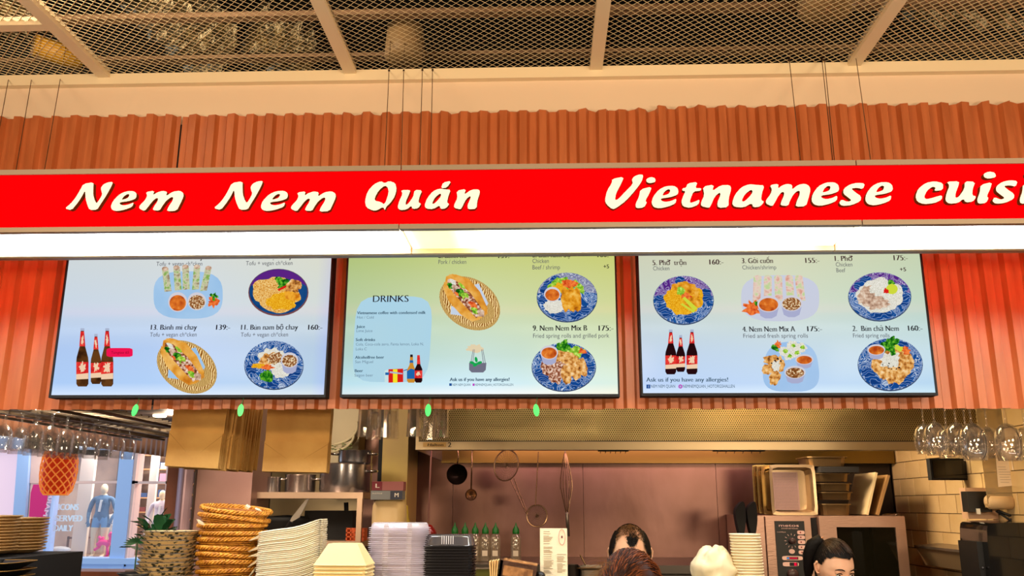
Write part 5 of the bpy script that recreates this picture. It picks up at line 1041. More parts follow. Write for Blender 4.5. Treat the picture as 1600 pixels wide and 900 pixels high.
for y in (ya, yb_): m.add([(x0_+.01, y, zt2-.012), (x1_, y, zt2-.012), (x1_, y, zt2-.1), (x0_+.05, y, zt2-.1), (x0_+.01, y+.004, zt2-.012), (x1_, y+.004, zt2-.012), (x1_, y+.004, zt2-.1), (x0_+.05, y+.004, zt2-.1)], [(0, 1, 2, 3), (7, 6, 5, 4), (0, 4, 5, 1), (2, 6, 7, 3), (0, 3, 7, 4)])
m.add([(x0_+.01, ya, zt2-.012), (x0_+.01, yb_, zt2-.012), (x0_+.06, yb_, zt2-.1), (x0_+.06, ya, zt2-.1)], [(0, 1, 2, 3)]); m.build('apron', mat('apron_steel', (198, 170, 132), .35, .6), t)
# ------------------------------------------------------------------ serving counter and the things on it
ZT = 1.40
cnt_ = thing('serving_counter', 'long serving counter in front of the kitchen, below the picture', 'counter', (0, 2.8, 0))
m = MB(); m.box2((-2.6, 2.5, ZT-.03), (1.75, 3.2, ZT)); m.build('counter_top', mat('counter_top', (58, 48, 42), .45), cnt_)
m = MB(); m.box2((-2.55, 2.56, 0), (1.7, 3.15, ZT-.03)); m.build('counter_front', mat('counter_front', (120, 82, 52), .6, vary=(3, (100, 66, 42))), cnt_)
# wall shelf of glasses overhead: three glass racks hung from the bulkhead
RK = mat('rack_steel', (110, 96, 80), .35, .8)
# --- left canopy and glass rack
ZR = CZ+.40
rack = thing('glass_rack', 'slatted metal glass rack at upper left, full of hanging glasses', 'rack', (-2.1, 4.1, ZR))
m = MB()
for k in range(26): y = 3.35+k*.072; m.box((-2.12, y, ZR-.012), (.62, .012, .008))
m.build('slats', RK, rack)
m = MB()
for x in (-2.43, -2.29, -2.15, -2.01, -1.87): m.box2((x-.006, 3.3, ZR-.03), (x+.006, 5.2, ZR-.018))
m.box2((-2.45, 3.3, ZR-.03), (-1.8, 3.315, ZR)); m.build('rails', RK, rack)
m = MB(); m.box2((-2.45, 3.26, ZR+.06), (-1.56, 5.6, ZR+.075)); can = m.build('canopy_panel', mat('canopy_grey', (120, 104, 100), .45, .4), rack)
for x, y in ((-2.2, 3.62), (-2.04, 4.55)):
    m = MB(); m.lathe([(.001, 0), (.03, 0), (.034, .004), (.034, .012), (.001, .012)], 18, (x, y, ZR+.048)); s_ = m.build('spotlight', mat('spot_lit', (255, 230, 190), .4, emit=6), rack)
m = MB()
for x in (-2.44, -1.82):
    for y in (3.4, 5.1): m.tube([(x, y, ZR-.02), (x, y, 2.65)], .005, 6)
m.build('hanger_rods', RK, rack)
GLS = glassmat('glass_clear', (250, 248, 246), gl=.07, edge=.62, rough=.05, op=.03)
def glass_kind(name, label, prof_bowl, prof_stem, group, loc):
    t = thing(name, label, 'glass', loc, group=group)
    m = MB(); m.lathe(prof_bowl, 20); m.build('bowl', GLS, t, world=False, smooth=True)
    if prof_stem: m = MB(); m.lathe(prof_stem, 14); m.build('stem', GLS, t, world=False, smooth=True)
    return t
# hung upside down, origin at the foot (top)
sp = [(.034, 0), (.034, -.003), (.012, -.006), (.0045, -.014), (.004, -.055), (.006, -.062)]
bp = [(.005, -.06), (.02, -.068), (.032, -.09), (.034, -.115), (.031, -.165), (.0295, -.165), (.032, -.115), (.030, -.092), (.018, -.072), (.002, -.066)]
GLS2 = glassmat('glass_thin', (252, 251, 250), gl=.03, edge=.42, rough=.06, op=.02)
g0 = None
KG = GLS
GLS = GLS2
for r_, (x, ph) in enumerate(((-2.08, 0), (-2.24, .05), (-2.38, .02))):
    for k in range(8):
        y = 3.5+ph+k*.118; lb = 'glass hanging upside down in the left rack, %s of the %s row' % (ordl(k), ('front', 'middle', 'rear')[r_])
        if g0 is None: g0 = glass_kind('stemmed_glass', lb, bp, sp, 'glasses hanging in the left rack', (x, y, ZR-.018))
        else: dup(g0, (x, y, ZR-.018), rot=(0, 0, k), label=lb)
# --- middle rack of tumblers
GLS = KG
for x_, y_ in ((-2.2, 3.62), (-2.04, 4.55)):
    l_ = bpy.data.lights.new('spot_point', 'POINT'); l_.energy = 4; l_.color = (1, .84, .62); l_.shadow_soft_size = .03; lo = bpy.data.objects.new('spot_point', l_); COL.objects.link(lo); lo.location = (x_+.07, y_, ZR+.03)
ZM = CZ+.385
rk2 = thing('tumbler_rack', 'short metal rack behind the fascia holding hanging tumblers', 'rack', (-.5, 3.45, ZM)); m = MB()
xa, xb = at(555, 650, 3.45).x, at(705, 650, 3.45).x
for y in (3.36, 3.43, 3.5, 3.57): m.box2((xa, y-.004, ZM), (xb, y+.004, ZM+.01))
for x in (xa, (xa+xb)/2, xb): m.tube([(x, 3.46, ZM), (x, 3.46, 2.64)], .005, 6); m.box2((x-.004, 3.34, ZM), (x+.004, 3.6, ZM+.01))
m.build('rack_bars', RK, rk2)
tp = [(.004, -.0), (.024, -.0), (.0265, -.008), (.031, -.125), (.0295, -.125), (.0255, -.016), (.004, -.014)]
hand = None
for k, (px, Y, dz) in enumerate(((571, 3.4, .02), (585, 3.54, .0), (600, 3.4, .005), (612, 3.5, .02), (648, 3.4, .0), (672, 3.52, .005), (690, 3.44, .01))):
    p = at(px, 650, Y); lb = 'clear glass mug hanging upside down behind the fascia, '+ordl(k)+' of the middle group'
    if hand is None:
        hand = thing('glass_mug', lb, 'glass', (p.x, Y, ZM-.002), group='glass mugs hanging in the middle rack')
        m = MB(); m.lathe(tp, 16); m.build('glass_body', GLS, hand, world=False, smooth=False)
        m = MB(); m.tube([(.027, 0, -.03), (.05, 0, -.035), (.055, 0, -.07), (.045, 0, -.095), (.029, 0, -.1)], .0045, 6); m.build('handle', GLS, hand, world=False, smooth=True)
    else: dup(hand, (p.x, Y, ZM-.002), rot=(0, 0, .7+k*1.3), label=lb)
# --- right rack of wine glasses
ZRR = CZ+.40
rk3 = thing('wine_glass_rack', 'chrome wire rack at upper right holding the wine glasses', 'rack', (1.75, 3.5, ZRR)); m = MB()
xa, xb = at(1420, 650, 3.4).x, 2.1
for y in (3.38, 3.44, 3.52, 3.58, 3.66): m.tube([(xa, y, ZRR-.004), (xb, y, ZRR-.004)], .004, 6)
for x in (xa+.02, xb-.02): m.tube([(x, 3.36, ZRR+.004), (x, 3.68, ZRR+.004)], .004, 6); m.tube([(x, 3.5, ZRR), (x, 3.5, 2.64)], .004, 6)
m.build('rack_bars', CHROME, rk3)
g1 = None
bw = [(.006, -.085), (.022, -.091), (.040, -.112), (.0490, -.145), (.0475, -.18), (.040, -.222), (.039, -.222), (.0465, -.18), (.0478, -.145), (.0388, -.114), (.02, -.094), (.002, -.089)]
sw = [(.036, 0), (.036, -.002), (.01, -.006), (.0042, -.016), (.0038, -.075), (.0065, -.088)]
for k, (px, Y, s_) in enumerate(((1446, 3.56, .86), (1463, 3.42, .92), (1481, 3.62, .92), (1497, 3.46, .9), (1521, 3.36, 1.02), (1545, 3.62, .92), (1575, 3.38, 1.02), (1604, 3.6, .95), (1511, 3.62, .92))):
    p = at(px, 690, Y); lb = 'wine glass hanging upside down at right, %s' % (('leftmost, partly behind its neighbour', 'second from left, in front', 'third from left, behind', 'fourth from left, in front', 'large one in the middle of the row', 'behind the gap before the last large one', 'large one in front of the paper slip', 'cut by the right edge', 'behind the large middle one')[k])
    if g1 is None: g1 = glass_kind('wine_glass', lb, bw, sw, 'wine glasses hanging in the right rack', (p.x, Y, ZRR-.006)); g1.scale = (s_, s_, s_)
    else: dup(g1, (p.x, Y, ZRR-.006), label=lb, scale=(s_, s_, s_))
# --- left fascia over the side opening
corr('side_fascia', 3.2, 7.0, CZ+.33, 2.55, -2.72, 'brown corrugated fascia over the street side, behind the hanging glasses', mat('brown_fascia', (186, 126, 88), .5, vary=(6, (160, 104, 72))), axis='y', jag=0)
m = MB(); m.box2((-2.82, 3.26, CZ+.36), (-2.745, 7.0, 2.62)); struct(m.build('wall_left', MC['hall_wall']))
# --- brown paper bags
PAPER = mat('kraft_paper', (206, 160, 88), .8, bump=(14, .5), vary=(6, (190, 142, 74)))
bag = None
def paper_bag(loc, label, group, W, H, rz, tilt):
    t = thing('paper_bag', label, 'bag', loc, group=group); m = MB(); nx, nz = 10, 12; rr = random.Random(int(loc[0]*1000))
    vs = []
    for s_ in (0, 1):
        for j in range(nz+1):
            for i in range(nx+1):
                x = W*(i/nx-.5); z = -H*j/nz; q = .5*noise.noise(Vector((x*14+loc[1]*9, z*12, s_)))*.012
                y = (-.006 if s_ == 0 else .006)+q; vs.append((x+noise.noise(Vector((0, z*11, s_)))*.002, y, z))
    n = nx+1; L = n*(nz+1); fs = []
    for j in range(nz):
        for i in range(nx):
            fs.append((j*n+i, (j+1)*n+i, (j+1)*n+i+1, j*n+i+1)); fs.append((L+j*n+i, L+j*n+i+1, L+(j+1)*n+i+1, L+(j+1)*n+i))
        fs.append((j*n, L+j*n, L+(j+1)*n, (j+1)*n)); fs.append((j*n+nx, (j+1)*n+nx, L+(j+1)*n+nx, L+j*n+nx))
    for i in range(nx): fs.append((nz*n+i, L+nz*n+i, L+nz*n+i+1, nz*n+i+1))
    m.add(vs, fs); m.build('bag_body', PAPER, t, world=False)
    m = MB(); m.box((0, -.012, -H*.775), (W*.99, .005, H*.44)); m.build('folded_bottom', PAPER, t, world=False)
    m = MB()
    for s_ in (-1, 1): m.add([(s_*W/2*.98, -.0149, -H*.58), (s_*W*.14, -.0149, -H*.80), (s_*W*.137, -.0149, -H*.804), (s_*W/2*.98, -.0149, -H*.587)], [(0, 1, 2, 3)])
    m.build('crease', mat('kraft_crease', (150, 108, 50), .8), t, world=False)
    t.rotation_euler = (0, tilt, rz); return t
# first bundle
a = at(262, 731, 3.34); b = at(346, 736, 3.34); W = b.x-a.x; Hb = .3
for k in range(16):
    y = 3.34+k*.0225; rr = random.Random(k+3); x = (a.x+b.x)/2+.010+k*.0015+rr.uniform(-.005, .005)
    lb = 'flat brown paper bag in the large left bundle, %s' % ('frontmost' if k == 0 else ORD[k]+' from front')
    loc = (x+rr.uniform(-.004, .012)*(k > 0), y, a.z+Hb-.004*(k % 3)*.6+(k*.0004)); rot = (0, RAD(3.2)+rr.uniform(-.05, .03)*(k > 0), rr.uniform(-.09, .07) if k else 0)
    if bag is None: bag = paper_bag(loc, lb, 'paper bags hanging in the left bundle', W, Hb, 0, RAD(3))
    else: dup(bag, loc, rot, lb)
a = at(410, 738, 3.4); b = at(514, 738, 3.4); W2 = (b.x-a.x)*.97
bag2 = None
for k in range(5):
    rr = random.Random(k+33); loc = ((a.x+b.x)/2+.002-k*.002, 3.4+k*.016, a.z+.26+.003*(k % 2)); lb = 'flat brown paper bag in the right bundle, %s' % ('frontmost with the folded flap' if k == 0 else ORD[k]+' from front')
    if bag2 is None: bag2 = paper_bag(loc, lb, 'paper bags hanging in the right bundle', W2, .26, 0, RAD(1.0))
    else: dup(bag2, loc, (0, RAD(1)+rr.uniform(-.01, .01), rr.uniform(-.03, .03)), lb)
m = MB(); z = CZ+.335
for x in (at(300, 700, 3.34).x, at(462, 700, 3.4).x):
    m.tube([(x, 3.3, z+.1), (x, 3.78, z+.1)], .005, 8)
    m.tube([(x, 3.72, z+.1), (x, 3.72, 2.64)], .005, 8)
tag(m.build('bag_hooks', STEELD), 'steel rods the paper bag bundles hang on', 'rail')

# ------------------------------------------------------------------ stacks on the counter
def stack(proto, n, x, y, ztop, dz, labels, jit=.001, tilt=None, rz=None, dx=0, base=None):
    if base is not None: n = int((ztop-base-ZT-.001)/dz)+1
    rr = random.Random(int(abs(x)*999)); out = [proto]
    for k in range(n):
        rot = (tilt(k) if tilt else 0, 0, rz(k) if rz else 0) if not isinstance(tilt, tuple) else tilt
        if tilt and callable(tilt): rot = tilt(k)
        loc = (x+rr.uniform(-jit, jit)+dx*k, y+rr.uniform(-jit, jit), ztop-dz*k)
        if k == 0: proto.location = loc; proto.rotation_euler = rot; proto['label'] = labels(k)
        else: out.append(dup(proto, loc, rot, labels(k)))
    return out
def ring(prof, n=36, sx=1, sy=1, sq=0, mi=0): m = MB(); m.lathe(prof, n, sx=sx, sy=sy, sq=sq, mi=mi); return m
# plates
PLM = mat('stone_plate', (196, 158, 104), .45, vary=(12, (160, 122, 72)))
R = .1
pp = [(.001, .003), (R*.55, .002), (R*.62, .003), (R*.97, .014), (R, .016), (R*.98, .018), (R*.6, .008), (.001, .007)]
for nm, x0, Y, ytop, n, side, zb_ in (('a', -28, 2.76, 806, 12, 'nearer left', 0), ('b', 20, 2.95, 809, 11, 'right', 0)):
    c = at(x0, 860, Y); t = thing('plate', '', 'plate', group='stoneware plates stacked at far left'); m = ring(pp); m.build('dish', PLM, t, world=False, smooth=True)
    zt_ = at(20, ytop, Y-.1).z-.018
    st = stack(t, n, c.x, Y, zt_, .0092 if nm == 'a' else .0098, lambda k: 'beige stoneware plate, %s of the %s stack at far left' % (ordt(k), side), .003)
    zlast = zt_-.0095*(n-1)
m = MB(); zbx = zlast; a = at(68, 870, 2.85); t = thing('black_crate', 'black crate under the stacked plates at lower left', 'crate', (a.x-.18, 2.85, ZT))
zt_ = min(at(20, 866, 2.72).z, zlast-.003); m.box2((a.x-.36, 2.63, ZT+.002), (a.x-.002, 3.1, zt_)); m.build('crate_body', BLACKM, t)
m = MB(); 
for k in range(12): m.sphere((a.x-.02-k*.012, 2.628, zt_-.014+.001*(k % 3)), .0016, 6)
m.build('pale_specks', mat('gold_fleck', (175, 150, 90), .5), t)
GOLD = mat('gold_rim', (170, 130, 60), .35, .6); t = None
for k, (py, rx) in enumerate(((877, 44), (889, 43), (899, 40))):
    p = at(rx-42, py, 2.56); lb = ('upper', 'middle', 'lower')[k]+' black square bowl with a thin gold rim at the lower left corner'
    loc = (p.x-.02, 2.56, p.z-.03)
    t = thing('square_bowl', lb, 'bowl', loc, group='black gold-rimmed bowls at the lower left'); m = MB(); m.lathe([(.001, .0), (.05, 0), (.052, .004), (.088, .0285), (.085, .0285), (.05, .006), (.001, .004)], 40, sq=8); m.build('bowl_body', BLACK, t, world=False)
    m = MB(); m.tube([(x, y, .029) for x, y in ellipse(0, 0, .0875, .0875, 0, 40, 0, 8)], .0011, 5, closed=True); m.build('rim', GOLD, t, world=False)
# patterned bowls
BPM = bpy.data.materials.new('leaf_print_bowl'); BPM.use_nodes = True; nt = BPM.node_tree; b = nt.nodes['Principled BSDF']; b.inputs['Roughness'].default_value = .35
tc = nt.nodes.new('ShaderNodeTexCoord'); v = nt.nodes.new('ShaderNodeTexVoronoi'); v.inputs['Scale'].default_value = 62; n_ = nt.nodes.new('ShaderNodeTexNoise'); n_.inputs['Scale'].default_value = 160; n_.inputs['Distortion'].default_value = 2
nt.links.new(tc.outputs['Object'], v.inputs[0]); oi = nt.nodes.new('ShaderNodeObjectInfo'); ad = nt.nodes.new('ShaderNodeVectorMath'); ad.operation = 'ADD'; nt.links.new(tc.outputs['Object'], ad.inputs[0]); nt.links.new(oi.outputs['Random'], ad.inputs[1]); nt.links.new(ad.outputs[0], v.inputs[0]); nt.links.new(ad.outputs[0], n_.inputs[0])
mu = nt.nodes.new('ShaderNodeMath'); mu.operation = 'ADD'; nt.links.new(v.outputs['Distance'], mu.inputs[0]); mm = nt.nodes.new('ShaderNodeMath'); mm.operation = 'MULTIPLY'; mm.inputs[1].default_value = .9; nt.links.new(n_.outputs[0], mm.inputs[0]); nt.links.new(mm.outputs[0], mu.inputs[1])
r_ = nt.nodes.new('ShaderNodeValToRGB'); r_.color_ramp.elements[0].position = .82; r_.color_ramp.elements[1].position = .87; r_.color_ramp.elements[0].color = lin((24, 34, 28))+(1,); r_.color_ramp.elements[1].color = lin((226, 196, 142))+(1,); nt.links.new(mu.outputs[0], r_.inputs[0]); nt.links.new(r_.outputs[0], b.inputs['Base Color'])
RB = .0865; c = at(262, 900, 2.78)
t = thing('patterned_bowl', '', 'bowl', group='leaf-patterned bowls in a stack'); m = ring([(.001, -.03), (RB*.55, -.03), (RB*.6, -.034), (RB*.78, -.016), (RB*.94, -.0035), (RB, -.0), (RB*1.005, .002), (RB*.985, .0025), (RB*.9, -.004), (RB*.7, -.018), (.001, -.026)]); m.build('bowl_body', BPM, t, world=False, smooth=True)
m = MB(); m.tube([(x, y, .0015) for x, y in ellipse(0, 0, RB*.995, RB*.995, 0, 40)], .0016, 5, closed=True); m.build('rim', mat('bowl_rim', (70, 58, 44), .4), t, world=False)
zt_ = at(262, 832, 2.78-RB).z; stack(t, 12, c.x, 2.78, zt_, .0128, lambda k: 'cream bowl with dark leaf print, %s of the leaf-print stack' % ordt(k), .0015, dx=-.0008, base=.034)
m = MB(); a = at(210, 897, 2.72); m.lathe([(.001, -.02), (.03, -.02), (.055, .0), (.053, .0), (.028, -.016), (.001, -.016)], 28, (a.x+.005, 2.72, a.z+.004)); m.lathe([(.001, 0), (.028, 0), (.028, a.z+.004-.02-ZT-.001), (.001, a.z+.004-.02-ZT-.001)], 20, (a.x+.005, 2.72, ZT+.001)); tag(m.build('black_bowl', BLACK, smooth=True), 'black footed bowl left of the leaf-patterned bowls', 'bowl')
# wicker baskets
RWK = .108; WK = mat('wicker', (226, 160, 52), .5, vary=(60, (176, 108, 28)), bump=(120, .3)); WKD = mat('wicker_dark', (150, 88, 28), .6, bump=(160, .6))
t = thing('wicker_basket', '', 'basket', group='wicker baskets in a stack')
m = MB()
for s_ in range(3):   # twisted rim of three strands
    m.tube([((RWK+.0035*cos(a*18+s_*2.09))*cos(a), (RWK*.94+.0035*cos(a*18+s_*2.09))*sin(a), .0045*sin(a*18+s_*2.09)) for a in [2*pi*k/150 for k in range(150)]], .0034, 5, closed=True)
m.build('twisted_rim', WK, t, world=False, smooth=True)
m = MB()
for j in range(7):
    f = j/6; r0 = RWK*(.96-.22*f); m.tube([((r0+.0014*sin(a*30+j*pi))*cos(a), (r0*.94+.0014*sin(a*30+j*pi))*sin(a), -.006-.033*f) for a in [2*pi*k/90 for k in range(90)]], .0021, 4, closed=True)
m.lathe([(RWK*.70, -.041), (RWK*.4, -.042), (.001, -.042)], 30, sy=.94); m.build('woven_side', WK, t, world=False, smooth=True)
m = MB()
for k in range(44):
    a = 2*pi*k/44; m.tube([(RWK*.97*cos(a), RWK*.91*sin(a), -.002), (RWK*.74*cos(a), RWK*.695*sin(a), -.041)], .0013, 4)
m.lathe([(RWK*.93, -.006), (RWK*.70, -.04), (.001, -.04)], 30, sy=.94); m.build('uprights', WKD, t, world=False)
ys = [793, 806, 818, 829, 839, 853, 867, 878, 889, 899, 909]; tl = [(.06, .10), (.03, .10), (.0, .0), (0, -.01), (0, .02), (0, -.03), (0, -.10), (0, -.09), (0, -.06), (0, -.05), (0, -.02)]
NAPK = mat('napkin_paper', (232, 214, 178), .7)
for k in range(11):
    dxp = [3, 0, -3, -2, -4, -3, -5, -5, -5, -5, -5][k]; p = at(361+dxp, ys[k]+3, 2.8); lb = 'round brown wicker basket, %s of its stack' % ordt(k)
    if k == 0: t.location = (p.x, 2.8+RWK*.3, p.z); t.rotation_euler = (tl[k][0], tl[k][1], 0); t['label'] = lb
    else: dup(t, (p.x, 2.8+RWK*.3, p.z), (tl[k][0], tl[k][1], k*.7), lb)
for k, (px, py, a, lb) in enumerate(((398, 840, 30, 'fourth'), (397, 857, 30, 'fifth'), (398, 866, 20, 'sixth'), (395, 880, 40, 'eighth'), (392, 896, 55, 'ninth'), (315, 817, 150, 'second'))):
    p = at(px, py, 2.735); m = MB(); c_, s_ = cos(RAD(a))*.022, sin(RAD(a))*.022
    m.add([(p.x-c_, 2.735, p.z-s_*.9), (p.x+c_*.9, 2.735, p.z+s_), (p.x+c_*.5, 2.737, p.z+s_-.014), (p.x-c_, 2.76, p.z-s_*.9-.002), (p.x+c_*.9, 2.76, p.z+s_-.002)], [(0, 2, 1), (0, 1, 4, 3)]); tag(m.build('napkin', NAPK), 'corner of a folded paper napkin sticking out below the %s basket' % lb, 'napkin', 'napkins between the wicker baskets')
for k, (px, py) in enumerate(((387, 792), (404, 797))):
    p = at(px, py, 2.79); m = MB(); m.box((p.x, 2.79, p.z), (.014, .02, .006), rot=(.3, .5, .2+k)); tag(m.build('paper_scrap', NAPK), ('left', 'right')[k]+' small white paper scrap on the rim of the topmost basket', 'scrap')
# white clamshell trays
W_ = at(503, 860, 2.72).x-at(407, 860, 2.72).x; FOAM = mat('foam_white', (240, 228, 200), .6); hw = W_/2
t = thing('foam_tray', '', 'tray', group='white takeaway trays in a leaning stack'); m = MB()
out = ellipse(0, 0, hw, hw*.8, 0, 32, 0, 7); inn = ellipse(0, 0, hw*.93, hw*.74, 0, 32, 0, 6); bt = ellipse(0, 0, hw*.84, hw*.66, 0, 32, 0, 6)
cv = lambda x: .018*(x/hw)**2*(1 if x > 0 else -.2)
vs = [(x, y, cv(x)+.001) for x, y in out]+[(x, y, cv(x)+.003) for x, y in inn]+[(x, y, cv(x)*.8-.014) for x, y in bt]+[(x, y, cv(x)-.0012) for x, y in out]; n = 32
m.add(vs, [(i, (i+1) % n, n+(i+1) % n, n+i) for i in range(n)]+[(n+i, n+(i+1) % n, 2*n+(i+1) % n, 2*n+i) for i in range(n)]+[tuple(2*n+i for i in range(n))]+[(3*n+i, 3*n+(i+1) % n, (i+1) % n, i) for i in range(n)]); m.build('tray_shell', FOAM, t, world=False)
m = MB(); m.box2((hw*.99, -.03, .015), (hw*1.05, .03, .0175)); m.build('closing_tab', FOAM, t, world=False)
zt_ = at(455, 827, 2.64).z; cx = at(454, 860, 2.72).x
stack(t, 30, cx, 2.74, zt_, .0054, lambda k: 'white takeaway tray, %s of the leaning stack right of the baskets' % ordt(k), .0014, tilt=lambda k: (0, -RAD(6.0-2.2*min(k/12, 1)), 0), base=.02)
m = MB()
# cream pyramid boxes
a = at(517, 849, 2.62); b = at(562, 849, 2.62); c = at(494, 883, 2.58); d = at(577, 883, 2.58); tw = (b.x-a.x)/2; bwd = (d.x-c.x)/2; H = a.z-c.z
t = thing('cream_box', '', 'box', group='cream takeaway boxes stacked upside down'); CRM = mat('cream_card', (244, 220, 158), .55)
m = MB(); y1_ = bwd*.8; y0_ = tw*.8
m.add([(-bwd, -y1_, 0), (bwd, -y1_, 0), (bwd, y1_, 0), (-bwd, y1_, 0), (-tw, -y0_, H), (tw, -y0_, H), (tw, y0_, H), (-tw, y0_, H)], [(0, 1, 5, 4), (1, 2, 6, 5), (2, 3, 7, 6), (3, 0, 4, 7), (4, 5, 6, 7)]); m.build('box_side', CRM, t, world=False)
m = MB(); m.tube([(x, y*.8, 0) for x, y in ellipse(0, 0, bwd*1.01, bwd*1.01, 0, 36, 0, 12)], .0028, 6, closed=True); m.build('rolled_rim', CRM, t, world=False)
stack(t, 5, (a.x+b.x)/2-.002, 2.63, c.z, .0105, lambda k: 'cream card box turned upside down, %s of its stack' % ordt(k), .002, base=.003)
# clear plastic lids
LIDM = glassmat('lid_plastic', (236, 228, 236), gl=.3, edge=.7, rough=.18, op=.42); W_ = at(668, 860, 2.72).x-at(574, 860, 2.72).x; hw = W_/2
t = thing('clear_lid', '', 'lid', group='clear plastic lids in a stack'); m = MB(); m.lathe([(hw, 0), (hw*.98, .0012), (hw*.92, .0012), (hw*.89, .012), (hw*.84, .0155), (.001, .0158)], 44, sq=5.0, sy=.8); m.build('lid_shell', LIDM, t, world=False, smooth=True)
for x_ in (-.35, .42): m = MB(); m.box2((hw*x_-.007, -hw*.86*.8-.004, .002), (hw*x_+.007, -hw*.8*.8, .0145)); m.build('ridge', LIDM, t, world=False)
zt_ = at(620, 817, 2.68).z-.016; stack(t, 32, at(621, 860, 2.72).x, 2.76, zt_, .0057, lambda k: 'clear plastic container lid, %s of the tall clear stack mid counter' % ordt(k), .0012, base=0)
# black trays with a clear lid on top
W_ = at(741, 870, 2.72).x-at(659, 870, 2.72).x; hw = W_/2; t = thing('black_tray', '', 'tray', group='black takeaway trays in a stack'); m = MB(); m.lathe([(hw, 0), (hw, .0025), (hw*.95, .0025), (hw*.88, -.02), (.001, -.02)], 44, sq=9, sy=.8); m.build('tray_shell', mat('black_tray_plastic', (26, 24, 28), .28), t, world=False)
zt_ = at(700, 856, 2.66).z; cx = at(700, 870, 2.72).x; stack(t, 17, cx, 2.77, zt_, .0082, lambda k: 'black plastic food tray, %s of the stack right of the clear lids' % ordt(k), .0014, base=.02)
t = thing('smoked_lid', 'smoky clear lid on top of the black tray stack', 'lid', (cx, 2.77, zt_+.004)); m = MB(); hl = hw*.95; m.lathe([(hl, 0), (hl*.99, .001), (hl*.93, .024), (hl*.88, .03), (.001, .031)], 44, sq=6, sy=.8); m.build('lid_shell', glassmat('smoke_plastic', (96, 92, 96), gl=.22, edge=.6, rough=.12, op=.5), t, world=False, smooth=True)
for k in range(6): m = MB(); x = hl*(-.25+.09*k); m.tube([(x, -hl*.775, .004), (x, -hl*.735, .028)], .0016, 5); m.build('ridge', mat('lid_ridge', (190, 186, 190), .3), t, world=False)
# menu card
a = at(844, 900, 2.7); b = at(887, 900, 2.7); zt_ = at(865, 825.5, 2.7).z; t = thing('menu_card', 'white printed menu card standing upright with a pink oval emblem', 'card', ((a.x+b.x)/2, 2.7, ZT))
m = MB(); m.box2((a.x, 2.7, ZT+.002), (b.x, 2.703, zt_)); m.build('card_sheet', mat('menu_paper', (240, 228, 200), .6), t)
m = MB(); m.box2((a.x-.004, 2.69, ZT+.001), (b.x+.004, 2.73, ZT+.014)); m.build('card_foot', mat('acrylic_foot', (190, 180, 165), .3), t)
INKT = mat('menu_ink', (150, 140, 125), .7); m = MB(); rr = random.Random(4)
for (u0, u1, v0, v1, st_) in ((.13, .48, .93, .66, .028), (.13, .48, .60, .44, .024), (.13, .50, .40, .06, .024), (.62, .95, .45, .06, .026)):
    v_ = v0
    while v_ > v1:
        L = (u1-u0)*rr.uniform(.55, 1); W_ = b.x-a.x; H_ = zt_-at(865, 900, 2.7).z
        z = at(865, 900, 2.7).z+H_*v_; m.box2((a.x+W_*u0, 2.6992, z), (a.x+W_*(u0+L), 2.6998, z+.0012)); v_ -= st_*(1.7 if rr.random() < .2 else 1)
m.build('printed_text', INKT, t)
e = at(878, 839, 2.699); m = MB(); m.tube([(e.x+.0095*cos(q), 2.699, e.z+.0225*sin(q)) for q in [2*pi*k/30 for k in range(30)]], .0009, 4, closed=True, mi=0); m.prism([(e.x+.0025*cos(q), e.z+.004*sin(q)) for q in [2*pi*k/8 for k in range(8)]], lambda x, z: (x, 2.6985, z), lambda x, z: (x, 2.6998, z), mi=1); m.build('emblem', [mat('emblem_pink', (226, 150, 140), .6), mat('emblem_dark', (110, 50, 50), .6)], t)
# brown napkin holder with papers
t = thing('napkin_holder', 'dark brown leather holder full of folded paper napkins, left of the menu card', 'holder', at(800, 900, 2.62))
a = at(778, 902, 2.62); b = at(838, 902, 2.62); R3 = Matrix.Translation(a+Vector((0, 0, .0))) @ Matrix.Rotation(RAD(9), 4, 'Y')
m = MB(); m.T = R3; L = (b.x-a.x)*.97; m.box2((.0, 0, -.02), (L, .006, .0485)); m.box2((.0, 0, -.02), (.008, .09, .0485)); m.build('leather_cover', mat('dark_leather', (70, 38, 20), .5, bump=(60, .4)), t)
m = MB(); m.T = R3; m.box2((.008, .006, .0465), (L, .09, .051)); m.box2((.012, -.002, .008), (L-.01, -.0005, .036)); m.build('leather_flap', mat('tan_leather', (196, 140, 84), .55, vary=(40, (120, 76, 40))), t)
for k in range(4):
    m = MB(); m.T = R3; m.box((-.006-.006*k, .03, .02-.002*k), (.004, .08, .052), rot=(0, RAD(-4-3*k), 0)); m.build('napkin_sheet', mat('kraft_napkin', (224, 182, 118), .7), t)
m = MB(); m.T = R3; m.sphere((L+.012, .03, .022), .016, 12, sc=(1, 1, .8)); m.tube([(L+.012, .03, .0), (L+.02, .03, -.03)], .012, 8); m.T = Matrix.Identity(4); m.build('black_clasp', BLACK, t, smooth=True)
m = MB(); zz = a.z-.035; m.box2((a.x-.03, 2.61, ZT+.001), (b.x+.02, 2.72, zz+.012)); tag(m.build('holder_block', mat('counter_box', (90, 60, 40), .6)), 'low brown box carrying the napkin holder', 'box')
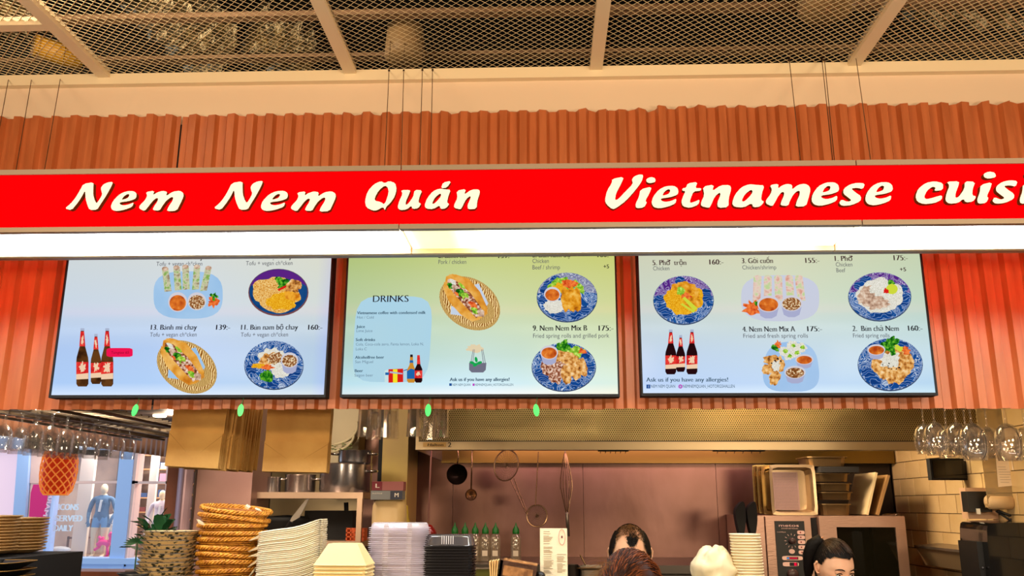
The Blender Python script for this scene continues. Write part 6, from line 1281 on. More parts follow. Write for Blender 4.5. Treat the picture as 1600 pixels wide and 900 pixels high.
# white bag and cup stack at the right
def lump(c, r, sc, seed, amp=.3):
    m = MB(); m.sphere((0, 0, 0), 1, 40); vs = []
    for v_ in m.v:
        q = Vector((v_.x*sc[0], v_.y*sc[1], v_.z*sc[2])); k = 1+amp*(abs(noise.noise(v_*1.7+Vector((seed, 0, 0))))+.5*abs(noise.noise(v_*4+Vector((seed, 3, 0))))); vs.append(Vector(c)+q*r*k)
    m.v = vs; return m
c = at(1117, 896, 2.75); m = lump((c.x, 2.75, ZT+.062), .056, (1.05, .9, 1.1), 3, .35); m.v = [Vector((v_.x, v_.y, max(v_.z, ZT+.002))) for v_ in m.v]; tag(m.build('plastic_bag', glassmat('bag_film', (244, 230, 190), gl=.12, edge=.35, rough=.3, op=.75), smooth=True), 'crumpled whitish plastic bag left of the paper cup stack', 'bag')
c = at(1168, 870, 2.72); rt = (at(1191, 840, 2.72).x-at(1143, 840, 2.72).x)/2
t = thing('paper_bowl', '', 'bowl', group='white paper bowls in a stack'); m = MB(); m.lathe([(.001, -.022), (rt*.8, -.022), (rt*.84, -.021), (rt*.97, -.001), (rt*1.02, .0), (rt*1.03, .0016), (rt*1.0, .003), (rt*.96, .001), (rt*.8, -.018), (.001, -.018)], 40); m.build('bowl_body', mat('paper_white', (240, 220, 180), .5), t, world=False, smooth=True)
zt_ = at(1168, 836.5, 2.68).z; stack(t, 17, c.x, 2.74, zt_, .0083, lambda k: 'white paper bowl, %s of the stack left of the oven' % ordt(k), .0006, dx=.0003, base=.022)
# plant behind the bowls
t = thing('potted_plant', 'dark green leafy plant behind the leaf-patterned bowls', 'plant', at(243, 880, 3.06)); a = at(243, 850, 3.06); a.z = ZT
m = MB(); m.lathe([(.001, .001), (.045, .001), (.058, .05), (.052, .05), (.001, .045)], 24, a); m.build('pot', mat('clay_pot', (96, 70, 52), .7), t)
LF = mat('dark_leaf', (20, 62, 32), .45, vary=(20, (34, 84, 40))); rr = random.Random(11); leaves = 0
m2 = MB()
for k in range(46):
    an = rr.uniform(0, 6.28); el = rr.uniform(.2, 1.45); L = rr.uniform(.06, .11); base = Vector((a.x+rr.uniform(-.02, .02), a.y+rr.uniform(-.02, .02), ZT+.085+rr.uniform(0, .075)))
    d = Vector((cos(an)*cos(el)*1.25, sin(an)*cos(el)*.6, sin(el))); tip = base+d*L; s_ = d.cross(Vector((0, 0, 1))).normalized() if abs(d.z) < .98 else Vector((1, 0, 0)); w_ = L*.23
    mid = base+d*L*.55+Vector((0, 0, .008)); q = base+d*L*.25; m2.tube([(a.x, a.y, ZT+.04), base, q], .0013, 4)
    m = MB(); m.add([q, q+(mid-q)*.5+s_*w_*.8, mid+s_*w_, mid+(tip-mid)*.6+s_*w_*.7, tip-Vector((0, 0, .006)), mid+(tip-mid)*.6-s_*w_*.7, mid-s_*w_, q+(mid-q)*.5-s_*w_*.8, mid+Vector((0, 0, -.004))], [(0, 1, 8), (1, 2, 8), (2, 3, 8), (3, 4, 8), (4, 5, 8), (5, 6, 8), (6, 7, 8), (7, 0, 8)]); m.build('leaf', LF, t, smooth=True)
m2.build('stems', mat('stem_green', (40, 70, 30), .6), t)
a = at(215, 846, 3.0)
t = thing('small_fern', 'small drooping dark plant just left of the leaf-patterned bowls', 'plant', (a.x, 3.0, ZT)); m = MB(); m.lathe([(.001, .001), (.025, .001), (.03, .035), (.001, .035)], 18, (a.x, 3.0, ZT)); m.build('pot', MC['clay_pot'], t)
for k in range(12):
    an = pi*(.0+k/11); base = Vector((a.x, 3.0, a.z-.005)); d = Vector((cos(an), -.3, sin(an)*.7-.15)); s_ = Vector((-d.z, 0, d.x)).normalized()*.005; tip = base+d*.045
    m = MB(); m.add([base, base+d*.02+s_, tip, base+d*.02-s_], [(0, 1, 2, 3)]); m.build('leaf', LF, t)
m = MB(); m.tube([(a.x, 3.0, ZT+.03), (a.x, 3.0, a.z)], .0025, 5); m.build('stems', MC['stem_green'], t)
# woven pendant lamp on the street side
c = at(92, 735, 6.3); k = (at(93, 735, 6.3)-at(92, 735, 6.3)).length; t = thing('pendant_lamp', 'orange woven barrel pendant lamp hanging on the street side', 'lamp', c)
prof = [(17, -36), (21, -32), (24.5, -18), (26, 0), (25, 16), (21, 34), (19, 42)]
def rad(z):
    for (r0, z0), (r1, z1) in zip(prof, prof[1:]):
        if z0 <= z <= z1: return r0+(r1-r0)*(z-z0)/(z1-z0)
    return prof[-1][0]
m = MB()
for s_ in (-1, 1):
    for q in range(13):
        m.tube([Vector((c.x+rad(z)*k*cos(s_*z*.035+q*2*pi/13), c.y+rad(z)*k*sin(s_*z*.035+q*2*pi/13), c.z+z*k)) for z in [-36+78*i/14 for i in range(15)]], .0046, 4)
for z in (-36, 42): m.tube([Vector((c.x+rad(z)*k*cos(q), c.y+rad(z)*k*sin(q), c.z+z*k)) for q in [2*pi*i/30 for i in range(30)]], .006, 5, closed=True)
m.build('woven_shade', mat('orange_rattan', (255, 150, 62), .5, emit=.45), t)
m = MB(); m.lathe([(rad(z)*k-.012, z*k) for z in (-36, -30, -18, -6, 6, 18, 30, 41)], 30, c); m.build('shade_liner', mat('shade_liner', (176, 46, 10), .6, emit=.45), t, smooth=True)
m = MB(); m.sphere(c, .04, 14); m.build('bulb', mat('bulb_lit', (255, 150, 60), .4, emit=3), t)
m = MB(); m.tube([c+Vector((0, 0, 42*k)), Vector((c.x, c.y, 4.9))], .004, 6); m.build('cord', BLACK, t)
pl = bpy.data.lights.new('pendant_light', 'POINT'); pl.energy = 26; pl.color = (1, .55, .2); pl.shadow_soft_size = .04; po = bpy.data.objects.new('pendant_light', pl); COL.objects.link(po); po.location = c
# low ledge on the street side
z = at(130, 893, 6.6).z; m = MB(); m.box2((-6.5, 6.6, z-.05), (-2.3, 6.9, z)); struct(m.build('trim_6', mat('ledge_wood', (196, 110, 66), .6, vary=(6, (170, 92, 52)))))
m = MB(); m.box2((-6.5, 6.65, 0), (-2.3, 6.85, z-.05)); struct(m.build('wall_low_street', mat('low_wall', (150, 100, 70), .7)))

# ------------------------------------------------------------------ shop front across the hall
YFc = 20.0
BLU = mat('facade_blue', (172, 200, 240), .6); PCH = mat('facade_peach', (236, 196, 180), .6); PNK = mat('pink_pane', (240, 205, 215), .3, emit=.35)
f_ = lambda px, py, Y=YFc: at(px, py, Y)
fac = thing('shop_building', 'pale blue shop front with display windows across the street', 'building', f_(120, 890))
def fq(name, pts, mt, y0=0, y1=.2, parent=fac, kind=None):
    m = MB(); P_ = [f_(*p) for p in pts]; m.prism([(p.x, p.z) for p in P_], lambda x, z: (x, YFc+y0, z), lambda x, z: (x, YFc+y1, z)); return m.build(name, mt, parent)
fq('cornice', [(-60, 668), (300, 690), (300, 640), (-60, 620)], BLU, -.1, .3)
fq('upper_wall', [(-60, 700), (300, 705), (300, 690), (-60, 682)], BLU, -.05, .3)
fq('pink_window', [(-40, 900), (22, 900), (34, 700), (-40, 700)], PNK, .1, .2)
fq('pilaster', [(15, 900), (35, 900), (48, 700), (30, 700)], BLU, -.05, .3)
fq('door_frame', [(35, 900), (66, 900), (52+28, 752), (46, 752)], PCH, .05, .3)
fq('door_head', [(45, 755), (82, 755), (88, 700), (48, 700)], PCH, .04, .3)
fq('window_frame', [(66, 878), (70, 878), (90, 700), (84, 700)], BLU, -.02, .3)
fq('transom', [(78, 756), (216, 755), (216, 751), (78, 752)], PCH, -.02, .2)
fq('pilaster', [(170, 900), (193, 900), (212, 700), (190, 700)], BLU, -.06, .4)
fq('window_frame', [(193, 885), (197, 885), (217, 700), (211, 700)], PCH, -.02, .35)
fq('sill', [(60, 880), (300, 882), (300, 873), (62, 871)], BLU, -.14, .5)
fq('plinth', [(-60, 985), (300, 985), (300, 880), (-60, 880)], BLU, -.02, .4)
fq('transom', [(200, 756), (262, 756), (262, 752), (200, 752)], PCH, -.02, .2)
fq('pilaster', [(252, 900), (300, 900), (300, 700), (262, 700)], PCH, -.02, .4)
m = MB(); a = f_(60, 872); b = f_(218, 700); m.box2((a.x, YFc+.06, a.z), (b.x, YFc+.065, b.z)); m.build('shop_window', glassmat('shop_glass', (250, 250, 252), gl=.03, edge=.2), fac)
a = f_(-60, 985); b = f_(300, 620)
INT = mat('shop_interior', (230, 196, 166), .7, vary=(.8, (150, 120, 110)))
m = MB(); m.box2((a.x, YFc+2.6, 0), (b.x, YFc+2.7, b.z)); m.box2((a.x, YFc+.4, b.z-.6), (b.x, YFc+2.7, b.z-.5)); m.box2((a.x, YFc+.3, f_(60, 874).z-.1), (b.x, YFc+2.6, f_(60, 874).z-.02)); m.build('interior', INT, fac)
m = MB(); m.box2((f_(85, 800).x, YFc+.9, f_(60, 874).z), (f_(108, 800).x, YFc+1.0, b.z-.6)); m.box2((f_(200, 800).x, YFc+.9, f_(60, 874).z), (f_(212, 800).x, YFc+1.0, b.z-.6)); m.build('interior_column', mat('cream_column', (238, 220, 200), .6), fac)
sh2 = thing('shop_shelving', 'shelving with folded clothes inside the shop window', 'shelf', f_(150, 870)); m = MB()
zb0 = f_(60, 874).z
x0, x1 = f_(112, 800).x, f_(200, 800).x
for x in (x0, x0+(x1-x0)*.35, x0+(x1-x0)*.7, x1): m.box2((x-.03, YFc+2.0, zb0), (x+.03, YFc+2.06, zb0+3.4))
m.build('posts', mat('shelf_dark', (70, 50, 44), .6), sh2); m = MB()
for j in range(9): m.box2((x0, YFc+2.0, zb0+.35*j+.3), (x1, YFc+2.4, zb0+.35*j+.33))
m.build('boards', mat('shelf_wood', (190, 140, 96), .6), sh2)
rr = random.Random(8)
for j in range(8):
    for i in range(5):
        if rr.random() < .25: continue
        x = x0+(x1-x0)*(i+.5)/5; h = rr.uniform(.1, .24); m = MB(); m.box2((x-.12, YFc+2.03, zb0+.35*j+.331), (x+.12, YFc+2.3, zb0+.35*j+.331+h)); cc = rr.choice(((215, 205, 205), (150, 160, 185), (90, 90, 110), (196, 130, 150), (120, 60, 60), (60, 80, 120)))
        m.build('folded_clothes', mat('cloth_%d_%d_%d' % cc, cc, .8), sh2)
m = MB(); 
for tx, x0_, x1_, yb_ in (('ICONS', 89, 120, 797), ('SERVED', 84, 126, 814.5), ('DAILY', 82, 111, 830)):
    o_ = f_(x0_, yb_); text2d(m, tx, Vector((o_.x, YFc+.055, o_.z)), Vector((1, 0, 0)), Vector((0, 0, 1)), f_(x1_, yb_).x-o_.x, f_(x0_, yb_-9.5).z-o_.z, 0, .012)
m.build('window_lettering', mat('letter_white', (235, 246, 255), .5), fac)
t = thing('pink_banner', 'magenta vertical banner with white lettering seen from behind', 'banner', f_(58, 805)); m = MB(); P_ = [f_(*p, 19.8) for p in ((44, 830), (68, 830), (74, 770), (66, 757), (52, 757), (48, 770))]; m.prism([(p.x, p.z) for p in P_], lambda x, z: (x, 19.8, z), lambda x, z: (x, 19.82, z)); m.box2((P_[3].x, 19.8, P_[3].z-.05), (P_[3].x-.03, YFc, P_[3].z-.02)); m.build('banner_sheet', mat('magenta', (236, 14, 120), .5), t)
m = MB(); o_ = f_(57.5, 832, 19.8); text2d(m, 'FOOD MARKET', Vector((o_.x, 19.79, o_.z-.25)), Vector((.16, 0, 1)).normalized(), Vector((1, 0, 0)), 1.35, .1, 0, .006); m.build('banner_lettering', mat('banner_white', (255, 215, 235), .5), t)
# ------------------------------------------------------------------ people
def skin_figure(joints, edges, radii, root=0, sub=1):
    me = bpy.data.meshes.new('b'); me.from_pydata(joints, edges, []); o = bpy.data.objects.new('b', me); COL.objects.link(o)
    md = o.modifiers.new('s', 'SKIN'); md.use_smooth_shade = True
    for v_, r_ in zip(me.skin_vertices[0].data, radii): v_.radius = r_ if isinstance(r_, tuple) else (r_, r_)
    me.skin_vertices[0].data[root].use_root = True
    s_ = o.modifiers.new('u', 'SUBSURF'); s_.levels = sub; s_.render_levels = sub
    dg = bpy.context.evaluated_depsgraph_get(); dg.update(); e = bpy.data.meshes.new_from_object(o.evaluated_get(dg))
    vs = [tuple(v.co) for v in e.vertices]; fs = [tuple(p.vertices) for p in e.polygons]
    bpy.data.objects.remove(o); return vs, fs
def body_geo(pose='stand', H=1.0):
    """figure facing -y, feet at z=0, neck top near z=.86 (unit height); H scales"""
    J = [(0, .01, .53), (0, .0, .62), (0, .0, .72), (0, .005, .80), (0, .01, .845), (0, .005, .875)]; Rr = [(.085, .06), (.075, .055), (.088, .06), (.075, .05), (.032, .032), (.034, .034)]; E_ = [(i, i+1) for i in range(5)]
    def chain(start, pts, rs):
        last = start
        for p, r_ in zip(pts, rs): J.append(p); Rr.append(r_); E_.append((last, len(J)-1)); last = len(J)-1
        return last
    for s_ in (-1, 1):
        hip = chain(0, [(s_*.05, .01, .49), (s_*.055, .0, .38), (s_*.055, -.005, .27), (s_*.055, .005, .15), (s_*.055, .015, .045), (s_*.058, -.03, .018), (s_*.06, -.075, .014)], [.056, .048, .036, .03, .022, .02, .016])
        if pose == 'work': arm = [(s_*.1, .01, .80), (s_*.125, .0, .72), (s_*.135, -.02, .64), (s_*.11, -.09, .61), (s_*.08, -.15, .60)]
        elif pose == 'mannequin': arm = [(s_*.1, .01, .80), (s_*.13, .01, .70), (s_*.15, .02, .61), (s_*.13, -.03, .54), (s_*.12, -.04, .49)]
        else: arm = [(s_*.1, .01, .80), (s_*.12, .01, .71), (s_*.13, .01, .62), (s_*.13, -.02, .53), (s_*.13, -.03, .47)]
        w_ = chain(3, arm, [.034, .028, .024, .019, .014])
        d = Vector(arm[-1])-Vector(arm[-2]); d.normalize(); pc = Vector(arm[-1]); side = Vector((0, 1, 0)).cross(d) if abs(d.y) < .8 else Vector((1, 0, 0)); side.normalize()
        palm = chain(w_, [tuple(pc+d*.028)], [(.016, .01)])
        for q in range(4):
            st_ = pc+d*.036+side*(.0095*(q-1.5)); L = (.034, .042, .045, .038)[q]; bend = Vector((0, 0, -1))*.01
            chain(palm, [tuple(st_), tuple(st_+d*L*.5+bend*.3), tuple(st_+d*L*.8+bend)], [.0055, .005, .0042])
        chain(w_, [tuple(pc+d*.012+side*(-s_*.018)), tuple(pc+d*.032+side*(-s_*.03))], [.0062, .005])
    J2 = [(x*H, y*H, z*H) for x, y, z in J]; R2 = [tuple(v*H for v in r_) if isinstance(r_, tuple) else r_*H for r_ in Rr]
    return skin_figure(J2, E_, R2)
def g(d, s_): return math.exp(-(d/s_)**2)
def head_pt(th, ph):
    """head surface point, unit head (height .23 m); face towards -y. th around z from -y, ph elevation"""
    x = cos(ph)*sin(th); y = -cos(ph)*cos(th); z = sin(ph)
    X, Y, Z = x*.076, y*.096, z*.118
    if Z < 0:
        k = min(-Z/.118, 1); X *= 1-.30*k**1.3; Y = Y*(1-.12*k)-.012*k*(1 if y < 0 else .2)
    else: X *= 1+.02*sin(z*3); Y += .004
    if y < 0:
        Y -= .020*g(X, .011)*g(Z+.022, .020)*1.0+.008*g(X, .012)*g(Z-.008, .022)     # nose
        for s_ in (-1, 1): Y += .010*g(X-s_*.031, .017)*g(Z-.006, .013)              # sockets
        Y -= .004*g(abs(X)-.03, .02)*g(Z-.028, .010)                                   # brow
        Y -= .006*g(X, .022)*g(Z+.058, .009); Y += .0035*g(X, .02)*g(Z+.0585, .0025)  # lips
        Y -= .005*g(X, .018)*g(Z+.095, .015)
        for s_ in (-1, 1): Y -= .003*g(X-s_*.045, .02)*g(Z+.025, .02)
    return Vector((X, Y, Z))
def head_geo(m, T, skin, lip, brow, eyew, iris, nt=56, np_=44):
    m.T = T; vs = []; fs = []; mis = []
    for j in range(np_+1):
        ph = -pi/2+pi*j/np_
        for i in range(nt): vs.append(head_pt(2*pi*i/nt-pi, ph))
    for j in range(np_):
        for i in range(nt):
            f = (j*nt+i, j*nt+(i+1) % nt, (j+1)*nt+(i+1) % nt, (j+1)*nt+i); fs.append(f); c = sum((vs[k] for k in f), Vector())/4
            mis.append(lip if c.y < -.06 and abs(c.x) < .024 and abs(c.z+.058) < .008 else skin)
    m.add(vs, fs, mis)
    for s_ in (-1, 1):
        m.sphere((s_*.031, -.0755, .004), .0118, 16, eyew); m.sphere((s_*.031, -.0858, .003), .0045, 12, iris, (1, .5, 1)); m.sphere((s_*.031, -.0750, .0105), .0135, 16, skin, (1.1, 1, .75))
        m.tube([(s_*.043, -.083, .006), (s_*.036, -.0885, .0125), (s_*.028, -.089, .013), (s_*.019, -.085, .007)], .0021, 6, brow)      # upper lid line
        m.tube([(s_*.052, -.080, .024), (s_*.042, -.092, .032), (s_*.03, -.0965, .033), (s_*.016, -.096, .027)], [.0012, .0024, .0028, .0022], 6, brow)
        # ears
        m.add([], [])
        ear = [(s_*.073, .0, .018), (s_*.082, .012, .022), (s_*.086, .018, .008), (s_*.084, .014, -.010), (s_*.078, .004, -.026), (s_*.073, -.002, -.022)]
        m.tube(ear, [.004, .0055, .006, .0055, .005, .004], 8, skin)
        m.sphere((s_*.077, .008, -.002), .016, 12, skin, (.35, .7, 1.2))
    m.T = Matrix.Identity(4)
SKN = mat('skin', (240, 190, 152), .5, vary=(14, (232, 172, 134))); LIPM = mat('lip', (180, 90, 80), .4); EYEW = mat('eye_white', (225, 220, 212), .2); IRIS = mat('iris_dark', (28, 18, 14), .15)
HBK = mat('black_hair', (16, 12, 10), .5, bump=(90, .2), stretch=(1, .2, 1)); HBR = mat('brown_hair', (96, 50, 26), .5, vary=(30, (54, 26, 14)))
def hair_cap(m, T, test, off, mi=0, nt=96, np_=72, rough=.0):
    m.T = T; vs = []; fs = []; keep = {}
    for j in range(np_+1):
        ph = -pi/2+pi*j/np_
        for i in range(nt):
            p = head_pt(2*pi*i/nt-pi, ph); n_ = Vector((p.x/.076**2, p.y/.096**2, p.z/.118**2)).normalized()
            o_ = off(p) if callable(off) else off
            vs.append(p+n_*(o_+rough*noise.noise(p*90)))
    for j in range(np_):
        for i in range(nt):
            f = (j*nt+i, j*nt+(i+1) % nt, (j+1)*nt+(i+1) % nt, (j+1)*nt+i); c = sum((vs[k] for k in f), Vector())/4
            if test(c): fs.append(f)
    m.add(vs, fs, mi); m.T = Matrix.Identity(4)
def person(label, top, H, yaw, pitch, shirt, pants, hairfn, roll=0, pose='work', headscale=1.0, y=None):
    """top = world point of the crown"""
    hs = headscale; Rm = Matrix.Rotation(yaw, 4, 'Z') @ Matrix.Rotation(pitch, 4, 'X') @ Matrix.Rotation(roll, 4, 'Y') @ Matrix.Scale(hs, 4)
    hc = Vector(top)-Vector((0, 0, .118*hs)); T = Matrix.Translation(hc) @ Rm
    Hb = (hc.z-.09*hs)/.862
    t = thing('person', label, 'person', (hc.x, hc.y+.03, 0)); m = MB(); vs, fs = body_geo(pose, Hb)
    bx, by = hc.x, hc.y+.02; V_ = []
    cy_, sy_ = cos(yaw*.5), sin(yaw*.5)
    for v_ in vs: V_.append((bx+v_[0]*cy_-v_[1]*sy_, by+v_[0]*sy_+v_[1]*cy_, v_[2]))
    mis = []
    for f in fs:
        c = sum((Vector(vs[i]) for i in f), Vector())/len(f)/Hb
        if c.z < .032: mi = 6
        elif c.z < .50 and abs(c.x) < .105: mi = 5
        elif c.z > .842 or (abs(c.x) > .09 and c.z < .70 and pose != 'stand') or (c.z < .5): mi = 0
        else: mi = 4
        mis.append(mi)
    m.add(V_, fs, mis); head_geo(m, T, 0, 1, 7, 2, 3)
    sm = [SKN, LIPM, EYEW, IRIS, shirt, pants, BLACK, HBK]
    m.build('body', sm, t, smooth=True); hairfn(t, T); return t
# bald man
p = at(985, 819.5, 3.55)
def hair_man(t, T):
    m = MB()
    def test(c):
        n1 = .004*noise.noise(c*140)
        side = c.z > -.02 and c.y > -.018+n1 and abs(c.x) > .042+n1
        side2 = abs(c.x) > .058+n1-.2*max(0, c.z-.06) and c.z > .02 and c.y > -.05
        tuft = ((c.x-.012)/.022)**2+((c.z-.092)/.018)**2 < 1+.35*noise.noise(c*160) and c.y < -.03
        thin = False
        back = c.y > .035+n1 and c.z > -.05
        return side or side2 or tuft or back or thin
    hair_cap(m, T, test, lambda p: .0035+(.004 if abs(p.x) > .05 else .001), rough=.002)
    m.T = T; rr = random.Random(3)
    for k in range(2200):
        th = rr.uniform(-pi, pi); ph = rr.uniform(.6, 1.57); q = head_pt(th, ph)
        if q.y < -.035 and (q.x-.012)**2/.026**2+(q.z-.096)**2/.026**2 > 1: continue
        if abs(q.x) > .05: continue
        n_ = Vector((q.x/.076**2, q.y/.096**2, q.z/.118**2)).normalized(); m.tube([q, q+n_*.003+Vector((rr.uniform(-.004, .004), -.006, .001)), q+n_*.003+Vector((rr.uniform(-.006, .006), -.012, -.002))], .00045, 3, mi=int(rr.random() < .5 and q.y > -.045))
    m.build('hair', [HBK, mat('thin_brown_hair', (120, 74, 26), .5)], t, smooth=True)
person('man with receding black hair working in the kitchen behind the counter', (p.x, 3.6, p.z), 1.6, RAD(-6), RAD(24), mat('shirt_dark', (40, 38, 42), .8), mat('trousers_dark', (30, 30, 36), .8), hair_man, headscale=1.0)
# woman at the oven, hair tied back
p = at(1306, 839, 3.55)
def hair_woman(t, T):
    m = MB(); rr = random.Random(6)
    def test(c): return (c.y > -.052-.25*(c.z-.07) if c.z > .06 else c.y > -.03+.28*(.06-c.z)) and c.z > -.06+.0*c.y and not (abs(c.x) > .06 and c.z < .02 and c.y < .035) or (c.z > .062+.012*noise.noise(c*60)+.25*abs(c.x) and c.y > -.085 and c.z > .074)
    hair_cap(m, T, test, lambda p: .006+.003*max(0, p.z/.118), rough=.0012)
    m.T = T; tie = Vector((-.035, .075, .092))
    for k in range(520):      # strands drawn back to the tie
        th = rr.uniform(-2.6, 2.6); ph = rr.uniform(.25, 1.45); q = head_pt(th, ph)
        n_ = Vector((q.x/.076**2, q.y/.096**2, q.z/.118**2)).normalized()
        if not test(q): continue
        pts = []
        for f in (0, .2, .4, .6, .8, 1):
            v_ = q.lerp(tie, f); e = Vector((v_.x/.0765, v_.y/.097, v_.z/.119)); L = e.length
            if L > .01: v_ = v_/L*1.085 if f < .95 else tie*1.02
            pts.append(v_)
        m.tube(pts, [.0011, .0013, .0013, .0012, .001, .0008], 4, mi=1 if rr.random() < .55 else 0, cap=False)
    m.T = Matrix.Identity(4); m.build('hair', [HBK, mat('brown_black_hair', (60, 38, 20), .32)], t, smooth=True)
    m = MB(); m.T = T; b_ = tie*1.12; m.tube([tie*1.02, b_+Vector((-.014, .008, .004)), b_+Vector((-.034, .018, -.022)), b_+Vector((-.044, .022, -.07)), b_+Vector((-.040, .02, -.14)), b_+Vector((-.035, .02, -.21))], [.013, .026, .032, .03, .022, .006], 14); m.T = Matrix.Identity(4); o = m.build('ponytail', HBK, t, smooth=True); o.location = Vector(o.location)+Vector((.012, -.01, -.016))
    m = MB(); m.T = T; ax = (b_-tie).normalized(); u = ax.orthogonal().normalized(); w_ = ax.cross(u); m.tube([tie*1.06+(u*cos(a)+w_*sin(a))*.016 for a in [2*pi*k/16 for k in range(16)]], .0038, 6, closed=True); m.T = Matrix.Identity(4); m.build('hair_tie', mat('beige_tie', (200, 140, 100), .5), t, smooth=True)
person('woman with black hair tied back, standing in front of the oven', (p.x, 3.6, p.z-.012), 1.55, RAD(16), RAD(21), mat('shirt_black', (26, 24, 28), .8), MC['trousers_dark'], hair_woman, roll=0, headscale=.88)
# customer in the foreground, seen from behind
p = at(985, 858, 1.95)
def hair_cust(t, T):
    m = MB(); rr = random.Random(9)
    test = lambda c: c.z > -.1 and (c.y > -.05 or c.z > .075)
    hair_cap(m, T, test, lambda p: .011+.006*noise.noise(p*22), rough=.001)
    m.T = T
    for k in range(1500):
        th = rr.uniform(-pi, pi); ph = rr.uniform(-.1, 1.5); q = head_pt(th, ph)
        if not test(q): continue
        e = q*1.12; knot = Vector((.035, .11, .035)); pts = []
        for f in (0, .18, .36, .55, .75, .92):
            v_ = e.lerp(knot, f); w_ = Vector((v_.x/.076, v_.y/.096, v_.z/.118)); L = w_.length; v_ = v_/L*(1.15+.05*noise.noise(Vector((k*.1, f*2, 0))))
            pts.append(v_+Vector((noise.noise(Vector((k*.05, f*3, 1)))*.004, 0, noise.noise(Vector((k*.05, f*3, 2)))*.004)))
        m.tube(pts, [.0007, .0009, .0009, .0009, .0009, .0006], 3, mi=(0, 1, 2)[rr.randrange(3)], cap=False)
    for k in range(230):     # flyaways on the right
        a = rr.uniform(-.1, 1.2); q = Vector((.078*cos(a), rr.uniform(-.02, .09), .105*sin(a)+.0)); L = rr.uniform(.02, .07); d = Vector((cos(a*.8)+.1, .1, sin(a*.8)*.5+rr.uniform(-.5, .4))).normalized()
        pts = [q+d*L*f+Vector((sin(f*5+k)*.006*f, 0, -.03*f*f+cos(f*4+k)*.004*f)) for f in (0, .25, .5, .75, 1)]
        m.tube(pts, .00022, 3, mi=3, cap=False)
    m.T = Matrix.Identity(4); m.build('hair', [HBR, mat('auburn_hair', (150, 82, 42), .32), mat('dark_brown_hair', (48, 24, 16), .4), mat('flyaway_hair', (150, 110, 66), .4)], t, smooth=True)
    m = MB(); m.T = T; 
    for k in range(30):
        a0 = rr.uniform(0, 6.28); R0 = rr.uniform(.014, .034); c0 = Vector((.03, .112, .03)); m.tube([c0+Vector((R0*cos(a0+f), .012*sin(f*2+k)+.01, R0*sin(a0+f))) for f in [i*.5 for i in range(9)]], .0042, 5, mi=k % 2)
    m.T = Matrix.Identity(4); m.build('hair_knot', [HBR, MC['dark_brown_hair']], t, smooth=True)
person('brown-haired customer in the foreground, seen from behind, hair loosely tied up', (p.x-.002, 1.95, p.z-.016), 1.6, RAD(180-10), RAD(8), mat('coat_beige', (150, 130, 110), .9), MC['trousers_dark'], hair_cust, pose='stand', headscale=.93)
# mannequins and toy in the shop window
def mannequin(px, pyb, pyt, Y, label, jacket, legs, feet):
    a = at(px, pyb, Y); b = at(px, pyt, Y); H = (b.z-a.z); t = thing('mannequin', label, 'mannequin', a); vs, fs = body_geo('mannequin', H/1.0); m = MB(); mis = []
    vs = [(v[0]*1.3, v[1]*1.1, v[2]) for v in vs]
    for f in fs:
        c = sum((Vector(vs[i]) for i in f), Vector())/len(f)/H
        mis.append(3 if c.z < .035 else 0 if c.z > .85 or c.z < .40 else 1 if c.z > .53 or abs(c.x) > .1 else 2)
    m.add([(a.x+v[0], a.y+v[1], a.z+v[2]) for v in vs], fs, mis); m.sphere((a.x, a.y, a.z+H*.93), H*.06, 16, 0, (.8, .95, 1.2)); m.build('body', [mat('mannequin_skin', (232, 208, 168), .5), jacket, legs, feet], t, smooth=True)
    for s_ in (-1, 1): m = MB(); m.box((a.x+s_*H*.045, a.y-H*.062, a.z+H*.75), (H*.04, H*.01, H*.03)); m.build('chest_pocket', jacket, t)
    m = MB(); m.box((a.x, a.y-H*.062, a.z+H*.7), (H*.03, H*.02, H*.16), rot=(0, .1, 0)); m.build('shirt_front', WHITE, t); return t
DEN = mat('denim', (70, 104, 138), .8, vary=(8, (92, 128, 160))); SHO = mat('light_denim', (110, 160, 200), .8)
mannequin(151, 872, 756, YFc+.8, 'mannequin in a denim jacket and denim shorts in the shop window', DEN, SHO, WHITE)
mannequin(244, 874, 766, YFc+.9, 'mannequin in pale clothes in the right shop window', mat('pale_cloth', (214, 200, 205), .8), MC['pale_cloth'], WHITE)
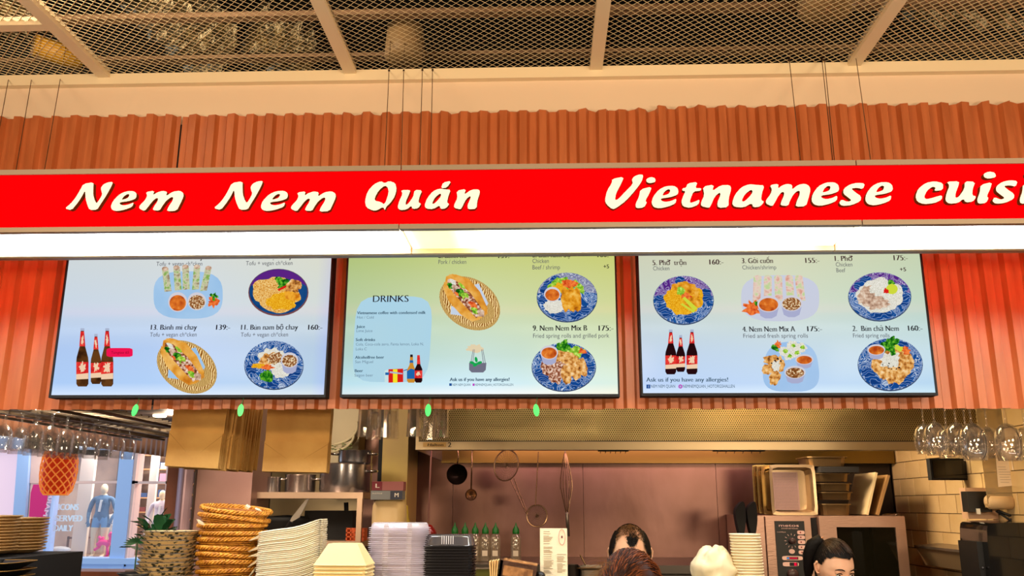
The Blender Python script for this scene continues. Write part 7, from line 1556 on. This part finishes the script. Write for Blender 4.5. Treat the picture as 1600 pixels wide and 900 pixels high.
mannequin(172, 872, 790, YFc+1.5, 'smaller mannequin in a white shirt behind the denim one', WHITE, mat('pale_grey_cloth', (200, 196, 204), .8), WHITE)
c = at(162, 850, YFc+.6); m = MB(); MAG = mat('hot_pink', (250, 20, 130), .4); k = .0148
for pts, r_ in ((((-9, -2), (-3, 3), (4, 2), (9, -2)), 4.5), (((7, 0), (10, 8), (8, 14), (11, 17)), 2.6), (((-8, -2), (-6, 8), (-9, 11)), 2.5), (((-3, 2), (-2, 11)), 2.2), (((6, -3), (8, -16), (3, -22)), 2.2), (((-6, -4), (-14, -9)), 2.2)): m.tube([(c.x+x*k, c.y, c.z+y*k) for x, y in pts], r_*k, 10)
tag(m.build('pink_toy', MAG, smooth=True), 'hot pink inflatable animal at the feet of the denim mannequin', 'toy')
c = at(93, 866, YFc+.7); m = MB(); m.box((c.x, c.y, c.z), (.3, .3, .1)); m.sphere((c.x+.0, c.y, c.z+.1), .16, 14, sc=(1.6, .8, .5)); tag(m.build('white_cushion', WHITE, smooth=False), 'pale cushion on the shop window floor at left', 'cushion')
c = at(116, 872, YFc+1.2); t = thing('wooden_chair', 'brown wooden chair inside the shop window', 'chair', c); m = MB()
for x, y in ((-.2, 0), (.2, 0), (-.2, .4), (.2, .4)): m.box2((c.x+x-.02, c.y+y-.02, c.z), (c.x+x+.02, c.y+y+.02, c.z+(.5 if y == 0 else .95)))
m.build('legs', mat('chair_brown', (110, 64, 40), .6), t); m = MB(); m.box2((c.x-.22, c.y-.02, c.z+.44), (c.x+.22, c.y+.42, c.z+.48)); m.build('seat', MC['chair_brown'], t); m = MB(); m.box2((c.x-.2, c.y+.39, c.z+.7), (c.x+.2, c.y+.41, c.z+.9)); m.build('backrest', MC['chair_brown'], t)
for n_ in ('brown_hair', 'auburn_hair', 'dark_brown_hair', 'flyaway_hair', 'black_hair'):
    b_ = MC[n_].node_tree.nodes['Principled BSDF']; b_.inputs['Specular IOR Level'].default_value = .18; b_.inputs['Roughness'].default_value = .6
